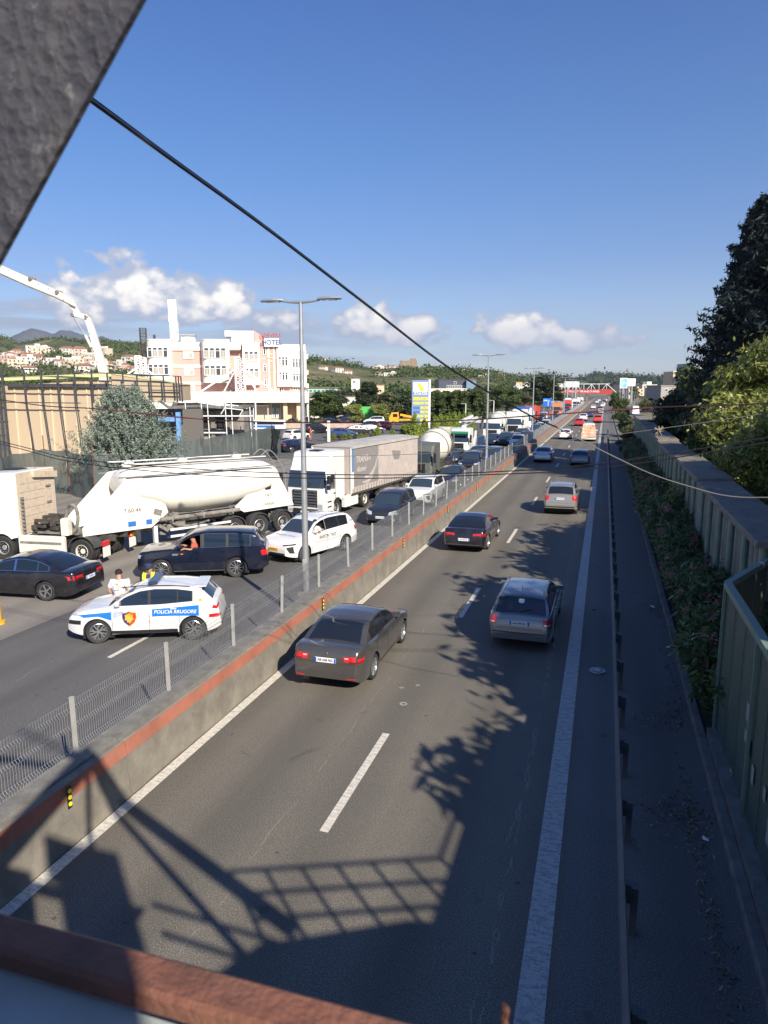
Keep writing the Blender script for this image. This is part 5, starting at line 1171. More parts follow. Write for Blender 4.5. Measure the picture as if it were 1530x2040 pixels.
e_tx, B_tx, o_tx = car('crossover2', -11.86, 27.75, 251.5, P_white, 'white BARON TAXI crossover with an orange number plate, driver at the open window', 'taxi')
XM_TX = open_window(o_tx, e_tx, B_tx, 'crossover2', 1.50, 2.28); plate_on(e_tx, B_tx, 'f', 'AA 190 TX', .60, M_plateo, y=0)
yy = B_tx.hw(2.4, .85)+.012
text('lettering', 'BARON TAXI', .235, mat('taxi_ink', (.10, .11, .13), .5), e_tx, (B_tx.L/2-2.35, yy, .86), (math.pi/2+.02, 0, math.pi), .001, shear=.12, sx=.80, bold=.002)
M_chk = mat('taxi_check', (.45, .45, .45), .5); b = MB(); sq = []
for k in range(32):
    for j in range(3):
        if (k+j) % 2 == 0: x_ = B_tx.L/2-1.45-k*.056; z_ = .66+j*.035; b.quad((x_, B_tx.hw(2.4, z_)+.009, z_), (x_-.056, B_tx.hw(2.4, z_)+.009, z_), (x_-.056, B_tx.hw(2.4, z_)+.009, z_+.035), (x_, B_tx.hw(2.4, z_)+.009, z_+.035))
b.build('check_strip', M_chk, e_tx)
text('lettering', 'TAXI', .12, M_ink, e_tx, (B_tx.L/2-4.02, B_tx.gw(1.28, 4.0)+.012, 1.27), (math.pi/2-.2, 0, math.pi), .001)
text('lettering', 'BARON TAXI', .15, mat('taxi_ink2', (.12, .13, .15), .5), e_tx, (B_tx.L/2-.72, 0, B_tx.deck(.72)+.05), (R(8), 0, math.pi/2), .001, sx=1.2)
e, B, ob = car('saloon', -18.98, 19.3, 186.5, P_black, 'black saloon with red tail lamps leaving the picture at the left edge'); plate_on(e, B, 'r', 'TR 2018', .70)
e, B, ob = car('minivan', -10.76, 36.4, 270, P_dgrey, 'dark blue grey minivan with bright headlamps waiting behind the taxi', 'minivan'); plate_on(e, B, 'f', 'AA 214 CG', .50)
car('crossover2', -10.55, 42.9, 269, P_white, 'white crossover in the queue just behind the dark minivan')
car('saloon', -10.5, 51.2, 270, P_black, 'black saloon behind the white crossover in the queue'); car('suv', -10.75, 61.0, 270, P_black, 'black estate-like car third behind the white crossover')
car('minivan', -11.35, 68.0, 270, P_dgrey, 'dark people carrier in the queue left of the second lamp post'); car('suv', -9.75, 66.5, 270, P_blue, 'dark blue car close to the fence right of the second lamp post')
car('hatch', -13.4, 65.6, 268, P_dgrey, 'dark hatchback squeezed between the mixer and the pump truck')
car('hatch', -13.4, 90, 270, P_navy, 'dark hatchback in front of the far white mixer'); car('suv', -11.7, 90, 270, P_dgrey, 'dark off-road style car right of the far white mixer')
car('hatch', -10.0, 88.5, 270, P_white, 'white hatchback in the far queue beside the fence'); car('jetta', -9.9, 97, 270, P_dgrey, 'dark saloon behind the far white hatchback')
car('saloon', -11.4, 104, 270, P_black, 'black saloon beside the far white truck'); car('minivan', -10.0, 112, 270, P_blue, 'blue minivan further back near the fence')
gq = 'small distant cars waiting in the queue before the footbridge'; lq = 'tiny distant car waiting in the queue left of the median'
qp = [P_dgrey, P_white, P_mgrey, P_black, P_red, P_silver, P_navy, P_white]
rq = random.Random(11); k = 0
for y in np.arange(122, 400, 8.5):
    for x in (-10.1, -13.6):
        if (x < -12 and (110 < y < 135 or 145 < y < 162 or 200 < y < 216 or 278 < y < 300)) or (x > -12 and (178 < y < 198 or 222 < y < 240 or 258 < y < 276 or 298 < y < 318)): continue
        if rq.random() < .12: continue
        car(('hatch', 'suv', 'jetta', 'minivan')[k % 4], x+rq.uniform(-.3, .3), y+rq.uniform(-1, 1), 270, qp[rq.randrange(8)], lq, 'car', gq, skip=('door_gap', 'door_handle', 'brake_disc', 'rim', 'mirror', 'side_crease', 'reflector', 'boot_gap', 'tailgate_gap', 'arch_trim', 'sill_cladding')); k += 1
# hub cap lying on the hard shoulder
c_ = gp(1190, 1338); e = empty('hub_cap', (c_.x, c_.y, .012), .3, 'lost silver hub cap lying on the shaded hard shoulder', 'hub cap')
b = MB().lathe([(.16, 0), (.20, .01), (.19, .03), (.15, .02)], axis='z', n=24)
for k in range(9):
    a = 2*math.pi*k/9; b.bar((.04*math.cos(a), .04*math.sin(a), .03), (.17*math.cos(a), .17*math.sin(a), .02), .03, .012)
b.lathe([(.001, .04), (.05, .035), (.055, .01)], axis='z', n=14); b.build('cap', M_steel, e)

# ------------------------------------------------------------------ people
def skin_mesh(name, verts, edges, radii, sub=1, root=0):
    me = bpy.data.meshes.new(name); me.from_pydata(verts, edges, []); o = bpy.data.objects.new(name, me); COL.objects.link(o)
    o.modifiers.new('s', 'SKIN'); 
    for i, v in enumerate(me.skin_vertices[0].data): v.radius = (radii[i],)*2 if not isinstance(radii[i], tuple) else radii[i]; v.use_root = (i == root)
    m = o.modifiers.new('u', 'SUBSURF'); m.levels = sub
    dg = bpy.context.evaluated_depsgraph_get(); ev = bpy.data.meshes.new_from_object(o.evaluated_get(dg)); bpy.data.objects.remove(o); ev.name = name
    ev.polygons.foreach_set('use_smooth', [True]*len(ev.polygons)); return ev
def person(loc, rz, J, label, shirt, trousers, hairm=M_hair, beard=False, cap=None, vest=None, group=None, parent_legs=True):
    """J: joints (x forward, y left, z up)"""
    e = empty('person', loc, rz, label, 'person', group)
    V, E, Rd = [], [], []; ix = {}
    def v(n, p, r): ix[n] = len(V); V.append(tuple(p)); Rd.append(r)
    def ed(a, b): E.append((ix[a], ix[b]))
    v('pel', J['pelvis'], .135); v('bel', J['belly'], .125); v('che', J['chest'], .145); v('nk', J['neck'], .058); v('sk', J['skull'], .088); v('cr', Vector(J['skull'])+Vector((0, 0, .10)), .082)
    v('chin', Vector(J['skull'])+Vector((.062, 0, -.075)), .040); v('nose', Vector(J['skull'])+Vector((.105, 0, -.005)), .014)
    for a, b in (('pel', 'bel'), ('bel', 'che'), ('che', 'nk'), ('nk', 'sk'), ('sk', 'cr'), ('sk', 'chin'), ('sk', 'nose')): ed(a, b)
    for s in ('l', 'r'):
        sg = 1 if s == 'l' else -1
        v('sh'+s, J['sh'+s], .062); v('el'+s, J['el'+s], .042); v('wr'+s, J['wr'+s], .028); hand = Vector(J['ha'+s]); v('ha'+s, hand, .034)
        ed('che', 'sh'+s); ed('sh'+s, 'el'+s); ed('el'+s, 'wr'+s); ed('wr'+s, 'ha'+s)
        dv = (hand-Vector(J['wr'+s])).normalized(); side = dv.cross(Vector((0, 0, 1)));
        if side.length < .2: side = Vector((0, 1, 0))
        side.normalize()
        for q, (o_, ln) in enumerate(((-.033, .062), (-.012, .078), (.010, .074), (.031, .056))):
            v('f%d%s' % (q, s), hand+side*o_+dv*ln+Vector((0, 0, -.012)), .010); ed('ha'+s, 'f%d%s' % (q, s))
        v('th'+s, hand-side*.055*sg+dv*.02, .011); ed('ha'+s, 'th'+s)
        if 'kn'+s in J:
            v('hip'+s, J['hip'+s], .09); v('kn'+s, J['kn'+s], .06); v('an'+s, J['an'+s], .042); v('to'+s, Vector(J['an'+s])+Vector((.16, 0, -.045)), .035)
            ed('pel', 'hip'+s); ed('hip'+s, 'kn'+s); ed('kn'+s, 'an'+s); ed('an'+s, 'to'+s)
    me = skin_mesh('body', V, E, Rd); me.materials.append(M_skin); bo = link('body', me, e)
    # shirt
    sv = [J['pelvis'], J['belly'], J['chest'], Vector(J['neck'])-Vector((0, 0, .05))]; sr = [.175, .172, .190, .085]; se = [(0, 1), (1, 2), (2, 3)]
    for s in ('l', 'r'):
        i = len(sv); mid = Vector(J['sh'+s]).lerp(Vector(J['el'+s]), .75); sv += [J['sh'+s], mid]; sr += [.10, .085]; se += [(2, i), (i, i+1)]
    me = skin_mesh('shirt', [tuple(p) for p in sv], se, sr); me.materials.append(shirt); link('shirt', me, e)
    if 'knl' in J:
        sv = [J['pelvis']]; sr = [.15]; se = []
        for s in ('l', 'r'):
            i = len(sv); sv += [J['hip'+s], J['kn'+s], J['an'+s]]; sr += [.108, .078, .066]; se += [(0, i), (i, i+1), (i+1, i+2)]
        me = skin_mesh('trousers', [tuple(p) for p in sv], se, sr); me.materials.append(trousers); link('trousers', me, e)
        for s in ('l', 'r'): a = Vector(J['an'+s]); MB().cbox((a.x+.06, a.y, .05), (.29, .11, .10), .03).build('shoe', M_ink, e)
    sk = Vector(J['skull'])
    if cap is None:
        b = MB(); pr = [(.001, .115)]+[(.108*math.sin(a), .01+.108*math.cos(a)) for a in np.linspace(.2, 1.75, 7)]; me = b.lathe(pr, axis='z', n=16).mesh('hair', True); me.materials.append(hairm); link('hair', me, e, tuple(sk+Vector((-.012, 0, .045))))
    else:
        me = MB().lathe([(.001, .13), (.09, .125), (.125, .09), (.112, .045), (.108, .0)], axis='z', n=18).mesh('cap', True); me.materials.append(cap); link('cap', me, e, tuple(sk+Vector((0, 0, .06))))
        MB().loft([[(.08, -.09, .06), (.08, .09, .06), (.08, .09, .07), (.08, -.09, .07)], [(.19, -.05, .035), (.19, .05, .035), (.19, .05, .042), (.19, -.05, .042)]]).build('cap_peak', M_ink, e).location = sk
    for sg in (-1, 1):
        MB().lathe([(.001, 0), (.012, 0)], (sk.x+.088, sk.y+sg*.033, sk.z+.025), 'x', 8).build('eye', M_ink, e)
        MB().cbox((sk.x-.005, sk.y+sg*.092, sk.z), (.04, .02, .06), .008).build('ear', M_skin, e)
    if beard: b = MB(); me = b.lathe([(.001, -.05), (.055, -.04), (.075, .0), (.07, .035)], axis='z', n=12).mesh('beard', True); me.materials.append(M_hair); link('beard', me, e, tuple(sk+Vector((.045, 0, -.085))))
    if vest:
        ch = Vector(J['chest']); 
        for sg in (-1, 1):
            b = MB(); pts = [ch+Vector((.150, sg*.125, -.30)), ch+Vector((.172, sg*.12, -.08)), ch+Vector((.150, sg*.12, .10)), ch+Vector((.03, sg*.12, .185)), ch+Vector((-.13, sg*.12, .10)), ch+Vector((-.175, sg*.11, -.1))]
            b.loft([[p+Vector((0, -.05, 0)), p+Vector((0, .05, 0)), p+(p-ch)*.08+Vector((0, .05, 0)), p+(p-ch)*.08+Vector((0, -.05, 0))] for p in smooth_curve(pts, 15)]).build('hi_vis_vest', vest, e)
    return e
M_tshirt = mat('tshirt_white', (.72, .70, .68), .8, var=.06, vscale=6); M_uniform = mat('uniform_blue', (.03, .04, .09), .8); M_trous = mat('trousers_dark', (.03, .03, .04), .85)
M_hiv = mat('hi_vis', (.62, .78, .04), .6); M_redsh = mat('shirt_red', (.55, .10, .06), .8)
stand = dict(pelvis=(0, 0, .95), belly=(0, 0, 1.12), chest=(0, 0, 1.34), neck=(.01, 0, 1.52), skull=(.03, 0, 1.64), shl=(0, .21, 1.43), shr=(0, -.21, 1.43), ell=(-.02, .32, 1.14), elr=(-.02, -.32, 1.14), wrl=(.16, .22, .98), wrr=(.16, -.24, .96),
             hal=(.24, .20, .95), har=(.24, -.22, .93), hipl=(0, .10, .90), hipr=(0, -.10, .90), knl=(.02, .11, .50), knr=(.02, -.11, .50), anl=(0, .12, .09), anr=(0, -.12, .09))
hd_ = gp(236, 1143, 1.66)
pw = person((hd_.x, hd_.y, 0), R(104), stand, 'man with short dark hair and beard in a white t-shirt, standing behind the patrol car', M_tshirt, M_trous, beard=True)
MB().cbox((-.188, 0, 1.32), (.004, .12, .20), .03).build('back_print', mat('back_print', (.66, .58, .50), .8), pw)
st2 = dict(stand); st2.update(wrl=(.26, .10, 1.14), wrr=(.26, -.10, 1.14), hal=(.33, .05, 1.16), har=(.33, -.05, 1.16), ell=(.04, .27, 1.16), elr=(.04, -.27, 1.16), skull=(.07, 0, 1.62))
hd_ = gp(298, 1131, 1.66)
pc = person((hd_.x, hd_.y, 0), R(-75), st2, 'traffic officer in dark uniform, cap and yellow vest, writing beside the off-roader', M_uniform, M_uniform, cap=M_uniform, vest=M_hiv)
MB().cbox((.40, 0, 1.20), (.14, .18, .02), .008, ).build('notebook', M_white, pc)
sit = lambda zb: dict(pelvis=(0, 0, zb-.42), belly=(.0, 0, zb-.26), chest=(.04, .02, zb-.03), neck=(.06, .04, zb+.15), skull=(.09, .06, zb+.27), shl=(.03, .20, zb+.07), shr=(.04, -.16, zb+.07), ell=(.10, .38, zb-.10), elr=(.22, -.18, zb-.12), wrl=(.34, .42, zb-.04), wrr=(.42, -.05, zb+.0),
                     hal=(.42, .43, zb-.06), har=(.50, -.03, zb+.02))
def driver(e, B, xm, y, zb, label, sh):
    M4 = e.matrix_basis if False else Matrix.Translation(e.location) @ Matrix.Rotation(e.rotation_euler.z, 4, 'Z'); p = M4 @ Vector((xm-.18, y, 0))
    return person((p.x, p.y, 0), e.rotation_euler.z, sit(zb), label, sh, M_trous)
driver(e_rr, B_rr, XM_RR+.05, .50, B_rr.belt(2)+.06, 'driver in a red and white shirt leaning an arm out of the navy off-roader', M_redsh)
driver(e_tx, B_tx, XM_TX+.05, .50, B_tx.belt(2)+.07, 'taxi driver in a white shirt with his elbow on the open window', M_tshirt)
# ------------------------------------------------------------------ buildings on the left
M_hcream = mat('hotel_cream', (.80, .76, .64), .75, var=.05, dirt=.15, dirtcol=(.55, .5, .42), vscale=.6)
M_hpink = mat('hotel_pink', (.66, .36, .31), .8, var=.08, vscale=.8); M_horange = mat('hotel_brick', (.52, .33, .22), .8, var=.15, vscale=3)
M_hbeige = mat('hotel_beige', (.72, .54, .36), .8, var=.06); M_hglass = mat('hotel_glass', (.05, .055, .06), .12, 0, .6); M_curtain = mat('hotel_curtain', (.42, .38, .32), .8)
M_frame = mat('frame_white', (.82, .82, .80), .5)
HS = 10.25; HD = 139.0
hb = empty('hotel', (0, 0, 0), 0, 'cream and pink hotel with rounded bays, white lattice pylons and a wide podium', 'hotel')
H0 = pD(290, 775, HD); hrot = YAW+R(9)
hb.location = (H0.x, H0.y, 0); hb.rotation_euler = (0, 0, hrot)
def hu(px): return (px-290)/HS*1.0
def hz(py): return CAM_H+(775-py)/HS
def hbox(nm, m, x0, x1, y0, y1, d0, d1, par=None):
    """px/py extents on the facade; d = metres in front (negative = towards the road) of the facade line"""
    return MB().box(((hu(x0)+hu(x1))/2, (d0+d1)/2, (hz(y0)+hz(y1))/2), (hu(x1)-hu(x0), d1-d0, hz(y0)-hz(y1))).build(nm, m, par or hb)
def window(x0, x1, y0, y1, d, n=2, trans=True, m=M_hglass):
    w = hbox('window', m, x0, x1, y0, y1, d-.02, d+.03); z0, z1 = hz(y1), hz(y0); u0, u1 = hu(x0), hu(x1); b = MB()
    for k in range(n+1): b.box((u0+(u1-u0)*k/n, d-.07, (z0+z1)/2), (.13, .10, z1-z0+.1))
    b.box(((u0+u1)/2, d-.07, z0), (u1-u0, .10, .10)); b.box(((u0+u1)/2, d-.07, z1), (u1-u0, .10, .10))
    if trans: b.box(((u0+u1)/2, d-.07, z1-(z1-z0)*.28), (u1-u0, .09, .09))
    b.build('frame', M_frame, w)
    for k in range(n):
        if (int(x0)+k) % 3: MB().box((u0+(u1-u0)*(k+.5)/n, d-.035, z0+(z1-z0)*.36), ((u1-u0)/n*.62, .01, (z1-z0)*.66)).build('curtain', M_curtain, w)
    return w
def bay(x0, x1, yt, yb, rows, dep=1.8, rl=True, rr=True, wx=None, nw=4):
    u0, u1 = hu(x0), hu(x1); r = 1.5; 
    def plan(e_=0):
        pts = [(u0-e_, .5)]
        if rl: pts += [(u0-e_+r-r*math.cos(a), -dep-e_+r-r*math.sin(a)) for a in np.linspace(0, math.pi/2, 7)]
        else: pts += [(u0-e_, -dep-e_)]
        if rr: pts += [(u1+e_-r+r*math.sin(a), -dep-e_+r-r*math.cos(a)) for a in np.linspace(0, math.pi/2, 7)]
        else: pts += [(u1+e_, -dep-e_)]
        return pts+[(u1+e_, .5)]
    b = MB(); b.prism(plan(), hz(yb), hz(yt), 'z'); b.build('bay', M_hcream, hb, 20)
    MB().prism(plan(.06), hz(yt)-.02, hz(yt)+.14, 'z').build('coping', M_frame, hb)
    a0, a1 = wx or (x0+5, x1-5)
    for (ya, yb_) in rows:
        MB().prism(plan(.015), hz(yb_), hz(ya), 'z').build('window_band', M_hcream, hb, 20)
        st = (a1-a0)/nw
        for k in range(nw): window(a0+k*st+.8, a0+(k+1)*st-.8, ya, yb_, -dep-.04, 2 if st > 11 else 1)
# main block behind everything
hbox('wall', M_hcream, 297, 606, 686, 850, .2, 14)
hbox('wall_pink', M_hpink, 345, 402, 700, 782, .05, .35)
for y in (727.5, 761): hbox('floor_band', M_hcream, 345, 402, y, y+5.5, -.12, .3)
hbox('parapet', M_hcream, 344, 402, 684, 700, -.25, .3)
for (ya, yb) in ((702, 716), (734, 748), (767, 780)): window(366, 384, ya, yb, .0, 2, False, mat('blind_cream', (.66, .62, .50), .7))
bay(297, 345, 681, 765, [(695.5, 714), (728, 747)], 1.8, True, False, (300, 339))
bay(402, 456, 680.5, 763, [(696, 715.5), (730, 748.5)], 2.6, True, True, (407, 450))
hbox('wall_pink', M_hpink, 404, 452, 763, 790, -.2, .3)
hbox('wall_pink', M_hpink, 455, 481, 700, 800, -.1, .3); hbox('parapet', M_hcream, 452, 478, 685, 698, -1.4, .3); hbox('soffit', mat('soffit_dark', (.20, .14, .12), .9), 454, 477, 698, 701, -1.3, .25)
bay(481, 514, 686, 767, [(702, 720), (735, 753)], 1.6, False, False, (484, 512), 3)
hbox('wall_pink', M_hpink, 482, 506, 767, 800, -.2, .3)
# tower
hbox('tower', M_hcream, 460, 506, 661, 690, -.5, 8); hbox('tower_arm', M_hcream, 447.5, 460, 661, 672, -.5, 4)
b = MB(); u0, u1, u2 = hu(505), hu(516), hu(552); b.prism([(u0, hz(661)), (u1, hz(668)), (u2, hz(684)), (u2, hz(800)), (u0, hz(800))], -.8, 6, 'y'); b.build('tower_pink', M_hpink, hb)
hbox('tower_cream', M_hcream, 530, 534, 690, 800, -1.0, -.75); hbox('tower_cream', M_hcream, 541, 544, 690, 800, -1.0, -.75); hbox('tower_panel', M_horange, 534, 541, 690, 800, -.95, -.78)
for y in (692, 726, 757, 785): window(522, 526.5, y, y+15, -.82, 1)
for k in range(3): MB().box((hu(537.5), -1.0, hz(706+k*7)), (.45, .06, .3)).build('emblem', M_hbeige, hb)
hbox('sign_board', M_frame, 524, 553, 676, 692, -1.6, -1.2)
text('lettering', 'HOTEL', 1.25, mat('sign_ink', (.05, .07, .2), .5), hb, (hu(539), -1.63, hz(684)), (math.pi/2, 0, 0), .02, bold=.03)
text('lettering', 'UNIVERS', 1.0, mat('sign_red', (.34, .06, .05), .6), hb, (hu(537), -1.4, hz(670)), (math.pi/2, 0, 0), .03, bold=.02)
for x in (524, 530, 537, 544, 551): MB().box((hu(x), -1.3, hz(672)), (.06, .06, 1.4)).build('sign_post', M_steel, hb)
bay(548, 576, 697, 770, [(711.5, 729), (741.5, 757)], 1.2, False, False, (551, 570), 3)
bay(577, 607, 701, 771, [(715, 732), (744, 759)], .8, False, False, (579, 597), 3)
hbox('wall_pink', M_hpink, 548, 607, 771, 800, -.1, .3)
for y in (706, 737, 764): hbox('balcony', M_hcream, 603, 611, y, y+9, -.6, 2.5)
for x0 in (552, 580): window(x0, x0+8, 772, 784, -.14, 2, False)
# podium with deep fascia and ground floor
hbox('podium_fascia', M_hcream, 352, 608, 780.5, 801, -6.5, -1); hbox('podium_roof', M_roofgrey, 354, 606, 780, 781.5, -6.3, 0)
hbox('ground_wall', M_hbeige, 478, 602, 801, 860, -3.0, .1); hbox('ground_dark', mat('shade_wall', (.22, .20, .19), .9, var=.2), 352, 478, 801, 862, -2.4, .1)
window(536, 552, 803, 832, -3.05, 4, False); window(596, 606, 803, 830, -3.2, 2, False); window(494, 504, 808, 836, -3.05, 2, False)
hbox('canopy', M_frame, 485, 530, 806, 808.5, -5.2, -3); hbox('pier', M_hbeige, 558, 566, 801, 846, -5.5, -3.0); hbox('pier', M_hbeige, 584, 594, 801, 846, -5.5, -3.0)
for x in (487, 500, 528): hbox('canopy_post', M_frame, x-.6, x+.6, 808, 848, -5.0, -4.85)
for x in (598, 607): hbox('canopy_post', M_frame, x-.6, x+.6, 801, 843, -6.2, -6.0)
# chimney, roof shed, antenna lattice
hbox('chimney', M_frame, 334, 350, 597, 641, 5, 6.6); hbox('chimney', M_frame, 335.5, 351.5, 641, 684, 5.0, 6.6)
MB().tube([(hu(340), 4.9, hz(682)), (hu(351), 4.9, hz(660))], .12, 6).build('chimney_stay', M_hpink, hb)
hbox('roof_shed', M_frame, 359, 385, 669, 683, 3, 6); hbox('roof_shed_roof', M_steel, 357, 387, 666.5, 669, 2.6, 6.4)
window(368, 380, 672, 681, 2.96, 3, False, M_curtain)
def lattice(nm, x, y0, y1, w, d, m, r=.05, n=9):
    b = MB(); u, a, c = hu(x), hz(y1), hz(y0); w2 = w/2
    for sx in (-1, 1):
        for sy in (-1, 1): b.box((u+sx*w2, d+sy*w2, (a+c)/2), (r*2, r*2, c-a))
    for k in range(n):
        z0, z1 = a+(c-a)*k/n, a+(c-a)*(k+1)/n
        for sy in (-1, 1):
            b.bar((u-w2, d+sy*w2, z0), (u+w2, d+sy*w2, z1), r); b.bar((u+w2, d+sy*w2, z0), (u-w2, d+sy*w2, z1), r); b.bar((u-w2, d+sy*w2, z1), (u+w2, d+sy*w2, z1), r)
        for sx in (-1, 1): b.bar((u+sx*w2, d-w2, z0), (u+sx*w2, d+w2, z1), r)
    return b.build(nm, m, hb)
lattice('antenna_mast', 291, 658, 716, 1.1, .0, M_chassis, .06, 11); lattice('antenna_mast', 309, 669, 684, .35, 2, M_chassis, .04, 6)
for cx, yt in ((291, 713), (476, 714)):
    lattice('white_pylon', cx-4, yt, 783, .9, -4.5, M_frame, .12, 5); lattice('white_pylon', cx+5, yt+3, 783, .9, -4.5, M_frame, .12, 5)
    b = MB()
    for sg, L_ in ((-1, 7.5), (1, 6.5)): b.bar((hu(cx)+sg*.6, -4.6, hz(735)), (hu(cx)+sg*L_, -4.8, hz(781)), .30)
    b.bar((hu(cx)+.5, -4.4, hz(738)), (hu(cx)+3.2, -4.4, hz(782)), .2); b.bar((hu(cx)-.8, -4.4, hz(738)), (hu(cx)-3.2, -4.4, hz(782)), .2)
    b.build('pylon_strut', M_frame, hb)

# ------------------------------------------------------------------ warehouse with exposed billboard truss
M_wtan = mat('cladding_tan', (.47, .37, .25), .6, var=.06, vscale=.5, dirt=.2, dirtcol=(.4, .32, .22)); M_wtan2 = mat('cladding_tan_light', (.66, .54, .36), .6); M_wedge = mat('yellow_flashing', (.62, .58, .28), .5)
M_truss = mat('truss_dark', (.05, .05, .055), .6, var=.3, vscale=4)
WD = 60.0; WS = FPX/WD*1.0
wh = empty('warehouse', (0, 0, 0), 0, 'tan clad warehouse with yellow roof edge behind the shade net at the left', 'warehouse')
W0 = pD(0, 775, WD); wh.location = (W0.x, W0.y, 0); wh.rotation_euler = (0, 0, YAW)
wk = math.cos(PITCH)
def wu(px): return px/WS
def wz(py): return CAM_H+(775-py)/WS*1.0
pn = MB().box((0, 0, 0), (.98, .06, 1)).mesh('panel'); pn.materials.append(M_wtan)
rb = MB().box((0, 0, 0), (.10, .07, 1)).mesh('panel_rib'); rb.materials.append(M_wtan2)
zt = wz(766)
n = 0
x = 6
while x < 222:
    px = x; zt = wz(759-(px-20)*.055)-.35; zb = 0
    o = link('panel', pn, wh, (wu(px)+.5, 0, (zt+zb)/2), None, (1, 1, zt-zb)); o2 = link('panel_rib', rb, wh, (wu(px)+.98, -.06, (zt+zb)/2), None, (1, 1, zt-zb)); x += 1.0*WS
MB().add([(wu(-30), -.3, wz(756)), (wu(222), -.3, wz(746)), (wu(222), .1, wz(746)+.1), (wu(-30), .1, wz(756)+.1), (wu(-30), -.3, wz(761)), (wu(222), -.3, wz(751)), (wu(222), .1, wz(751)), (wu(-30), .1, wz(761))],
    [(0, 1, 2, 3), (4, 5, 1, 0), (5, 6, 2, 1), (7, 4, 0, 3), (6, 7, 3, 2)]).build('roof_edge', M_wedge, wh)
MB().add([(wu(-30), .1, wz(756)+.08), (wu(222), .1, wz(746)+.08), (wu(200), 16, wz(744)), (wu(-30), 16, wz(744))], [(0, 1, 2, 3)]).build('roof', M_roofgrey, wh)
MB().box(((wu(20)+wu(222))/2, -.12, wz(768)), (wu(202), .5, .26)).build('gutter_beam', M_truss, wh)
MB().prism([(wu(222), wz(746)), (wu(355), wz(767)), (wu(355), wz(798)), (wu(222), wz(798))], -.2, 3, 'y').build('gable_fascia', M_wtan, wh)
MB().prism([(wu(221), wz(744)), (wu(357), wz(765.5)), (wu(357), wz(767)), (wu(221), wz(746))], -.25, 3, 'y').build('gable_flashing', M_wedge, wh)
MB().box((wu(348), -.1, wz(840)-1.2), (.34, .34, wz(800)-wz(840)+2.4)).build('blue_column', mat('steel_blue', (.16, .36, .70), .5), wh)
MB().box((wu(328), .3, wz(834)), (wu(44), .30, .38)).build('blue_beam', MATS['steel_blue'], wh)
MB().box((wu(300), 6, 2.6), (wu(120), .2, 5.2)).build('inner_wall', mat('inner_wall', (.14, .13, .12), .9), wh)
tr = empty('steel_truss', wh.location, YAW, 'dark steel truss frame standing along the warehouse top', 'steel frame')
def tbar(nm, a, b_, w=.10, d=-.9, d2=None): return MB().bar((wu(a[0]), d, wz(a[1])), (wu(b_[0]), d2 if d2 is not None else d, wz(b_[1])), w).build(nm, M_truss, tr)
for x, y0, y1 in ((1, 735, 930), (9, 736, 930), (18, 736, 935), (60, 737, 802), (93, 738, 802), (125, 740, 802), (157, 742, 802), (190, 744, 802), (220, 745, 800), (250, 746, 790), (277, 748, 800), (303, 748, 800), (328, 750, 800), (352, 750, 800), (357, 751, 798), (362, 751, 800)):
    tbar('post', (x, y0), (x+1, y1), .15 if x in (18, 9) else .10)
for x in (60, 93, 125, 157): tbar('post', (x+1, 800), (x+8, 900), .07)
for a, c in (((0, 735), (222, 745)), ((222, 745), (362, 751)), ((0, 768), (222, 772)), ((222, 768), (362, 770)), ((0, 800), (165, 802)), ((222, 799), (355, 800)), ((300, 777), (362, 778))): tbar('rail', a, c, .08)
for x in (60, 93, 125, 157, 190): tbar('brace', (x, 768), (x, 768.1), .12, -.9, .0)
for y in (760, 780, 800, 838): MB().box((wu(12), -.9, wz(y)), (.75, .16, .14)).build('cleat', M_truss, tr)
# yellow / teal bits at the far left behind the net
yb = gp(2, 1243); e = empty('bollard', (yb.x-.12, yb.y, 0), 0, 'yellow steel bollard cut by the left edge below the black saloon', 'bollard')
MB().lathe([(.001, 1.05), (.10, 1.02), (.12, .9), (.12, .1), (.22, .08), (.22, 0)], axis='z', n=16).build('post', mat('bollard_yellow', (.62, .36, .03), .6, var=.2), e, True)

# ------------------------------------------------------------------ shade net fence
M_net = bpy.data.materials.new('shade_net'); M_net.use_nodes = True; t = NT(M_net.node_tree); p = t.n['Principled BSDF']; v = t.new('ShaderNodeTexCoord').outputs['Object']
mpn = t.new('ShaderNodeMapping'); mpn.inputs['Scale'].default_value = (1.4, 1.4, .25); t.l.new(v, mpn.inputs[0])
c = t.ramp(t.noise(mpn.outputs[0], 1.6, 5, .6), [(.3, (.070, .088, .082)), (.7, (.14, .165, .155))]); t.l.new(c, p.inputs['Base Color']); p.inputs['Roughness'].default_value = .8
wv = t.mapr(t.noise(v, .8, 4, .6), .3, .7, .84, .97); t.l.new(wv, p.inputs['Alpha']); MATS['shade_net'] = M_net
ntp = [(-60, 918, 3), (0, 910, 3), (22, 904, 3), (87, 894, 3), (132, 896, 3), (184, 906, 3), (230, 903, 3), (271, 891, 3), (323, 881, 3), (360, 877, 3), (400, 873, 3), (442, 866, 3), (500, 857, 3), (541, 848, 3)]
N = [gp(x, y, z) for x, y, z in ntp]; N.append(N[-1]+Vector((2.2, -2.5, -.3))); N.append(N[-1]+Vector((2.0, -5, -1.0)))
nf_ = empty('net_fence', (0, 0, 0), 0, 'dark green shade net fence sagging between thin poles behind the tank trailer', 'net fence')
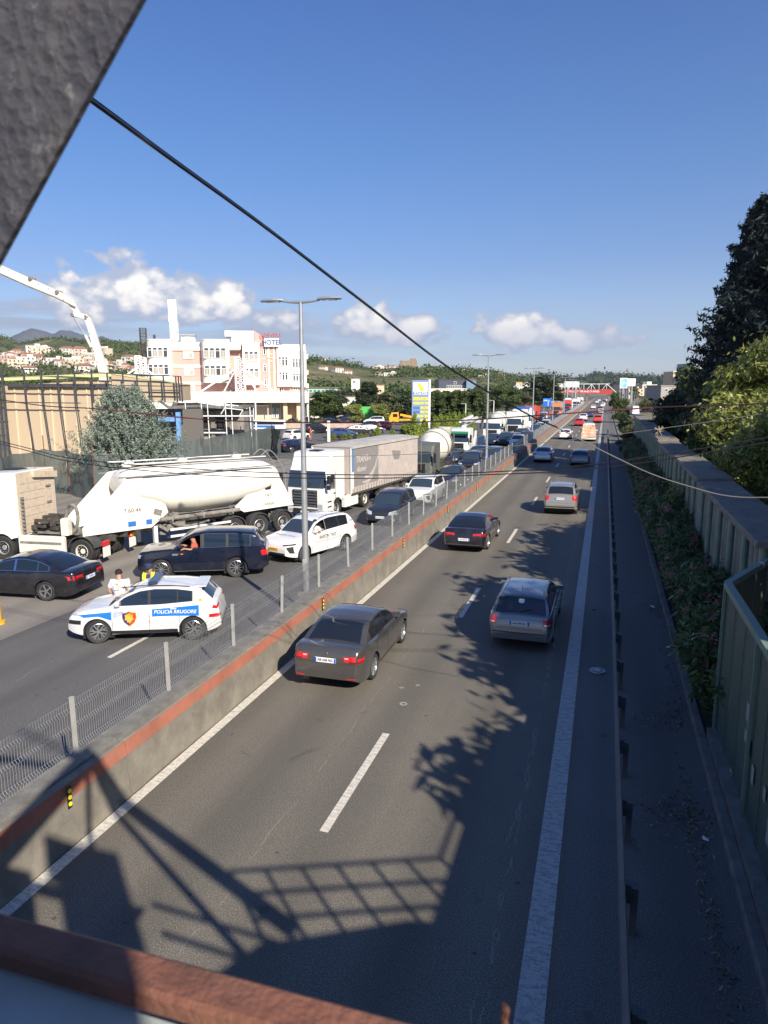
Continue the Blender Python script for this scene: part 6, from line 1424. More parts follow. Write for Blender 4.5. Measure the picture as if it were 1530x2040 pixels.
for i in range(len(N)-1):
    a, b_ = N[i], N[i+1]; L_ = (b_-a).to_2d().length; nx = max(4, int(L_/.5)); R_ = []; nr = Vector((-(b_-a).y, (b_-a).x, 0)).normalized()
    for k in range(nx+1):
        q = a.lerp(b_, k/nx); h = q.z-.12*math.sin(math.pi*k/nx); R_.append([(q+nr*(.06*math.sin(k*1.7+j*.9)+.05*math.sin(j*2.1+i)))*1 + Vector((0, 0, h*j/6-q.z)) for j in range(7)])
    MB().loft(R_, cap=False, closed=False).build('net_sheet', M_net, nf_, 180)
    MB().tube([(a.x, a.y, 0), (a.x, a.y, a.z+(.9 if i in (3, 4, 5) else .15))], .035, 6).build('pole', M_rust if i in (3, 4, 5) else M_truss, nf_)
# scaffold and unfinished shed between warehouse and hotel
SD = 78.0; SS = FPX/SD
sc = empty('scaffold', pD(0, 775, SD), YAW, 'white tube scaffold in front of the unfinished shed below the hotel podium', 'scaffold'); sc.location.z = 0
su = lambda x: x/SS; sz = lambda y: CAM_H+(775-y)/SS
for x, y0, y1 in ((362, 800, 880), (393, 780, 880), (405, 780, 870), (440, 778, 880), (452, 778, 868), (489, 810, 866)): MB().tube([(su(x), 0, sz(y0)), (su(x+3), 0, 0)], .05, 6).build('standard', M_frame, sc)
for a, c in (((360, 824), (495, 831)), ((358, 857), (440, 864)), ((362, 872), (405, 873))): MB().box(((su(a[0])+su(c[0]))/2, .3, (sz(a[1])+sz(c[1]))/2), (su(c[0]-a[0]), .9, .10)).build('platform', M_frame, sc)
for k in range(5): MB().tube([(su(364+k*9), .0, sz(798)), (su(430+k*9), .3, sz(808))], .05, 5).build('roof_tube', M_frame, sc)
for a, c in (((432, 824), (440, 812)), ((440, 812), (476, 816)), ((468, 828), (476, 816))): MB().tube([(su(a[0]), -.1, sz(a[1])), (su(c[0]), -.1, sz(c[1]))], .06, 5).build('ladder_frame', M_frame, sc)
sh = empty('unfinished_shed', pD(0, 775, SD+3), YAW, 'grey unfinished block shed behind the white scaffold', 'shed'); sh.location.z = 0
MB().box((su(425), 3, 2.3), (su(140), 6, 4.6)).build('wall', mat('block_grey', (.24, .22, .19), .9, var=.3, vscale=1.2), sh); MB().box((su(425), 2, 5.0), (su(150), 8, .25)).build('roof_slab', M_conc_dark, sh)
for x in (368, 400, 432, 462): MB().box((su(x), -.12, 2.2), (.45, .3, 4.4)).build('column', M_conc, sh)
for x in (384, 416, 447): MB().box((su(x), -.05, 3.2), (.9, .06, 1.2)).build('opening', M_dark, sh)

# ------------------------------------------------------------------ concrete pump boom rising behind the warehouse
BD = 82.0
e = empty('pump_boom', pD(207, 900, BD), 0, 'tall cream concrete pump boom rising behind the warehouse and folding left', 'pump boom'); BL = e.location.copy(); BL.z = 0; e.location = BL
def bp(x, y, off=0): return pD(x, y, BD+off)-BL
def taper(nm, pts, ws, m=M_cream, th=.45):
    rings = []
    for i, p_ in enumerate(pts):
        t_ = (pts[min(i+1, len(pts)-1)]-pts[max(0, i-1)]).normalized(); nrm = FH; s_ = t_.cross(nrm).normalized(); w = ws[i]
        rings.append([p_+s_*w+nrm*th/2, p_+s_*w-nrm*th/2, p_-s_*w-nrm*th/2, p_-s_*w+nrm*th/2])
    return MB().loft(rings).build(nm, m, e)
taper('boom_section', [bp(212, 900), bp(207, 742), bp(184, 660), bp(174, 632)], [.50, .50, .34, .30])
taper('boom_section', [bp(-60, 505), bp(0, 535), bp(60, 562), bp(115, 586), bp(140, 600), bp(155, 622), bp(160, 632)], [.42, .40, .40, .36, .34, .24, .16])
taper('link_arm', [bp(148, 626), bp(176, 632)], [.22, .26], th=.7)
MB().tube([bp(147, 632, -.3), bp(172, 672, -.3)], .09, 8).build('ram_rod', M_steel, e); MB().tube([bp(170, 668, -.3), bp(182, 692, -.3)], .16, 8).build('ram_cylinder', M_cream, e)
MB().tube([bp(150, 612, -.35), bp(110, 592, -.35), bp(60, 572, -.35), bp(0, 545, -.35)], .09, 6).build('delivery_pipe', M_dirty, e, True)
for q in ((148, 628), (174, 632), (117, 583), (64, 556)): MB().lathe([(.001, -.4), (.22, -.4), (.22, .4), (.001, .4)], bp(*q), 'y', 10).build('pivot_pin', M_dirty, e)
for q in ((20, 540), (45, 550), (80, 566), (100, 576), (130, 598), (182, 665), (190, 700), (196, 722)): MB().cbox(bp(*q)+Vector((0, -.25, 0)), (.12, .06, .12), .02).build('bolt', M_dirty, e)
MB().box((0, 1, 1.2), (9, 2.5, 2.4)).build('pump_body', M_cream, e)

# ------------------------------------------------------------------ petrol station price pylon
pyp = pD(838, 775, 116); e = empty('price_pylon', (pyp.x, pyp.y, 0), YAW-.18, 'tall blue and white KASTRATI petrol price pylon with yellow digits', 'price sign'); k_ = 116/FPX
M_pb = mat('pylon_blue', (.10, .20, .48), .4); M_pf = mat('pylon_blue_frame', (.24, .33, .55), .4); M_dig = mat('digit_yellow', (.80, .72, .05), .5)
pz = lambda y: CAM_H+(775-y)*k_
MB().box((0, 0, pz(872)/2+pz(758)/2), (2.75, .45, pz(758)-pz(872))).build('panel', M_pf, e); MB().box((1.46, .0, pz(872)/2+pz(758)/2+.06), (.30, .60, pz(758)-pz(872)+.1)).build('side_post', M_frame, e)
MB().box((0, -.24, (pz(762)+pz(786))/2), (2.3, .03, pz(762)-pz(786))).build('logo_board', M_frame, e)
text('lettering', 'KASTRATI', .52, M_pb, e, (0, -.27, pz(783.2)), (math.pi/2, 0, 0), .005, bold=.008)
b = MB(); b.prism([(-.35, pz(763.5)), (.0, pz(764)), (.12, pz(768)), (.50, pz(772)), (.62, pz(775)), (.40, pz(779)), (-.1, pz(779.5)), (-.18, pz(773)), (-.42, pz(769))], -.27, -.255, 'y'); b.build('logo', M_dig, e)
rows = [(791, 797), (800, 805), (809, 814), (817, 822), (825, 830), (833, 839)]
for i, (a, c) in enumerate(rows):
    MB().box((-.62, -.24, (pz(a)+pz(c))/2), (1.05, .02, pz(a)-pz(c))).build('fuel_name', M_dig if i in (0, 1, 4) else M_pb, e)
    MB().box((.62, -.24, (pz(a)+pz(c))/2), (1.2, .02, pz(a)-pz(c))).build('price', M_dig, e)
    text('lettering', ('181', '186', '192', '178', '84', '76')[i], .42, M_pb, e, (.62, -.26, (pz(a)+pz(c))/2-.02), (math.pi/2, 0, 0), .003)
MB().box((0, -.23, pz(856)), (2.4, .02, 1.9)).build('lower_panel', M_pb, e)

# ------------------------------------------------------------------ dark office building and long cream wall beyond the hedge
def block(nm, label, cat, px0, px1, py0, D, m, dep=10, wins=(), yb=860, roofm=None, wm=M_hglass):
    o = pD(px0, 775, D); e = empty(nm, (o.x, o.y, 0), YAW, label, cat); s_ = FPX/D; w = (px1-px0)/s_; zt = CAM_H+(775-py0)/s_
    MB().box((w/2, dep/2, zt/2), (w, dep, zt)).build('wall', m, e); MB().box((w/2, dep/2, zt+.1), (w+.4, dep+.4, .2)).build('roof', roofm or m, e)
    for (a, b_, c, d) in wins:
        z0, z1 = CAM_H+(775-d)/s_, CAM_H+(775-c)/s_; fr_ = MB().box(((a+b_)/2/s_-px0/s_, -.04, (z0+z1)/2), ((b_-a)/s_+.2, .10, z1-z0+.2)).build('window', M_frame, e)
        MB().box(((a+b_)/2/s_-px0/s_, -.10, (z0+z1)/2), ((b_-a)/s_, .03, z1-z0)).build('pane', wm, fr_)
    return e
block('office_building', 'dark blue-grey office block above the hedge, right of the price pylon', 'building', 874, 929, 757, 260, mat('facade_dark', (.07, .075, .11), .5), 20, [(890+k*4.2, 892+k*4.2, 768, 773) for k in range(9)]+[(904, 908, 761, 765)])
block('office_wing', 'pale blue glazed wing at the right end of the dark office block', 'building', 929, 948, 759, 258, mat('facade_glassblue', (.20, .28, .36), .2), 16, [])
block('cream_hall', 'long low cream hall between the hedge top and the dark office', 'hall', 852, 929, 775, 235, M_hcream, 12, [])
block('villa', 'pale house with a brown roof left of the dark fir crown', 'house', 745, 765, 768, 300, M_hbeige, 10, [(749, 752, 776, 781), (757, 760, 776, 781)], roofm=M_hpink)
block('villa', 'small white house on the slope left of the price pylon', 'house', 700, 716, 756, 420, M_hcream, 10, [(704, 707, 759, 763)], roofm=M_frame)
block('yellow_block', 'yellow apartment block between the far trees left of the third lamp', 'building', 1028, 1040, 762, 420, mat('facade_yellow', (.62, .50, .22), .7), 12, [(1030, 1032, 766, 769), (1035, 1037, 766, 769)])
block('white_block', 'white low apartment block under the yellow one', 'building', 1030, 1055, 771, 380, M_hcream, 12, [(1034+k*5, 1037+k*5, 775, 778) for k in range(4)])
block('white_block', 'white flat roofed house right of the large far tree', 'building', 1092, 1106, 778, 340, M_hcream, 12, [(1095, 1097, 782, 785), (1100, 1102, 782, 785)])
block('green_glass_shed', 'long low shed with green glazing right of the hotel', 'shed', 606, 672, 773, 205, M_conc, 12, [(608+k*8, 614+k*8, 776, 781) for k in range(8)], wm=mat('glass_green', (.05, .32, .22), .3))
block('low_shed', 'low grey roofed shed behind the car park trees', 'shed', 618, 722, 790, 175, M_hcream, 12, [(622, 640, 799, 810)], roofm=M_conc)
# right side, behind the trees
block('modern_tower', 'grey office tower with yellow fins behind the dark cedar', 'building', 1380, 1422, 726, 240, mat('tower_grey', (.36, .38, .42), .6), 14, [(1383+k*5, 1386+k*5, 738, 766) for k in range(3)], wm=mat('fin_yellow', (.62, .48, .08), .5))
block('cream_tower', 'cream concrete stair tower left of the grey office tower', 'building', 1339, 1362, 742, 260, M_hbeige, 9, [(1344, 1357, 744, 751)], roofm=M_frame)
block('cream_annex', 'cream annex with an arched window next to the stair tower', 'building', 1362, 1382, 752, 250, M_hcream, 9, [(1370, 1378, 762, 770)])
block('grey_house', 'long plain grey house with two small windows on the right', 'building', 1317, 1380, 769, 215, mat('plaster_grey', (.34, .32, .29), .85, var=.1), 12, [(1343, 1348, 775, 781), (1325, 1330, 775, 779)])

# ------------------------------------------------------------------ far footbridge with red banner, sign boards
fy = 330.0; e = empty('footbridge_far', (0, fy, 0), 0, 'distant steel footbridge over the road with a long red banner', 'footbridge')
z0, z1 = 4.9, 9.2; X0, X1 = pY(1010, 787, fy).x, pY(1222, 787, fy).x; k_ = fy/FPX
MB().box(((X0+X1)/2, 0, z0), (X1-X0, 2.6, .5)).build('deck', M_steel, e); M_ban = mat('banner_red', (.50, .05, .04), .6)
MB().box(((X0+X1)/2+3, -1.4, z0+1.0), ((X1-X0)*.86, .05, 1.9)).build('banner', M_ban, e)
text('lettering', 'QENDER TREGTARE * AUTOSTRADE * TIRANE DURRES', 1.15, M_frame, e, ((X0+X1)/2+3, -1.45, z0+1.0), (math.pi/2, 0, 0), .01, bold=.02)
for sy in (-1.3, 1.3):
    MB().box(((X0+X1)/2+2, sy, z1), ((X1-X0)*.84, .22, .22)).build('top_chord', M_frame, e)
    n = 12
    for k in range(n+1):
        x_ = X0+5+(X1-X0-8)*k/n; MB().box((x_, sy, (z0+z1)/2), (.16, .16, z1-z0)).build('hanger', M_frame, e)
        if k < n: MB().bar((x_, sy, z0 if k % 2 else z1), (x_+(X1-X0-8)/n, sy, z1 if k % 2 else z0), .14).build('diagonal', M_frame, e)
MB().bar((X0-3, -1.3, z0-1), (X0+5, -1.3, z1), .25).build('end_post', M_frame, e); MB().bar((X1+3, -1.3, z0-1), (X1-3, -1.3, z1), .25).build('end_post', M_frame, e)
for x_ in (X0, X0+6, -7.95, X1-2, X1+2): MB().cbox((x_, 0, z0/2), (.9, 1.6, z0), .1).build('pier', M_conc, e)
MB().bar((X0-1, 0, 4.6), (X0-16, 0, .2), 2.0, .3).build('stair', M_conc, e)
def billboard(label, px0, px1, py0, py1, D, m, feet):
    c_ = pD((px0+px1)/2, 775, D); e = empty('billboard', (c_.x, c_.y, 0), YAW, label, 'billboard'); s_ = FPX/D; w = (px1-px0)/s_; a, b_ = CAM_H+(775-py1)/s_, CAM_H+(775-py0)/s_
    MB().box((0, .3, (a+b_)/2), (w+.6, .5, b_-a+.6)).build('box_frame', M_frame, e); MB().box((0, 0, (a+b_)/2), (w, .06, b_-a)).build('poster', m, e)
    for q in feet: MB().lathe([(.35, 0), (.35, a)], (q*w, .4, 0), 'z', 10).build('leg', M_steel, e)
def poster(nm, cols, sc_=.35):
    m = bpy.data.materials.new(nm); m.use_nodes = True; t = NT(m.node_tree); v = t.new('ShaderNodeTexCoord').outputs['Object']
    t.l.new(t.ramp(t.noise(v, sc_, 3, .5, .8), [(i/(len(cols)-1)*.5+.25, c) for i, c in enumerate(cols)]), t.n['Principled BSDF'].inputs['Base Color']); return m
billboard('wide billboard with pale poster and a blue corner, left above the far footbridge', 1126, 1152, 762, 770, 300, poster('poster_a', [(.62, .66, .62), (.70, .72, .70), (.20, .45, .60)]), (-.3, .3))
billboard('billboard with a blue splash picture above the road verge at the right', 1236, 1248, 755, 772, 330, poster('poster_b', [(.05, .25, .60), (.30, .60, .75), (.65, .72, .75)], .6), (0,))
billboard('pale green and white billboard next to the blue splash one', 1248, 1264, 756, 768, 335, poster('poster_c', [(.45, .62, .55), (.66, .70, .68), (.30, .55, .45)], .3), (-.2, .2))
s_ = gp(1089, 836); e = empty('direction_sign', (s_.x, s_.y, 0), YAW*.3, 'blue motorway direction sign with white arrow beside the third lamp post', 'road sign'); D_ = s_.dot(FH); k_ = D_/FPX
z0, z1 = CAM_H+(775-809)*k_, CAM_H+(775-793)*k_; w = 17*k_
MB().cbox((0, 0, (z0+z1)/2), (w, .10, z1-z0), .05).build('panel', mat('sign_blue_bright', (.02, .16, .62), .4), e)
for sg in (-1, 1): MB().box((sg*w*.35, .12, z1/2), (.14, .14, z1)).build('leg', M_steel, e)
b = MB(); b.box((w*.10, -.07, (z0+z1)/2-.3), (.14, .02, (z1-z0)*.5)); b.bar((w*.10, -.07, (z0+z1)/2-.1), (w*.3, -.07, (z0+z1)/2+.3), .12, .02); b.box((-w*.2, -.07, (z0+z1)/2+.5), (w*.36, .02, .16)); b.build('arrow', M_white, e)
text('lettering', 'DURRES', .42, M_white, e, (-.15, -.07, z1-.55), (math.pi/2, 0, 0), .004)
# small street lights by the filling station
for (x, y0, y1, sgn, lb) in ((928, 804, 838, -1, 'small single arm light in front of the tall hedge'), (984, 798, 828, -1, 'small single arm light right of the second lamp post'), (506, 716, 862, -1, 'slender white lamp post in front of the hotel podium')):
    D = 115 if x > 600 else 82; q = pD(x, y0, D); e = empty('small_light', (q.x, q.y, 0), YAW, lb, 'lamp post'); MB().tube([(0, 0, 0), (0, 0, q.z)], .09 if x > 600 else .12, 8, .06).build('pole', M_frame, e)
    if x > 600: MB().box((-.35, 0, q.z), (.8, .14, .08)).build('lamp_head', M_steel, e)
    else:
        for sg in (-1, 1): MB().tube([(0, 0, q.z), (sg*1.6, 0, q.z+.1)], .03, 5).build('arm', M_frame, e); 
        for sg in (-1, 1): MB().cbox((sg*1.7, 0, q.z+.1), (.6, .2, .08), .02).build('lamp_head', M_steel, e)
q = gp(655, 880); e = empty('concrete_post', (q.x, q.y, 0), 0, 'short pale square post in the car park beside the blue saloon', 'post'); MB().cbox((0, 0, 1.4), (.34, .34, 2.8), .03).build('post', M_hcream, e)

# ------------------------------------------------------------------ car park
pk = [('hatch', 592, 879, 70, P_white, 'white hatchback parked facing the road behind the net fence end'), ('suv', 632, 866, 55, P_black, 'black off-road style car parked behind the white hatchback'),
      ('jetta', 682, 875, 20, P_blue, 'blue saloon parked next to the pale square post'), ('saloon', 716, 868, 30, P_dgrey, 'dark saloon parked right of the blue one'), ('hatch', 742, 866, 30, P_silver, 'silver car parked right of the dark saloon'),
      ('suv', 733, 861, 200, P_black, 'black people carrier parked behind the silver car'), ('minivan', 745, 848, 200, P_white, 'white people carrier parked in front of the green box truck'), ('saloon', 592, 902, 60, P_navy, 'dark blue saloon half hidden by the curtain trailer roof'),
      ('hatch', 588, 851, 90, P_dgrey, 'dark car in the rear parking row below the hotel planters'), ('suv', 612, 850, 90, P_black, 'second dark car in the rear parking row'), ('hatch', 660, 850, 80, P_black, 'black car in the rear row right of the pale post'),
      ('saloon', 690, 849, 100, P_dgrey, 'dark grey car in the rear row left of the green truck'), ('hatch', 757, 858, 160, P_red, 'small red car beside the black people carrier'), ('jetta', 574, 846, 90, P_white, 'white car at the left end of the rear row')]
for kd, x, y, hdg, pm, lb in pk:
    q = gp(x, y-3); car(kd, q.x, q.y, hdg, pm, lb, 'car', None, 'parked_car', skip=('door_gap', 'door_handle', 'brake_disc'))
q = gp(732, 841); e = empty('box_truck', (q.x, q.y, 0), YAW+math.pi*.98, 'small bright green box truck parked below the dark fir', 'truck')
MB().box((-.2, 0, 2.0), (3.4, 2.2, 2.6)).build('cargo_box', P_green, e); MB().loft([[(-1.95, -1, .6), (-2.9, -1, .6), (-3.0, -1, 1.3), (-2.6, -1, 2.0), (-1.95, -1, 2.1)], [(-1.95, 1, .6), (-2.9, 1, .6), (-3.0, 1, 1.3), (-2.6, 1, 2.0), (-1.95, 1, 2.1)]]).build('cab', P_green, e)
for x_ in (-2.4, .8):
    for sg in (-1, 1): twheel(e, x_, sg*.95, Rw=.4)
q = gp(806, 846); e = empty('tow_truck', (q.x, q.y, 0), YAW+math.pi, 'orange recovery truck parked left of the price pylon', 'truck'); M_tow = mat('tow_orange', (.80, .38, .02), .4)
MB().loft([[(1.2, y, .6), (3.0, y, .6), (3.1, y, 1.4), (2.6, y, 2.4), (1.2, y, 2.45)] for y in (-1, 1)]).build('cab', M_tow, e); MB().box((-1.2, 0, 1.0), (4.6, 2.1, .3)).build('flatbed', M_tow, e); MB().bar((-3, 0, 1.2), (.9, 0, 2.0), .4).build('ramp', M_tow, e)
MB().box((1.9, -1.01, 1.85), (.9, .03, .6)).build('side_window', M_glass, e); MB().box((1.9, 1.01, 1.85), (.9, .03, .6)).build('side_window', M_glass, e)
for x_ in (2.2, -2.0):
    for sg in (-1, 1): twheel(e, x_, sg*.95, Rw=.42)
q = gp(536, 856); e = empty('bus', (q.x, q.y, 0), YAW, 'white and blue bus partly hidden by the net fence', 'bus'); e.scale = (.8, .8, .62); MB().cbox((0, 0, 1.55), (7.5, 2.3, 2.5), .25).build('body', P_white, e); MB().box((0, -1.16, 1.9), (6.8, .03, .8)).build('side_window', M_glass, e); MB().box((-1, -1.165, 1.0), (5, .03, .6)).build('blue_band', MATS['police_blue'], e)
for x_ in (-2.4, 2.4):
    for sg in (-1, 1): twheel(e, x_, sg*1.0, Rw=.46)
q = gp(619, 878); e = person((q.x, q.y, 0), .3, dict(stand), 'small figure in red standing in the car park by the white hatchback', M_redsh, M_redsh)
# ------------------------------------------------------------------ hills and distant ground
def fbm(x, y, seed=0, oct=5):
    r = np.random.default_rng(seed); o = np.zeros_like(x, float); a = 1
    for k in range(oct):
        for q in range(3):
            th, ph = r.uniform(0, 6.28), r.uniform(0, 6.28); f = 2**k*r.uniform(.7, 1.3); o += a*np.sin((x*math.cos(th)+y*math.sin(th))*f+ph)/3
        a *= .52
    return o
def hillmat(name, stops, sc, haze=None):
    m = bpy.data.materials.new(name); m.use_nodes = True; t = NT(m.node_tree); v = t.new('ShaderNodeTexCoord').outputs['Object']
    n = t.math('ADD', t.math('MULTIPLY', t.noise(v, sc, 9, .68, .4), .65), t.math('MULTIPLY', t.noise(v, sc*9, 5, .7), .35))
    c = t.ramp(n, stops); t.l.new(c, t.n['Principled BSDF'].inputs['Base Color']); t.n['Principled BSDF'].inputs['Roughness'].default_value = .95; t.n['Principled BSDF'].inputs['Specular IOR Level'].default_value = .1
    MATS[name] = m; return m
M_hill = hillmat('hill_scrub', [(.34, (.035, .055, .020)), (.43, (.060, .080, .032)), (.50, (.11, .115, .055)), (.56, (.20, .17, .09)), (.66, (.30, .24, .15))], .012)
M_hillf = hillmat('hill_forest', [(.38, (.022, .040, .020)), (.5, (.045, .065, .030)), (.62, (.09, .10, .05))], .006)
M_mount = hillmat('mountain', [(.38, (.045, .055, .060)), (.5, (.065, .070, .070)), (.62, (.11, .11, .10))], .0012)
def ridge(name, m, az0, az1, prof, r0, r1, r2, nr=26, na=260, rough=.05, seed=1, label=None):
    """terrain wedge: crest line prof[(azimuth px in the photo, crest row)] reached at distance r1"""
    A = np.linspace(az0, az1, na); Rr = np.concatenate([np.linspace(r0, r1, nr), np.linspace(r1, r2, 8)[1:]]); px = np.array([p[0] for p in prof]); py = np.array([p[1] for p in prof]); b = MB(); R_ = []
    for a in A:
        d = ray(a, 775); d = Vector((d.x, d.y, 0)).normalized(); cosv = d.dot(FH); row = []
        y = np.interp(a, px, py)
        top = (775-y)/FPX*cosv*r1*1.0+CAM_H
        for r in Rr:
            f = (r-r0)/(r1-r0) if r <= r1 else 1-.6*(r-r1)/(r2-r1); f = f*f*(3-2*f) if r <= r1 else f
            X, Y = d.x*r, d.y*r; row.append([X, Y, f*top, f])
        R_.append(row)
    P = np.array(R_); s_ = 6.0/r1*4; nz = fbm(P[:, :, 0]*s_, P[:, :, 1]*s_, seed); nz2 = fbm(P[:, :, 0]*s_*14, P[:, :, 1]*s_*14, seed+5, 4)
    P[:, :, 2] *= 1+rough*2.2*nz*(1-.75*P[:, :, 3]); P[:, :, 2] += rough*r1*.010*nz2*P[:, :, 3]; P[:, 0, 2] = -2
    b.loft([[tuple(q[:3]) for q in row] for row in P], cap=False, closed=False); o = b.build(name, m, None, 180); tag(o, kind='structure'); return o, P
mtn, _ = ridge('mountains', M_mount, -500, 700, [(-500, 690), (-200, 700), (0, 684), (20, 682), (55, 668), (75, 662), (100, 667), (115, 672), (130, 664), (150, 664), (175, 672), (195, 678), (210, 672), (232, 681), (250, 684), (300, 690), (400, 705), (500, 720), (700, 760)], 6500, 8000, 8600, 16, 400, .10, 3)
hL, PL = ridge('hills', M_hill, -700, 640, [(-700, 660), (-200, 668), (0, 678), (20, 683), (45, 694), (70, 690), (100, 684), (130, 683), (165, 690), (190, 691), (215, 687), (250, 692), (290, 697), (350, 705), (420, 712), (560, 722), (600, 728), (640, 740)], 380, 1300, 1600, 30, 330, .09, 8)
hM, PM = ridge('hills', M_hill, 420, 1120, [(420, 735), (560, 716), (600, 719), (625, 723), (660, 728), (700, 732), (740, 737), (780, 738), (812, 733), (830, 736), (880, 741), (940, 744), (985, 747), (1010, 754), (1060, 760), (1120, 770)], 330, 950, 1300, 30, 300, .09, 21)
hR, PR = ridge('hills', M_hillf, 960, 1750, [(960, 768), (1000, 762), (1040, 758), (1070, 752), (1095, 751), (1125, 757), (1145, 762), (1165, 755), (1185, 750), (1215, 752), (1260, 755), (1310, 757), (1360, 758), (1450, 760), (1750, 750)], 900, 2300, 2700, 22, 300, .06, 33)
def on_hill(P, i, j): return Vector(P[i, j, :3])

# ------------------------------------------------------------------ foliage
def leafmat(name, lo, hi, rough=.55, trans=.25, spec=.3):
    m = bpy.data.materials.new(name); m.use_nodes = True; t = NT(m.node_tree); p = t.n['Principled BSDF']
    g = t.new('ShaderNodeNewGeometry').outputs['Random Per Island']; v = t.new('ShaderNodeTexCoord').outputs['Object']
    f = t.math('ADD', t.math('MULTIPLY', g, .55), t.math('MULTIPLY', t.noise(v, .9, 3, .5), .45)); c = t.ramp(f, [(.2, lo), (.8, hi)])
    t.l.new(c, p.inputs['Base Color']); p.inputs['Roughness'].default_value = rough; p.inputs['Specular IOR Level'].default_value = spec
    if trans:
        tr_ = t.new('ShaderNodeBsdfTranslucent'); t.l.new(c, tr_.inputs[0]); ms_ = t.new('ShaderNodeMixShader'); ms_.inputs[0].default_value = trans
        t.l.new(p.outputs[0], ms_.inputs[1]); t.l.new(tr_.outputs[0], ms_.inputs[2]); t.l.new(ms_.outputs[0], t.n['Material Output'].inputs[0])
    MATS[name] = m; return m
L_mid = leafmat('leaf_mid', (.042, .075, .020), (.13, .17, .05)); L_dark = leafmat('leaf_dark', (.020, .035, .016), (.055, .078, .032), trans=.1); L_cedar_shaded = leafmat('leaf_cedar_shaded', (.012, .021, .022), (.034, .052, .046), .7, .05)  # cedar leaves darkened: shade of neighbouring trees is in their colour
L_light = leafmat('leaf_light', (.11, .15, .030), (.36, .37, .10), .38, .3, .5); L_blue = leafmat('leaf_bluegrey', (.12, .155, .125), (.28, .335, .27), .7, .1); L_thuja = leafmat('leaf_thuja', (.14, .20, .03), (.32, .38, .07), .6, .25)
L_olean = leafmat('leaf_oleander', (.045, .085, .028), (.14, .20, .07), .45, .2, .4); L_flower = leafmat('oleander_flower', (.45, .10, .13), (.62, .28, .28), .6, .3); M_bark = mat('bark', (.09, .065, .045), .9, var=.3, vscale=6, bump=.5)
L_olive = leafmat('leaf_olive', (.07, .09, .038), (.18, .19, .09))
def leaves(name, C, Nn, size, m, asp=1.6, parent=None, seed=0, kindstuff=False, droop=0.0):
    """C: leaf centres, Nn: outward directions; rhombic leaves with random tilt"""
    r = np.random.default_rng(seed); n = len(C); a = r.normal(size=(n, 3)); a[:, 2] -= droop; a /= np.linalg.norm(a, axis=1)[:, None]
    nn = Nn*.8+r.normal(size=(n, 3))*.8; b_ = np.cross(a, nn); b_ /= np.linalg.norm(b_, axis=1)[:, None]+1e-9; a = np.cross(b_, nn); a /= np.linalg.norm(a, axis=1)[:, None]+1e-9
    s = (size*r.uniform(.6, 1.35, n))[:, None]; V = np.stack([C-a*s*asp*.5, C+b_*s*.32-a*s*.05, C+a*s*asp*.5, C-b_*s*.32-a*s*.05], 1).reshape(-1, 3)
    me = bpy.data.meshes.new(name); me.vertices.add(4*n); me.loops.add(4*n); me.polygons.add(n); me.vertices.foreach_set('co', V.ravel().astype(np.float32)); me.loops.foreach_set('vertex_index', np.arange(4*n, dtype=np.int32))
    me.polygons.foreach_set('loop_start', np.arange(0, 4*n, 4, dtype=np.int32)); me.update(calc_edges=True); me.materials.append(m); return me
def crown_pts(blobs, n, seed, clump=.22, per=26, fill=.35):
    """leaf centres gathered in clumps over the surface of several ellipsoids"""
    r = np.random.default_rng(seed); vol = np.array([b_[3]*b_[4]+b_[4]*b_[5] for b_ in blobs]); vol = vol/vol.sum(); C, Nn = [], []; nc = max(1, n//per)
    for i, b_ in enumerate(blobs):
        k = max(1, int(nc*vol[i])); d = r.normal(size=(k, 3)); d /= np.linalg.norm(d, axis=1)[:, None]; d[:, 2] = np.where(d[:, 2] < -.5, -d[:, 2]*.6, d[:, 2]); rad = np.where(r.random(k) < fill, r.uniform(.35, .95, k), r.uniform(.88, 1.12, k))
        c_ = np.array(b_[:3])+d*np.array(b_[3:6])*rad[:, None]; sc_ = clump*min(b_[3:6])
        for q in range(per):
            C.append(c_+r.normal(size=(k, 3))*sc_*np.array([1, 1, .6])); Nn.append(d)
    return np.concatenate(C), np.concatenate(Nn)
def rblobs(r, R_, H, z0, n, rr=(.28, .5), shape='round'):
    out = []
    for k in range(n):
        f = (k+.5)/n; a = r.uniform(0, 6.28); z = z0+(H-z0)*(.08+.84*f)
        if shape == 'cone': w = R_*(1-f)**.8*.9+.1*R_
        elif shape == 'column': w = R_*.6
        else: w = R_*math.sin(math.pi*min(.95, .22+f*.72))
        d_ = w*r.uniform(.25, .75); s_ = R_*r.uniform(*rr)*(1-.35*f if shape == 'cone' else 1)
        out.append((d_*math.cos(a), d_*math.sin(a), z, s_, s_, s_*r.uniform(.6, .9)))
    return out
TREES = {}
def tree_proto(key, R_, H, z0, m, n, leaf, seed, shape='round', nb=14, asp=1.6, trunk=.22, clump=.25, fill=.35, droop=0, blobs=None):
    r = random.Random(seed); bl = blobs or rblobs(r, R_, H, z0, nb, shape=shape); C, Nn = crown_pts(bl, n, seed, clump, fill=fill); me = leaves('crown', C, Nn, leaf, m, asp, seed=seed, droop=droop)
    b = MB(); pts = [(0, 0, 0), (.1, .05, H*.25), (-.05, .1, H*.5), (0, 0, H*.85)]; b.tube(smooth_curve(pts, 9), trunk, 8, trunk*.2)
    for q in bl[:12]: b.tube([(0, 0, max(.3, q[2]*.55)), (q[0]*.5, q[1]*.5, q[2]*.82), (q[0], q[1], q[2])], trunk*.35, 5, trunk*.08)
    tk = b.mesh('trunk', True); tk.materials.append(M_bark); TREES[key] = (tk, me); return key
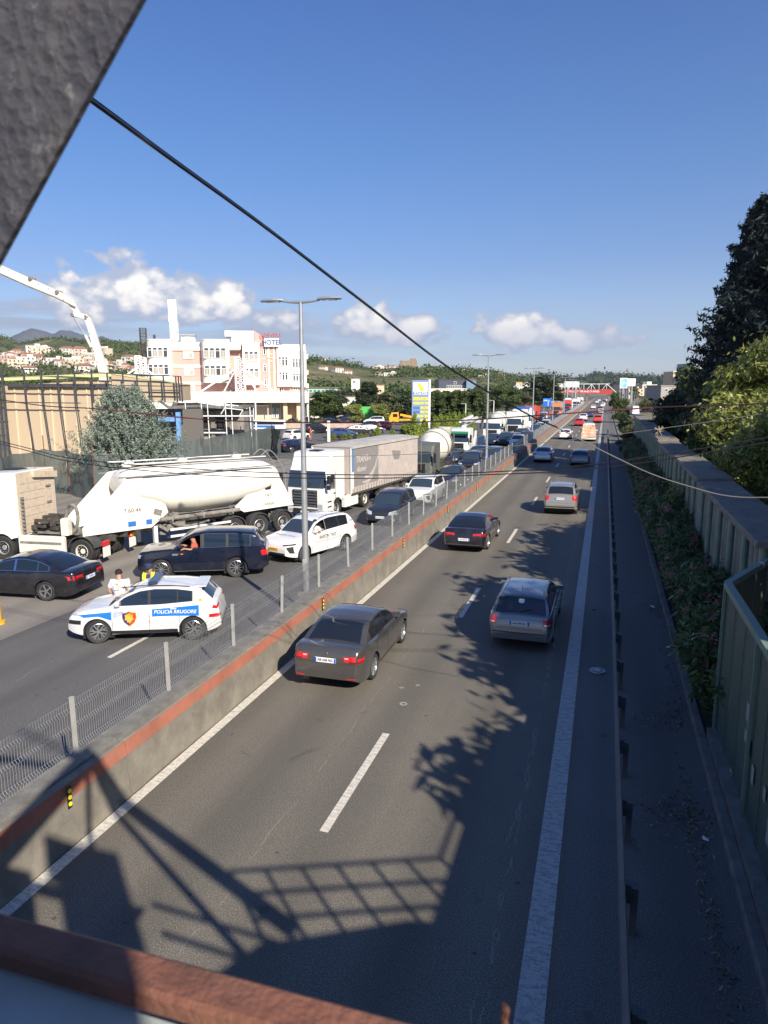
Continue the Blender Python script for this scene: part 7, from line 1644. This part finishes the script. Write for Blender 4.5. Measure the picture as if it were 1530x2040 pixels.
def tree(key, x, y, label, cat='tree', name='tree', s=1.0, rz=0, group=None, m=None, sz=None, z=0):
    e = empty(name, (x, y, z), rz, label, cat, group); e.scale = (s, s, sz or s); link('trunk', TREES[key][0], e); o = link('crown', TREES[key][1], e)
    if m: setmat(o, m)
    return e
# the pale silver conifer in front of the warehouse: upswept sprays
def spray_tree(key, R_, H, m, nspray, seed, up=.7, ln=.9, leaf=.09, per=60, z0=.1, taper_=.9, rag=.25):
    r = np.random.default_rng(seed); C, Nn = [], []
    b = MB(); b.tube([(0, 0, 0), (0, 0, H*.55), (.1, 0, H*.95)], .16*H/6, 8, .03)
    for k in range(nspray):
        f = r.random()**.85; z = z0*H+(1-z0)*H*f*.93; w = R_*(1-f**1.6*taper_)*(1 if f > .12 else .55+f*3.7); a = r.uniform(0, 6.283); q = w*r.uniform(.35, 1.0)**.6*(1-rag+rag*abs(math.sin(z*19/H+a*2+2*math.sin(a*3+z))*1.5)**.7); root = np.array([q*.35*math.cos(a), q*.35*math.sin(a), z-.25*q])
        d = np.array([math.cos(a), math.sin(a), up*r.uniform(.6, 1.3)]); d /= np.linalg.norm(d); L_ = (q*.8+ln*.5)*r.uniform(.75, 1.15); tt = r.uniform(.35, 1, per)**.8; side = np.cross(d, [0, 0, 1.]); side /= np.linalg.norm(side)
        P_ = root+d*(tt*L_)[:, None]+side*(r.normal(size=per)*.16*ln*(1.1-tt))[:, None]+np.array([0, 0, 1.])*(r.normal(size=per)*.07*ln+tt**2*.15)[:, None]; C.append(P_); Nn.append(np.tile(d+np.array([0, 0, .5]), (per, 1)))
        if k % 6 == 0: b.tube([tuple(root*.2+np.array([0, 0, root[2]*.7])), tuple(root), tuple(root+d*L_*.8)], .035, 4, .008)
    C, Nn = np.concatenate(C), np.concatenate(Nn); me = leaves('crown', C, Nn, leaf, m, 2.3, seed=seed); tk = b.mesh('trunk', True); tk.materials.append(M_bark); TREES[key] = (tk, me)
spray_tree('silver', 3.9, 6.9, L_blue, 1300, 4, 1.0, 1.25, .085, 52, rag=.42)
q = pD(246, 775, 47.5); tree('silver', q.x, q.y, 'broad silvery green conifer with upswept sprays in front of the warehouse', 'tree', 'conifer', 1.0, .6)
# tall cedars on the right, shade from other trees put into the leaf colour
spray_tree('cedar', 6.6, 27, L_cedar_shaded, 1900, 9, .28, 1.9, .25, 46, .05, .92, rag=.5)
for (x, y, s, rz, lb) in ((13.3, 52.5, 1.0, 0, 'tall ragged dark cedar against the sky at the right edge'), (12.0, 66, .86, 2, 'dark cedar behind the tallest one, its flank showing left of it'), (17.8, 47, .95, 4, 'dark cedar partly outside the right edge, shading the road'), (10.2, 74, .42, 1, 'small dark cedar in front of the grey office tower')):
    tree('cedar', x, y, lb, 'cedar', 'cedar_tree', s, rz)
# broadleaf trees behind the noise wall
tree_proto('broad', 3.6, 8.2, 1.2, L_light, 34000, .17, 31, nb=26, clump=.24, trunk=.2, asp=1.9)
tree('broad', 8.1, 40, 'large light green broadleaf tree glowing in the sun behind the noise wall', 'tree', 'broadleaf_tree', 1.1, 0)
tree('broad', 7.35, 31.0, 'light green broadleaf tree overhanging the near wall caps at the right edge', 'tree', 'broadleaf_tree', .78, 2)
tree('broad', 8.3, 51.5, 'mid green broadleaf tree behind the third wall cap, darker than its neighbour', 'tree', 'broadleaf_tree', .84, 4, m=L_mid)
tree_proto('mid', 3.2, 7.5, .6, L_mid, 9000, .34, 41, nb=16, clump=.3); tree_proto('mid2', 3.0, 6.0, .3, L_dark, 8000, .34, 43, nb=14, clump=.3); tree_proto('olive', 3.0, 5.2, .5, L_olive, 7000, .30, 47, nb=14, clump=.3)
tree_proto('poplar', 1.6, 9.0, .2, L_mid, 6500, .30, 53, 'column', nb=16, clump=.35); spray_tree('fir', 3.4, 11, L_dark, 420, 61, .1, 1.1, .34, 26)
# trees to the right of the viewer: out of frame, they shade the right lane
sr = random.Random(2)
for i, (x, y, s, z_) in enumerate(((8.7, 3.8, 1.2, 1.15), (8.6, 9, 1.1, 1.30), (9.0, 14, 1.12, 1.34), (9.2, 19, 1.15, 1.35), (9.3, 24.5, 1.15, 1.34))): tree('mid', x, y, 'bushy verge tree just outside the right edge, shading the right lane', 'tree', 'verge_tree', s, i*1.7, 'verge trees beside the footbridge stairs', sz=z_)
for (k_, x, y, s, m_, lb) in (('mid2', 7.2, 55, .9, None, 'dark bushy tree behind the fifth wall cap'), ('mid', 8.2, 63, 1.0, L_olive, 'olive coloured tree beyond the noise wall, below the grey house'), ('mid2', 6.8, 76, 1.0, None, 'dark round tree beyond the wall end'),
    ('mid', 10.5, 88, 1.15, None, 'green tree right of the white cars on the side road'), ('mid', 12, 104, 1.2, None, 'green tree among the far verge bushes'), ('olive', 9.0, 98, 1.0, None, 'pale olive tree near the end of the noise wall'),
    ('mid2', 18, 125, 1.5, None, 'dark tree below the cream stair tower'), ('olive', 13.5, 132, 1.1, None, 'pale bush like tree below the grey house'), ('mid', 16, 150, 1.4, None, 'green tree further along the right verge'), ('mid2', 24, 112, 1.5, None, 'dark tree under the office tower')):
    tree(k_, x, y, lb, 'tree', 'verge_tree', s, x, m=m_)
# far right verge: bushes by the road
for i, (px, py, s, k_) in enumerate(((1236, 842, .62, 'mid'), (1243, 868, .50, 'mid2'), (1226, 823, .75, 'mid'), (1250, 905, .36, 'mid2'), (1233, 806, .8, 'mid2'), (1256, 880, .42, 'olive'), (1290, 822, .8, 'olive'), (1300, 806, 1.0, 'mid'), (1262, 798, 1.1, 'mid'))):
    g_ = gp(px, py); lb = ['bush at the road edge under the reddish cable', 'dark bush with pale blossoms before the wall end', 'bush beside the far shoulder, right of the distant cars', 'low dark bush at the foot of the noise wall far end', 'dark bush near the distant footbridge', 'olive bush against the last wall bay', 'olive tree beyond the last wall bay', 'green tree behind the white parked bus', 'green tree by the billboards'][i]
    tree(k_, g_.x, g_.y, lb, 'bush', 'verge_bush', s, i)
# oleanders between kerb and wall
olp = []
for sd in (1, 2, 3):
    r = np.random.default_rng(sd+70); C, Nn = [], []
    F, FN = [], []
    for k in range(150):
        a = r.uniform(0, 6.283); d = np.array([math.cos(a)*r.uniform(.1, .95), math.sin(a)*r.uniform(.1, .95), 1.25]); d /= np.linalg.norm(d); L_ = r.uniform(.8, 1.75); root = np.array([math.cos(a)*.12, math.sin(a)*.12, 0]); m_ = 60
        tt = r.uniform(.12, 1, m_); P_ = root+d*(tt*L_)[:, None]+r.normal(size=(m_, 3))*.09; C.append(P_); Nn.append(np.tile(d, (m_, 1)))
        if r.random() < .11: F.append(root+d*L_*1.04+r.normal(size=(26, 3))*.06); FN.append(np.tile(d, (26, 1)))
    me = leaves('foliage', np.concatenate(C), np.concatenate(Nn), .10, L_olean, 2.2, seed=sd); fl = leaves('blossom', np.concatenate(F), np.concatenate(FN), .055, L_flower, 1.1, seed=sd); olp.append((me, fl))
ol = ['oleander nearest the green fence, few pink flowers', 'oleander with coral pink flower heads left of the near wall bay', 'oleander with pale leaf tips lit beside the near cap', 'dense dark oleander under the first wall columns']
i = 0; y = 14.7
while y < 78:
    e = empty('oleander_bush', (2.95+sr.uniform(-.1, .12), y, .05), sr.uniform(0, 6), ol[i] if i < 4 else ['pink flowering oleander in the shaded row between kerb and noise wall', 'distant oleander clump in the row between kerb and noise wall'][i > 22], 'oleander', 'oleanders along the noise wall')
    s = sr.uniform(.85, 1.2); e.scale = (s*.9, s*1.05, s*(1.15 if i not in (7, 8) else .9)); me, fl = olp[i % 3]; link('foliage', me, e); link('blossom', fl, e); y += 1.35*s; i += 1
q = pX(1345, 985, 3.2); e = empty('shrub', (3.2, q.y, .05), 0, 'bright green leafy shoots rising above the oleanders by the third cap', 'shrub'); r = np.random.default_rng(5); C = r.normal(size=(700, 3))*np.array([.22, .22, .45])+np.array([0, 0, 2.0]); C2 = r.normal(size=(500, 3))*np.array([.14, .14, .35])+np.array([.5, .5, 1.9]); C = np.concatenate([C, C2])
link('foliage', leaves('foliage', C, C*0+[0, 0, 1.], .10, L_light, 1.6, seed=3), e); MB().tube([(0, 0, 0), (0, 0, 2.2)], .03, 5).build('stem', M_bark, e)
# thuja cones by the station, tall hedge, car park shrubs
b_ = [(0, 0, .25+.17*k, .52*(1-(k/11)**1.5)+.06, .52*(1-(k/11)**1.5)+.06, .30) for k in range(12)]
tree_proto('thuja', .6, 2.3, .1, L_thuja, 9000, .10, 71, blobs=b_, clump=.22, fill=.1, trunk=.06)
th = [(752, 866), (782, 868), (806, 872), (825, 876), (845, 870), (868, 862), (878, 858), (887, 862), (893, 856), (905, 852), (915, 848), (925, 850), (935, 846)]
for i, (px, py) in enumerate(th):
    g_ = gp(px, py+14); tree('thuja', g_.x, g_.y, 'bright green cone thuja by the petrol station, '+['leftmost, low', 'second, low', 'third', 'fourth and tallest', 'fifth, at the pylon foot', 'right of the pylon post', 'behind the mixer drum', 'above the mixer drum', 'right of the mixer drum', 'left of the pump boom', 'over the pump cab', 'behind the pump boom', 'at the right end'][i], 'thuja', 'thuja', (1.0, .9, 1.35, 1.8, 1.45, 1.5, 1.6, 1.5, 1.6, 1.6, 1.5, 1.5, 1.5)[i], i, 'thujas by the petrol station')
hl = 'tall dense hedge tree in the row right of the price pylon'
for i in range(15):
    px = 858+i*7.6; g_ = pD(px, 775, 150+(i % 3)*2); tree('poplar', g_.x, g_.y, ('first second third fourth fifth sixth seventh eighth ninth tenth eleventh twelfth thirteenth fourteenth last'.split()[i])+' tall hedge tree in the row right of the price pylon', 'hedge tree', 'hedge_tree', .95, i, 'tall hedge trees right of the price pylon', m=(L_mid, L_dark, L_olive)[i % 3], sz=(.72+.08*((i*7) % 5)/5))
bg = [('mid', 640, 165, 1.35, None, 'round green tree right of the hotel podium'), ('mid2', 662, 172, 1.25, None, 'dark tree behind the round green one'), ('fir', 735, 168, 1.25, None, 'dark pyramidal fir above the green box truck'), ('mid', 772, 160, 1.2, L_olive, 'olive green tree right of the dark fir'), ('mid2', 800, 170, 1.5, None, 'dark tree left of the price pylon'), ('mid', 705, 150, .75, L_light, 'light green low tree behind the green box truck'), ('mid2', 690, 180, 1.3, None, 'dark green tree left of the fir'),
      ('mid', 755, 150, .8, L_light, 'light green bushy tree by the tow truck'), ('mid', 820, 185, 1.6, None, 'green tree directly behind the price pylon'), ('mid', 960, 230, 1.7, L_olive, 'reddish olive tree right of the dark office'), ('mid', 985, 225, 1.8, None, 'broad green tree behind the second lamp post'), ('mid', 1010, 235, 1.9, None, 'grey green tree mass left of the third lamp post'), ('mid2', 1078, 270, 3.0, None, 'large dark round tree behind the direction sign'), ('mid2', 1000, 300, 2.2, None, 'dark tree crown below the yellow block'), ('mid', 945, 190, 1.4, L_mid, 'green tree at the hedge right end'),
      ('mid', 1120, 330, 1.5, L_olive, 'small tree left of the far footbridge stair'), ('mid', 1040, 250, 1.3, L_olive, 'pale tree under the white apartment block'), ('olive', 470, 155, .8, L_light, 'light bush in front of the hotel podium')]
for (k_, px, D, s, m_, lb) in bg:
    g_ = pD(px, 775, D); top = {735: 758, 1078: 757, 985: 770, 1010: 772, 960: 772, 945: 778, 1120: 781, 1040: 782, 705: 806, 755: 806, 470: 822, 640: 783, 772: 784}.get(px, 782); hz0 = {'mid': 7.6, 'mid2': 6.1, 'olive': 5.3, 'fir': 11.0}[k_]
    tree(k_, g_.x, g_.y, lb, 'tree', 'background_tree', s, px, m=m_, sz=(CAM_H+(775-top)*D/FPX)/hz0)
# planter in front of the hotel and car park borders
for (x0, x1, y, n, lb, m_) in ((500, 640, 846, 15, 'planter bushes', L_mid), (655, 740, 871, 9, 'low strap leaved border', L_thuja)):
    for i in range(n):
        g_ = gp(x0+(x1-x0)*i/(n-1), y+6); tree('mid', g_.x, g_.y, 'small bush in the planter row in front of the hotel' if n > 10 else 'low strap leaved clump along the car park border', 'bush', 'planter_bush', .17 if n > 10 else .12, i, 'planter bushes before the hotel' if n > 10 else 'clumps on the car park border', m=(m_, L_light, L_olive)[i % 3])
g0, g1 = gp(520, 854), gp(720, 851); w_ = empty('planter_wall', (0, 0, 0), 0, 'low pinkish stone planter wall along the back of the car park', 'wall'); MB().bar((g0.x, g0.y, .45), (g1.x, g1.y, .45), .4, .9).build('wall', mat('planter_stone', (.46, .33, .26), .85, var=.2, vscale=1.5), w_)
# far woods as one mass along the plain and hill scrub
r = np.random.default_rng(77); C, S_ = [], []
def scatter(P, n, jmin, jmax, size, keep=None):
    c_ = []
    for k in range(n):
        i, j = r.integers(2, P.shape[0]-2), r.integers(jmin, jmax); a, b2 = r.random(), r.random(); q = P[i, j]*(1-a)*(1-b2)+P[i+1, j]*a*(1-b2)+P[i, j+1]*(1-a)*b2+P[i+1, j+1]*a*b2; c_.append(q[:3])
    return np.array(c_)
def clumpmesh(name, C, size, m, per=7, seed=1):
    per *= 3; C = C[fbm(C[:, 0]*.018, C[:, 1]*.018, seed+60) > -.28] if name != 'plain_scrub' else C
    rr = np.random.default_rng(seed); n = len(C); P_ = np.repeat(C, per, 0); s_ = np.repeat(size*rr.uniform(.6, 1.5, n), per); off = rr.normal(size=(n*per, 3)); off[:, 2] = abs(off[:, 2])*.8; P_ = P_+off*s_[:, None]*.55
    o = link(name, leaves(name, P_, np.tile([0, 0, 1.], (n*per, 1)), 1.0, m, 1.3, seed=seed)); me = o.data
    co = np.empty(len(me.vertices)*3, np.float32); me.vertices.foreach_get('co', co); co = co.reshape(-1, 4, 3); ctr = co.mean(1, keepdims=True); co = ctr+(co-ctr)*s_[:, None, None]*.42; me.vertices.foreach_set('co', co.ravel()); me.update(); tag(o, kind='stuff'); return o
clumpmesh('hill_scrub', scatter(PM, 5200, 3, 34, 4), 4.2, L_mid, 7, 3); clumpmesh('hill_scrub', scatter(PL, 5200, 4, 34, 4), 4.6, L_mid, 7, 4); clumpmesh('hill_woods', scatter(PR, 3000, 4, 27, 6), 11, L_dark, 6, 5)
C = []
for k in range(2600):
    a = r.uniform(-300, 1400); D = r.uniform(230, 640); q = pD(a, 775, D)
    if -30 < q.x < 22: continue
    if 560 < a < 760 and D < 320: continue
    C.append((q.x, q.y, 0))
clumpmesh('plain_scrub', np.array(C), 1.7, L_olive, 8, 6)

# ------------------------------------------------------------------ houses on the slopes
M_hw = [mat('house_white', (.68, .64, .56), .8), mat('house_cream', (.60, .50, .38), .8), mat('house_pinkish', (.58, .42, .34), .8)]; M_tile = mat('roof_tile', (.30, .15, .10), .8, var=.2, vscale=.5); M_win = mat('house_window', (.06, .065, .07), .3)
def house_mesh(w, d, h, gable):
    wl = MB().box((0, 0, h/2), (w, d, h)).mesh('wall')
    if gable: rf = MB().loft([[(-w/2-.5, -d/2-.5, h), (w/2+.5, -d/2-.5, h), (w/2+.5, d/2+.5, h), (-w/2-.5, d/2+.5, h)], [(-w/2+2.4, -.05, h+2.0), (w/2-2.4, -.05, h+2.0), (w/2-2.4, .05, h+2.0), (-w/2+2.4, .05, h+2.0)]]).mesh('roof')
    else: rf = MB().box((0, 0, h+.15), (w+.5, d+.5, .3)).box((w*.2, 0, h+1.2), (w*.3, d*.4, 2.0)).mesh('roof')
    wn = MB().box((0, 0, 0), (1.3, .12, 1.4)).mesh('window'); wl.materials.append(M_hw[0]); rf.materials.append(M_tile); wn.materials.append(M_win); return wl, rf, wn, w, d, h
HM = [house_mesh(13, 10, 6.4, True), house_mesh(16, 11, 9.2, False), house_mesh(10, 9, 5.6, True), house_mesh(20, 11, 6.6, False)]
hr = random.Random(31)
def house(k, loc, rz, label, group, s=1.0, tall=1.0):
    wl, rf, wn, w, d, h = HM[k]; e = empty('house', loc, rz, label, 'house', group); e.scale = (s, s, s*tall)
    o = link('wall', wl, e); setmat(o, M_hw[hr.choice((0, 0, 0, 1, 2))]); o2 = link('roof', rf, e); setmat(o2, M_tile if k in (0, 2) else M_hw[0])
    nf2 = 2 if h < 7 else 3
    for f in range(nf2):
        for q in range(3 if w < 15 else 4): link('window', wn, e, (-w/2+w*(q+.7)/(3.4 if w < 15 else 4.4), -d/2-.03, 1.8+f*3.0))
GL = 'pale houses of the village on the left hillside'; GM_ = 'pale houses along the crest of the middle hill'
def hill_at(P, px, frac):
    i = int(np.argmin([abs((765+FPX*((Vector(P[q, 20, :3])-CP).dot(RV))/((Vector(P[q, 20, :3])-CP).dot(FV)))-px) for q in range(P.shape[0])])); j = int(frac*29); return Vector(P[i, j, :3])
lbl = {0: 'pale village house with a tiled hip roof among the houses on the left hillside', 2: 'pale village house with a tiled hip roof among the houses on the left hillside', 1: 'flat roofed white block among the houses on the left hillside', 3: 'flat roofed white block among the houses on the left hillside'}
lbg = {0: 'tile roofed houses on the left hillside', 1: 'flat roofed blocks on the left hillside'}
for k in range(52):
    px = hr.choice((hr.uniform(50, 135), hr.uniform(120, 215), hr.uniform(195, 300), hr.uniform(0, 60))); q = hill_at(PL, px, hr.uniform(.36, .56)); t_ = hr.choice((0, 1, 2, 3, 0)); house(t_, (q.x, q.y, q.z-1), YAW+hr.uniform(-.5, .9), lbl[t_], lbg[t_ % 2], .95*hr.uniform(.8, 1.15), 1.1)
for k in range(34):
    px = hr.choice((hr.uniform(640, 720), hr.uniform(745, 790), hr.uniform(850, 985), hr.uniform(880, 1000))); q = hill_at(PM, px, hr.choice((1.0, .97, .8, .6))); t_ = hr.choice((0, 2, 3, 0)); house(t_, (q.x, q.y, q.z-1), YAW+hr.uniform(-.6, .8), 'small tile roofed house on the middle hill behind the petrol station' if t_ in (0, 2) else 'flat roofed house on the middle hill behind the petrol station', 'houses on the middle hill' if t_ in (0, 2) else 'flat roofed houses on the middle hill', .62*hr.uniform(.8, 1.2))
q = hill_at(PM, 813, .97); e = empty('hill_ruin', (q.x, q.y, q.z-2), YAW, 'small brown hill top building on the bare knoll', 'building'); MB().box((0, 0, 5), (22, 10, 7)).build('wall', mat('ruin_brown', (.27, .20, .14), .9, var=.3, vscale=.3), e); MB().box((6, 0, 10), (7, 8, 3)).build('turret', MATS['ruin_brown'], e)
for k in range(26):
    px = hr.uniform(1060, 1330); q = pD(px, 775, hr.uniform(480, 760)); t_ = hr.choice((0, 1, 3, 1)); 
    if -20 < q.x < 14: continue
    house(t_, (q.x, q.y, -.5), YAW+hr.uniform(-.5, .5), 'pale building of the distant suburb behind the footbridge', 'suburb buildings behind the footbridge', 1.0, hr.uniform(.8, 1.3))
# slim antenna masts by the verge on the right
for k in range(9):
    q = pD(1236+k*4.2, 775, 200+k*3); e = empty('flag_pole', (q.x, q.y, 0), 0, 'thin pale pole in the picket of poles below the billboards', 'pole', 'thin poles below the billboards'); MB().tube([(0, 0, 0), (0, 0, 7.0-.1*k)], .09, 6).build('pole', M_steel, e)
q = gp(1262, 826); car('van', q.x, q.y, 100, P_white, 'white van parked on the side road right of the far bushes', 'van', None, 'parked_car'); q = gp(1268, 838); car('hatch', q.x, q.y, 95, P_silver, 'grey car parked in front of the white van on the side road', 'car', None, 'parked_car')
# litter and leaf drift on the strip between guard rail and kerb
r = np.random.default_rng(12); C = []
for (px, py, sx, sy, n) in ((1350, 1625, .30, .35, 260), (1385, 1630, .1, .5, 120), (1305, 1215, .18, .6, 160), (1345, 1425, .2, .4, 150), (1400, 1760, .08, 2.0, 170), (1330, 1320, .08, 1.6, 110), (1300, 1440, .35, .25, 60), (1440, 1900, .08, 1.2, 90)):
    c_ = gp(px, py); P_ = np.stack([r.normal(c_.x, sx, n), r.normal(c_.y, sy, n), np.full(n, .018)], 1); P_[:, 0] = np.minimum(P_[:, 0], 2.08); C.append(P_)
C = np.concatenate(C); M_lit = leafmat('dry_leaves', (.09, .07, .05), (.34, .29, .22), .8, 0); o = link('leaf_litter', leaves('leaf_litter', C, np.tile([0, 0, 1.5], (len(C), 1)), .045, M_lit, 1.8, seed=9)); tag(o, kind='stuff')
lits = [(1405, 1676), (1300, 1210), (1470, 1465), (1490, 1440), (1330, 1290), (1183, 1217)]
LLB = ['crumpled white scrap by the kerb under the green fence', 'white scrap on the leaf drift beside the oleanders', 'white scrap at the foot of the green fence end', 'small white scrap just behind the green fence end', 'pale scrap by the kerb halfway along', 'dark flattened scrap on the hard shoulder near the estate car']
for i, (px, py) in enumerate(lits):
    c_ = gp(px, py, .05 if i != 2 and i != 3 else .15); b = MB(); sr2 = random.Random(i); pts = [(sr2.uniform(-.08, .08), sr2.uniform(-.08, .08), sr2.uniform(0, .06)) for _ in range(7)]
    bm_ = bmesh.new(); [bm_.verts.new(p_) for p_ in pts]; bmesh.ops.convex_hull(bm_, input=bm_.verts); me = bpy.data.meshes.new('litter'); bm_.to_mesh(me); bm_.free(); me.materials.append(M_white if i < 5 else M_ink); o = link('litter', me, None, tuple(c_)); tag(o, LLB[i], 'litter')
# ------------------------------------------------------------------ haze
hz_ = MB().box((-1000, 4450, 349), (15000, 9700, 702)).mesh('haze'); M_hz = bpy.data.materials.new('haze'); M_hz.use_nodes = True; t = NT(M_hz.node_tree); t.n.clear(); ou = t.new('ShaderNodeOutputMaterial'); pv = t.new('ShaderNodeVolumePrincipled')
pv.inputs['Color'].default_value = (.80, .88, 1.0, 1); pv.inputs['Density'].default_value = HAZE; pv.inputs['Anisotropy'].default_value = .2; t.l.new(pv.outputs[0], ou.inputs['Volume']); hz_.materials.append(M_hz)
if HAZE > 0: o = link('haze', hz_); tag(o, kind='stuff')

# lettering becomes mesh
dg = bpy.context.evaluated_depsgraph_get()
for o in [q for q in COL.objects if q.type == 'FONT']:
    me = bpy.data.meshes.new_from_object(o.evaluated_get(dg)); n_ = o.name.split('.')[0]; par, mw_ = o.parent, (o.location.copy(), o.rotation_euler.copy(), o.scale.copy()); bpy.data.objects.remove(o)
    me.name = n_; link(n_, me, par, *mw_)
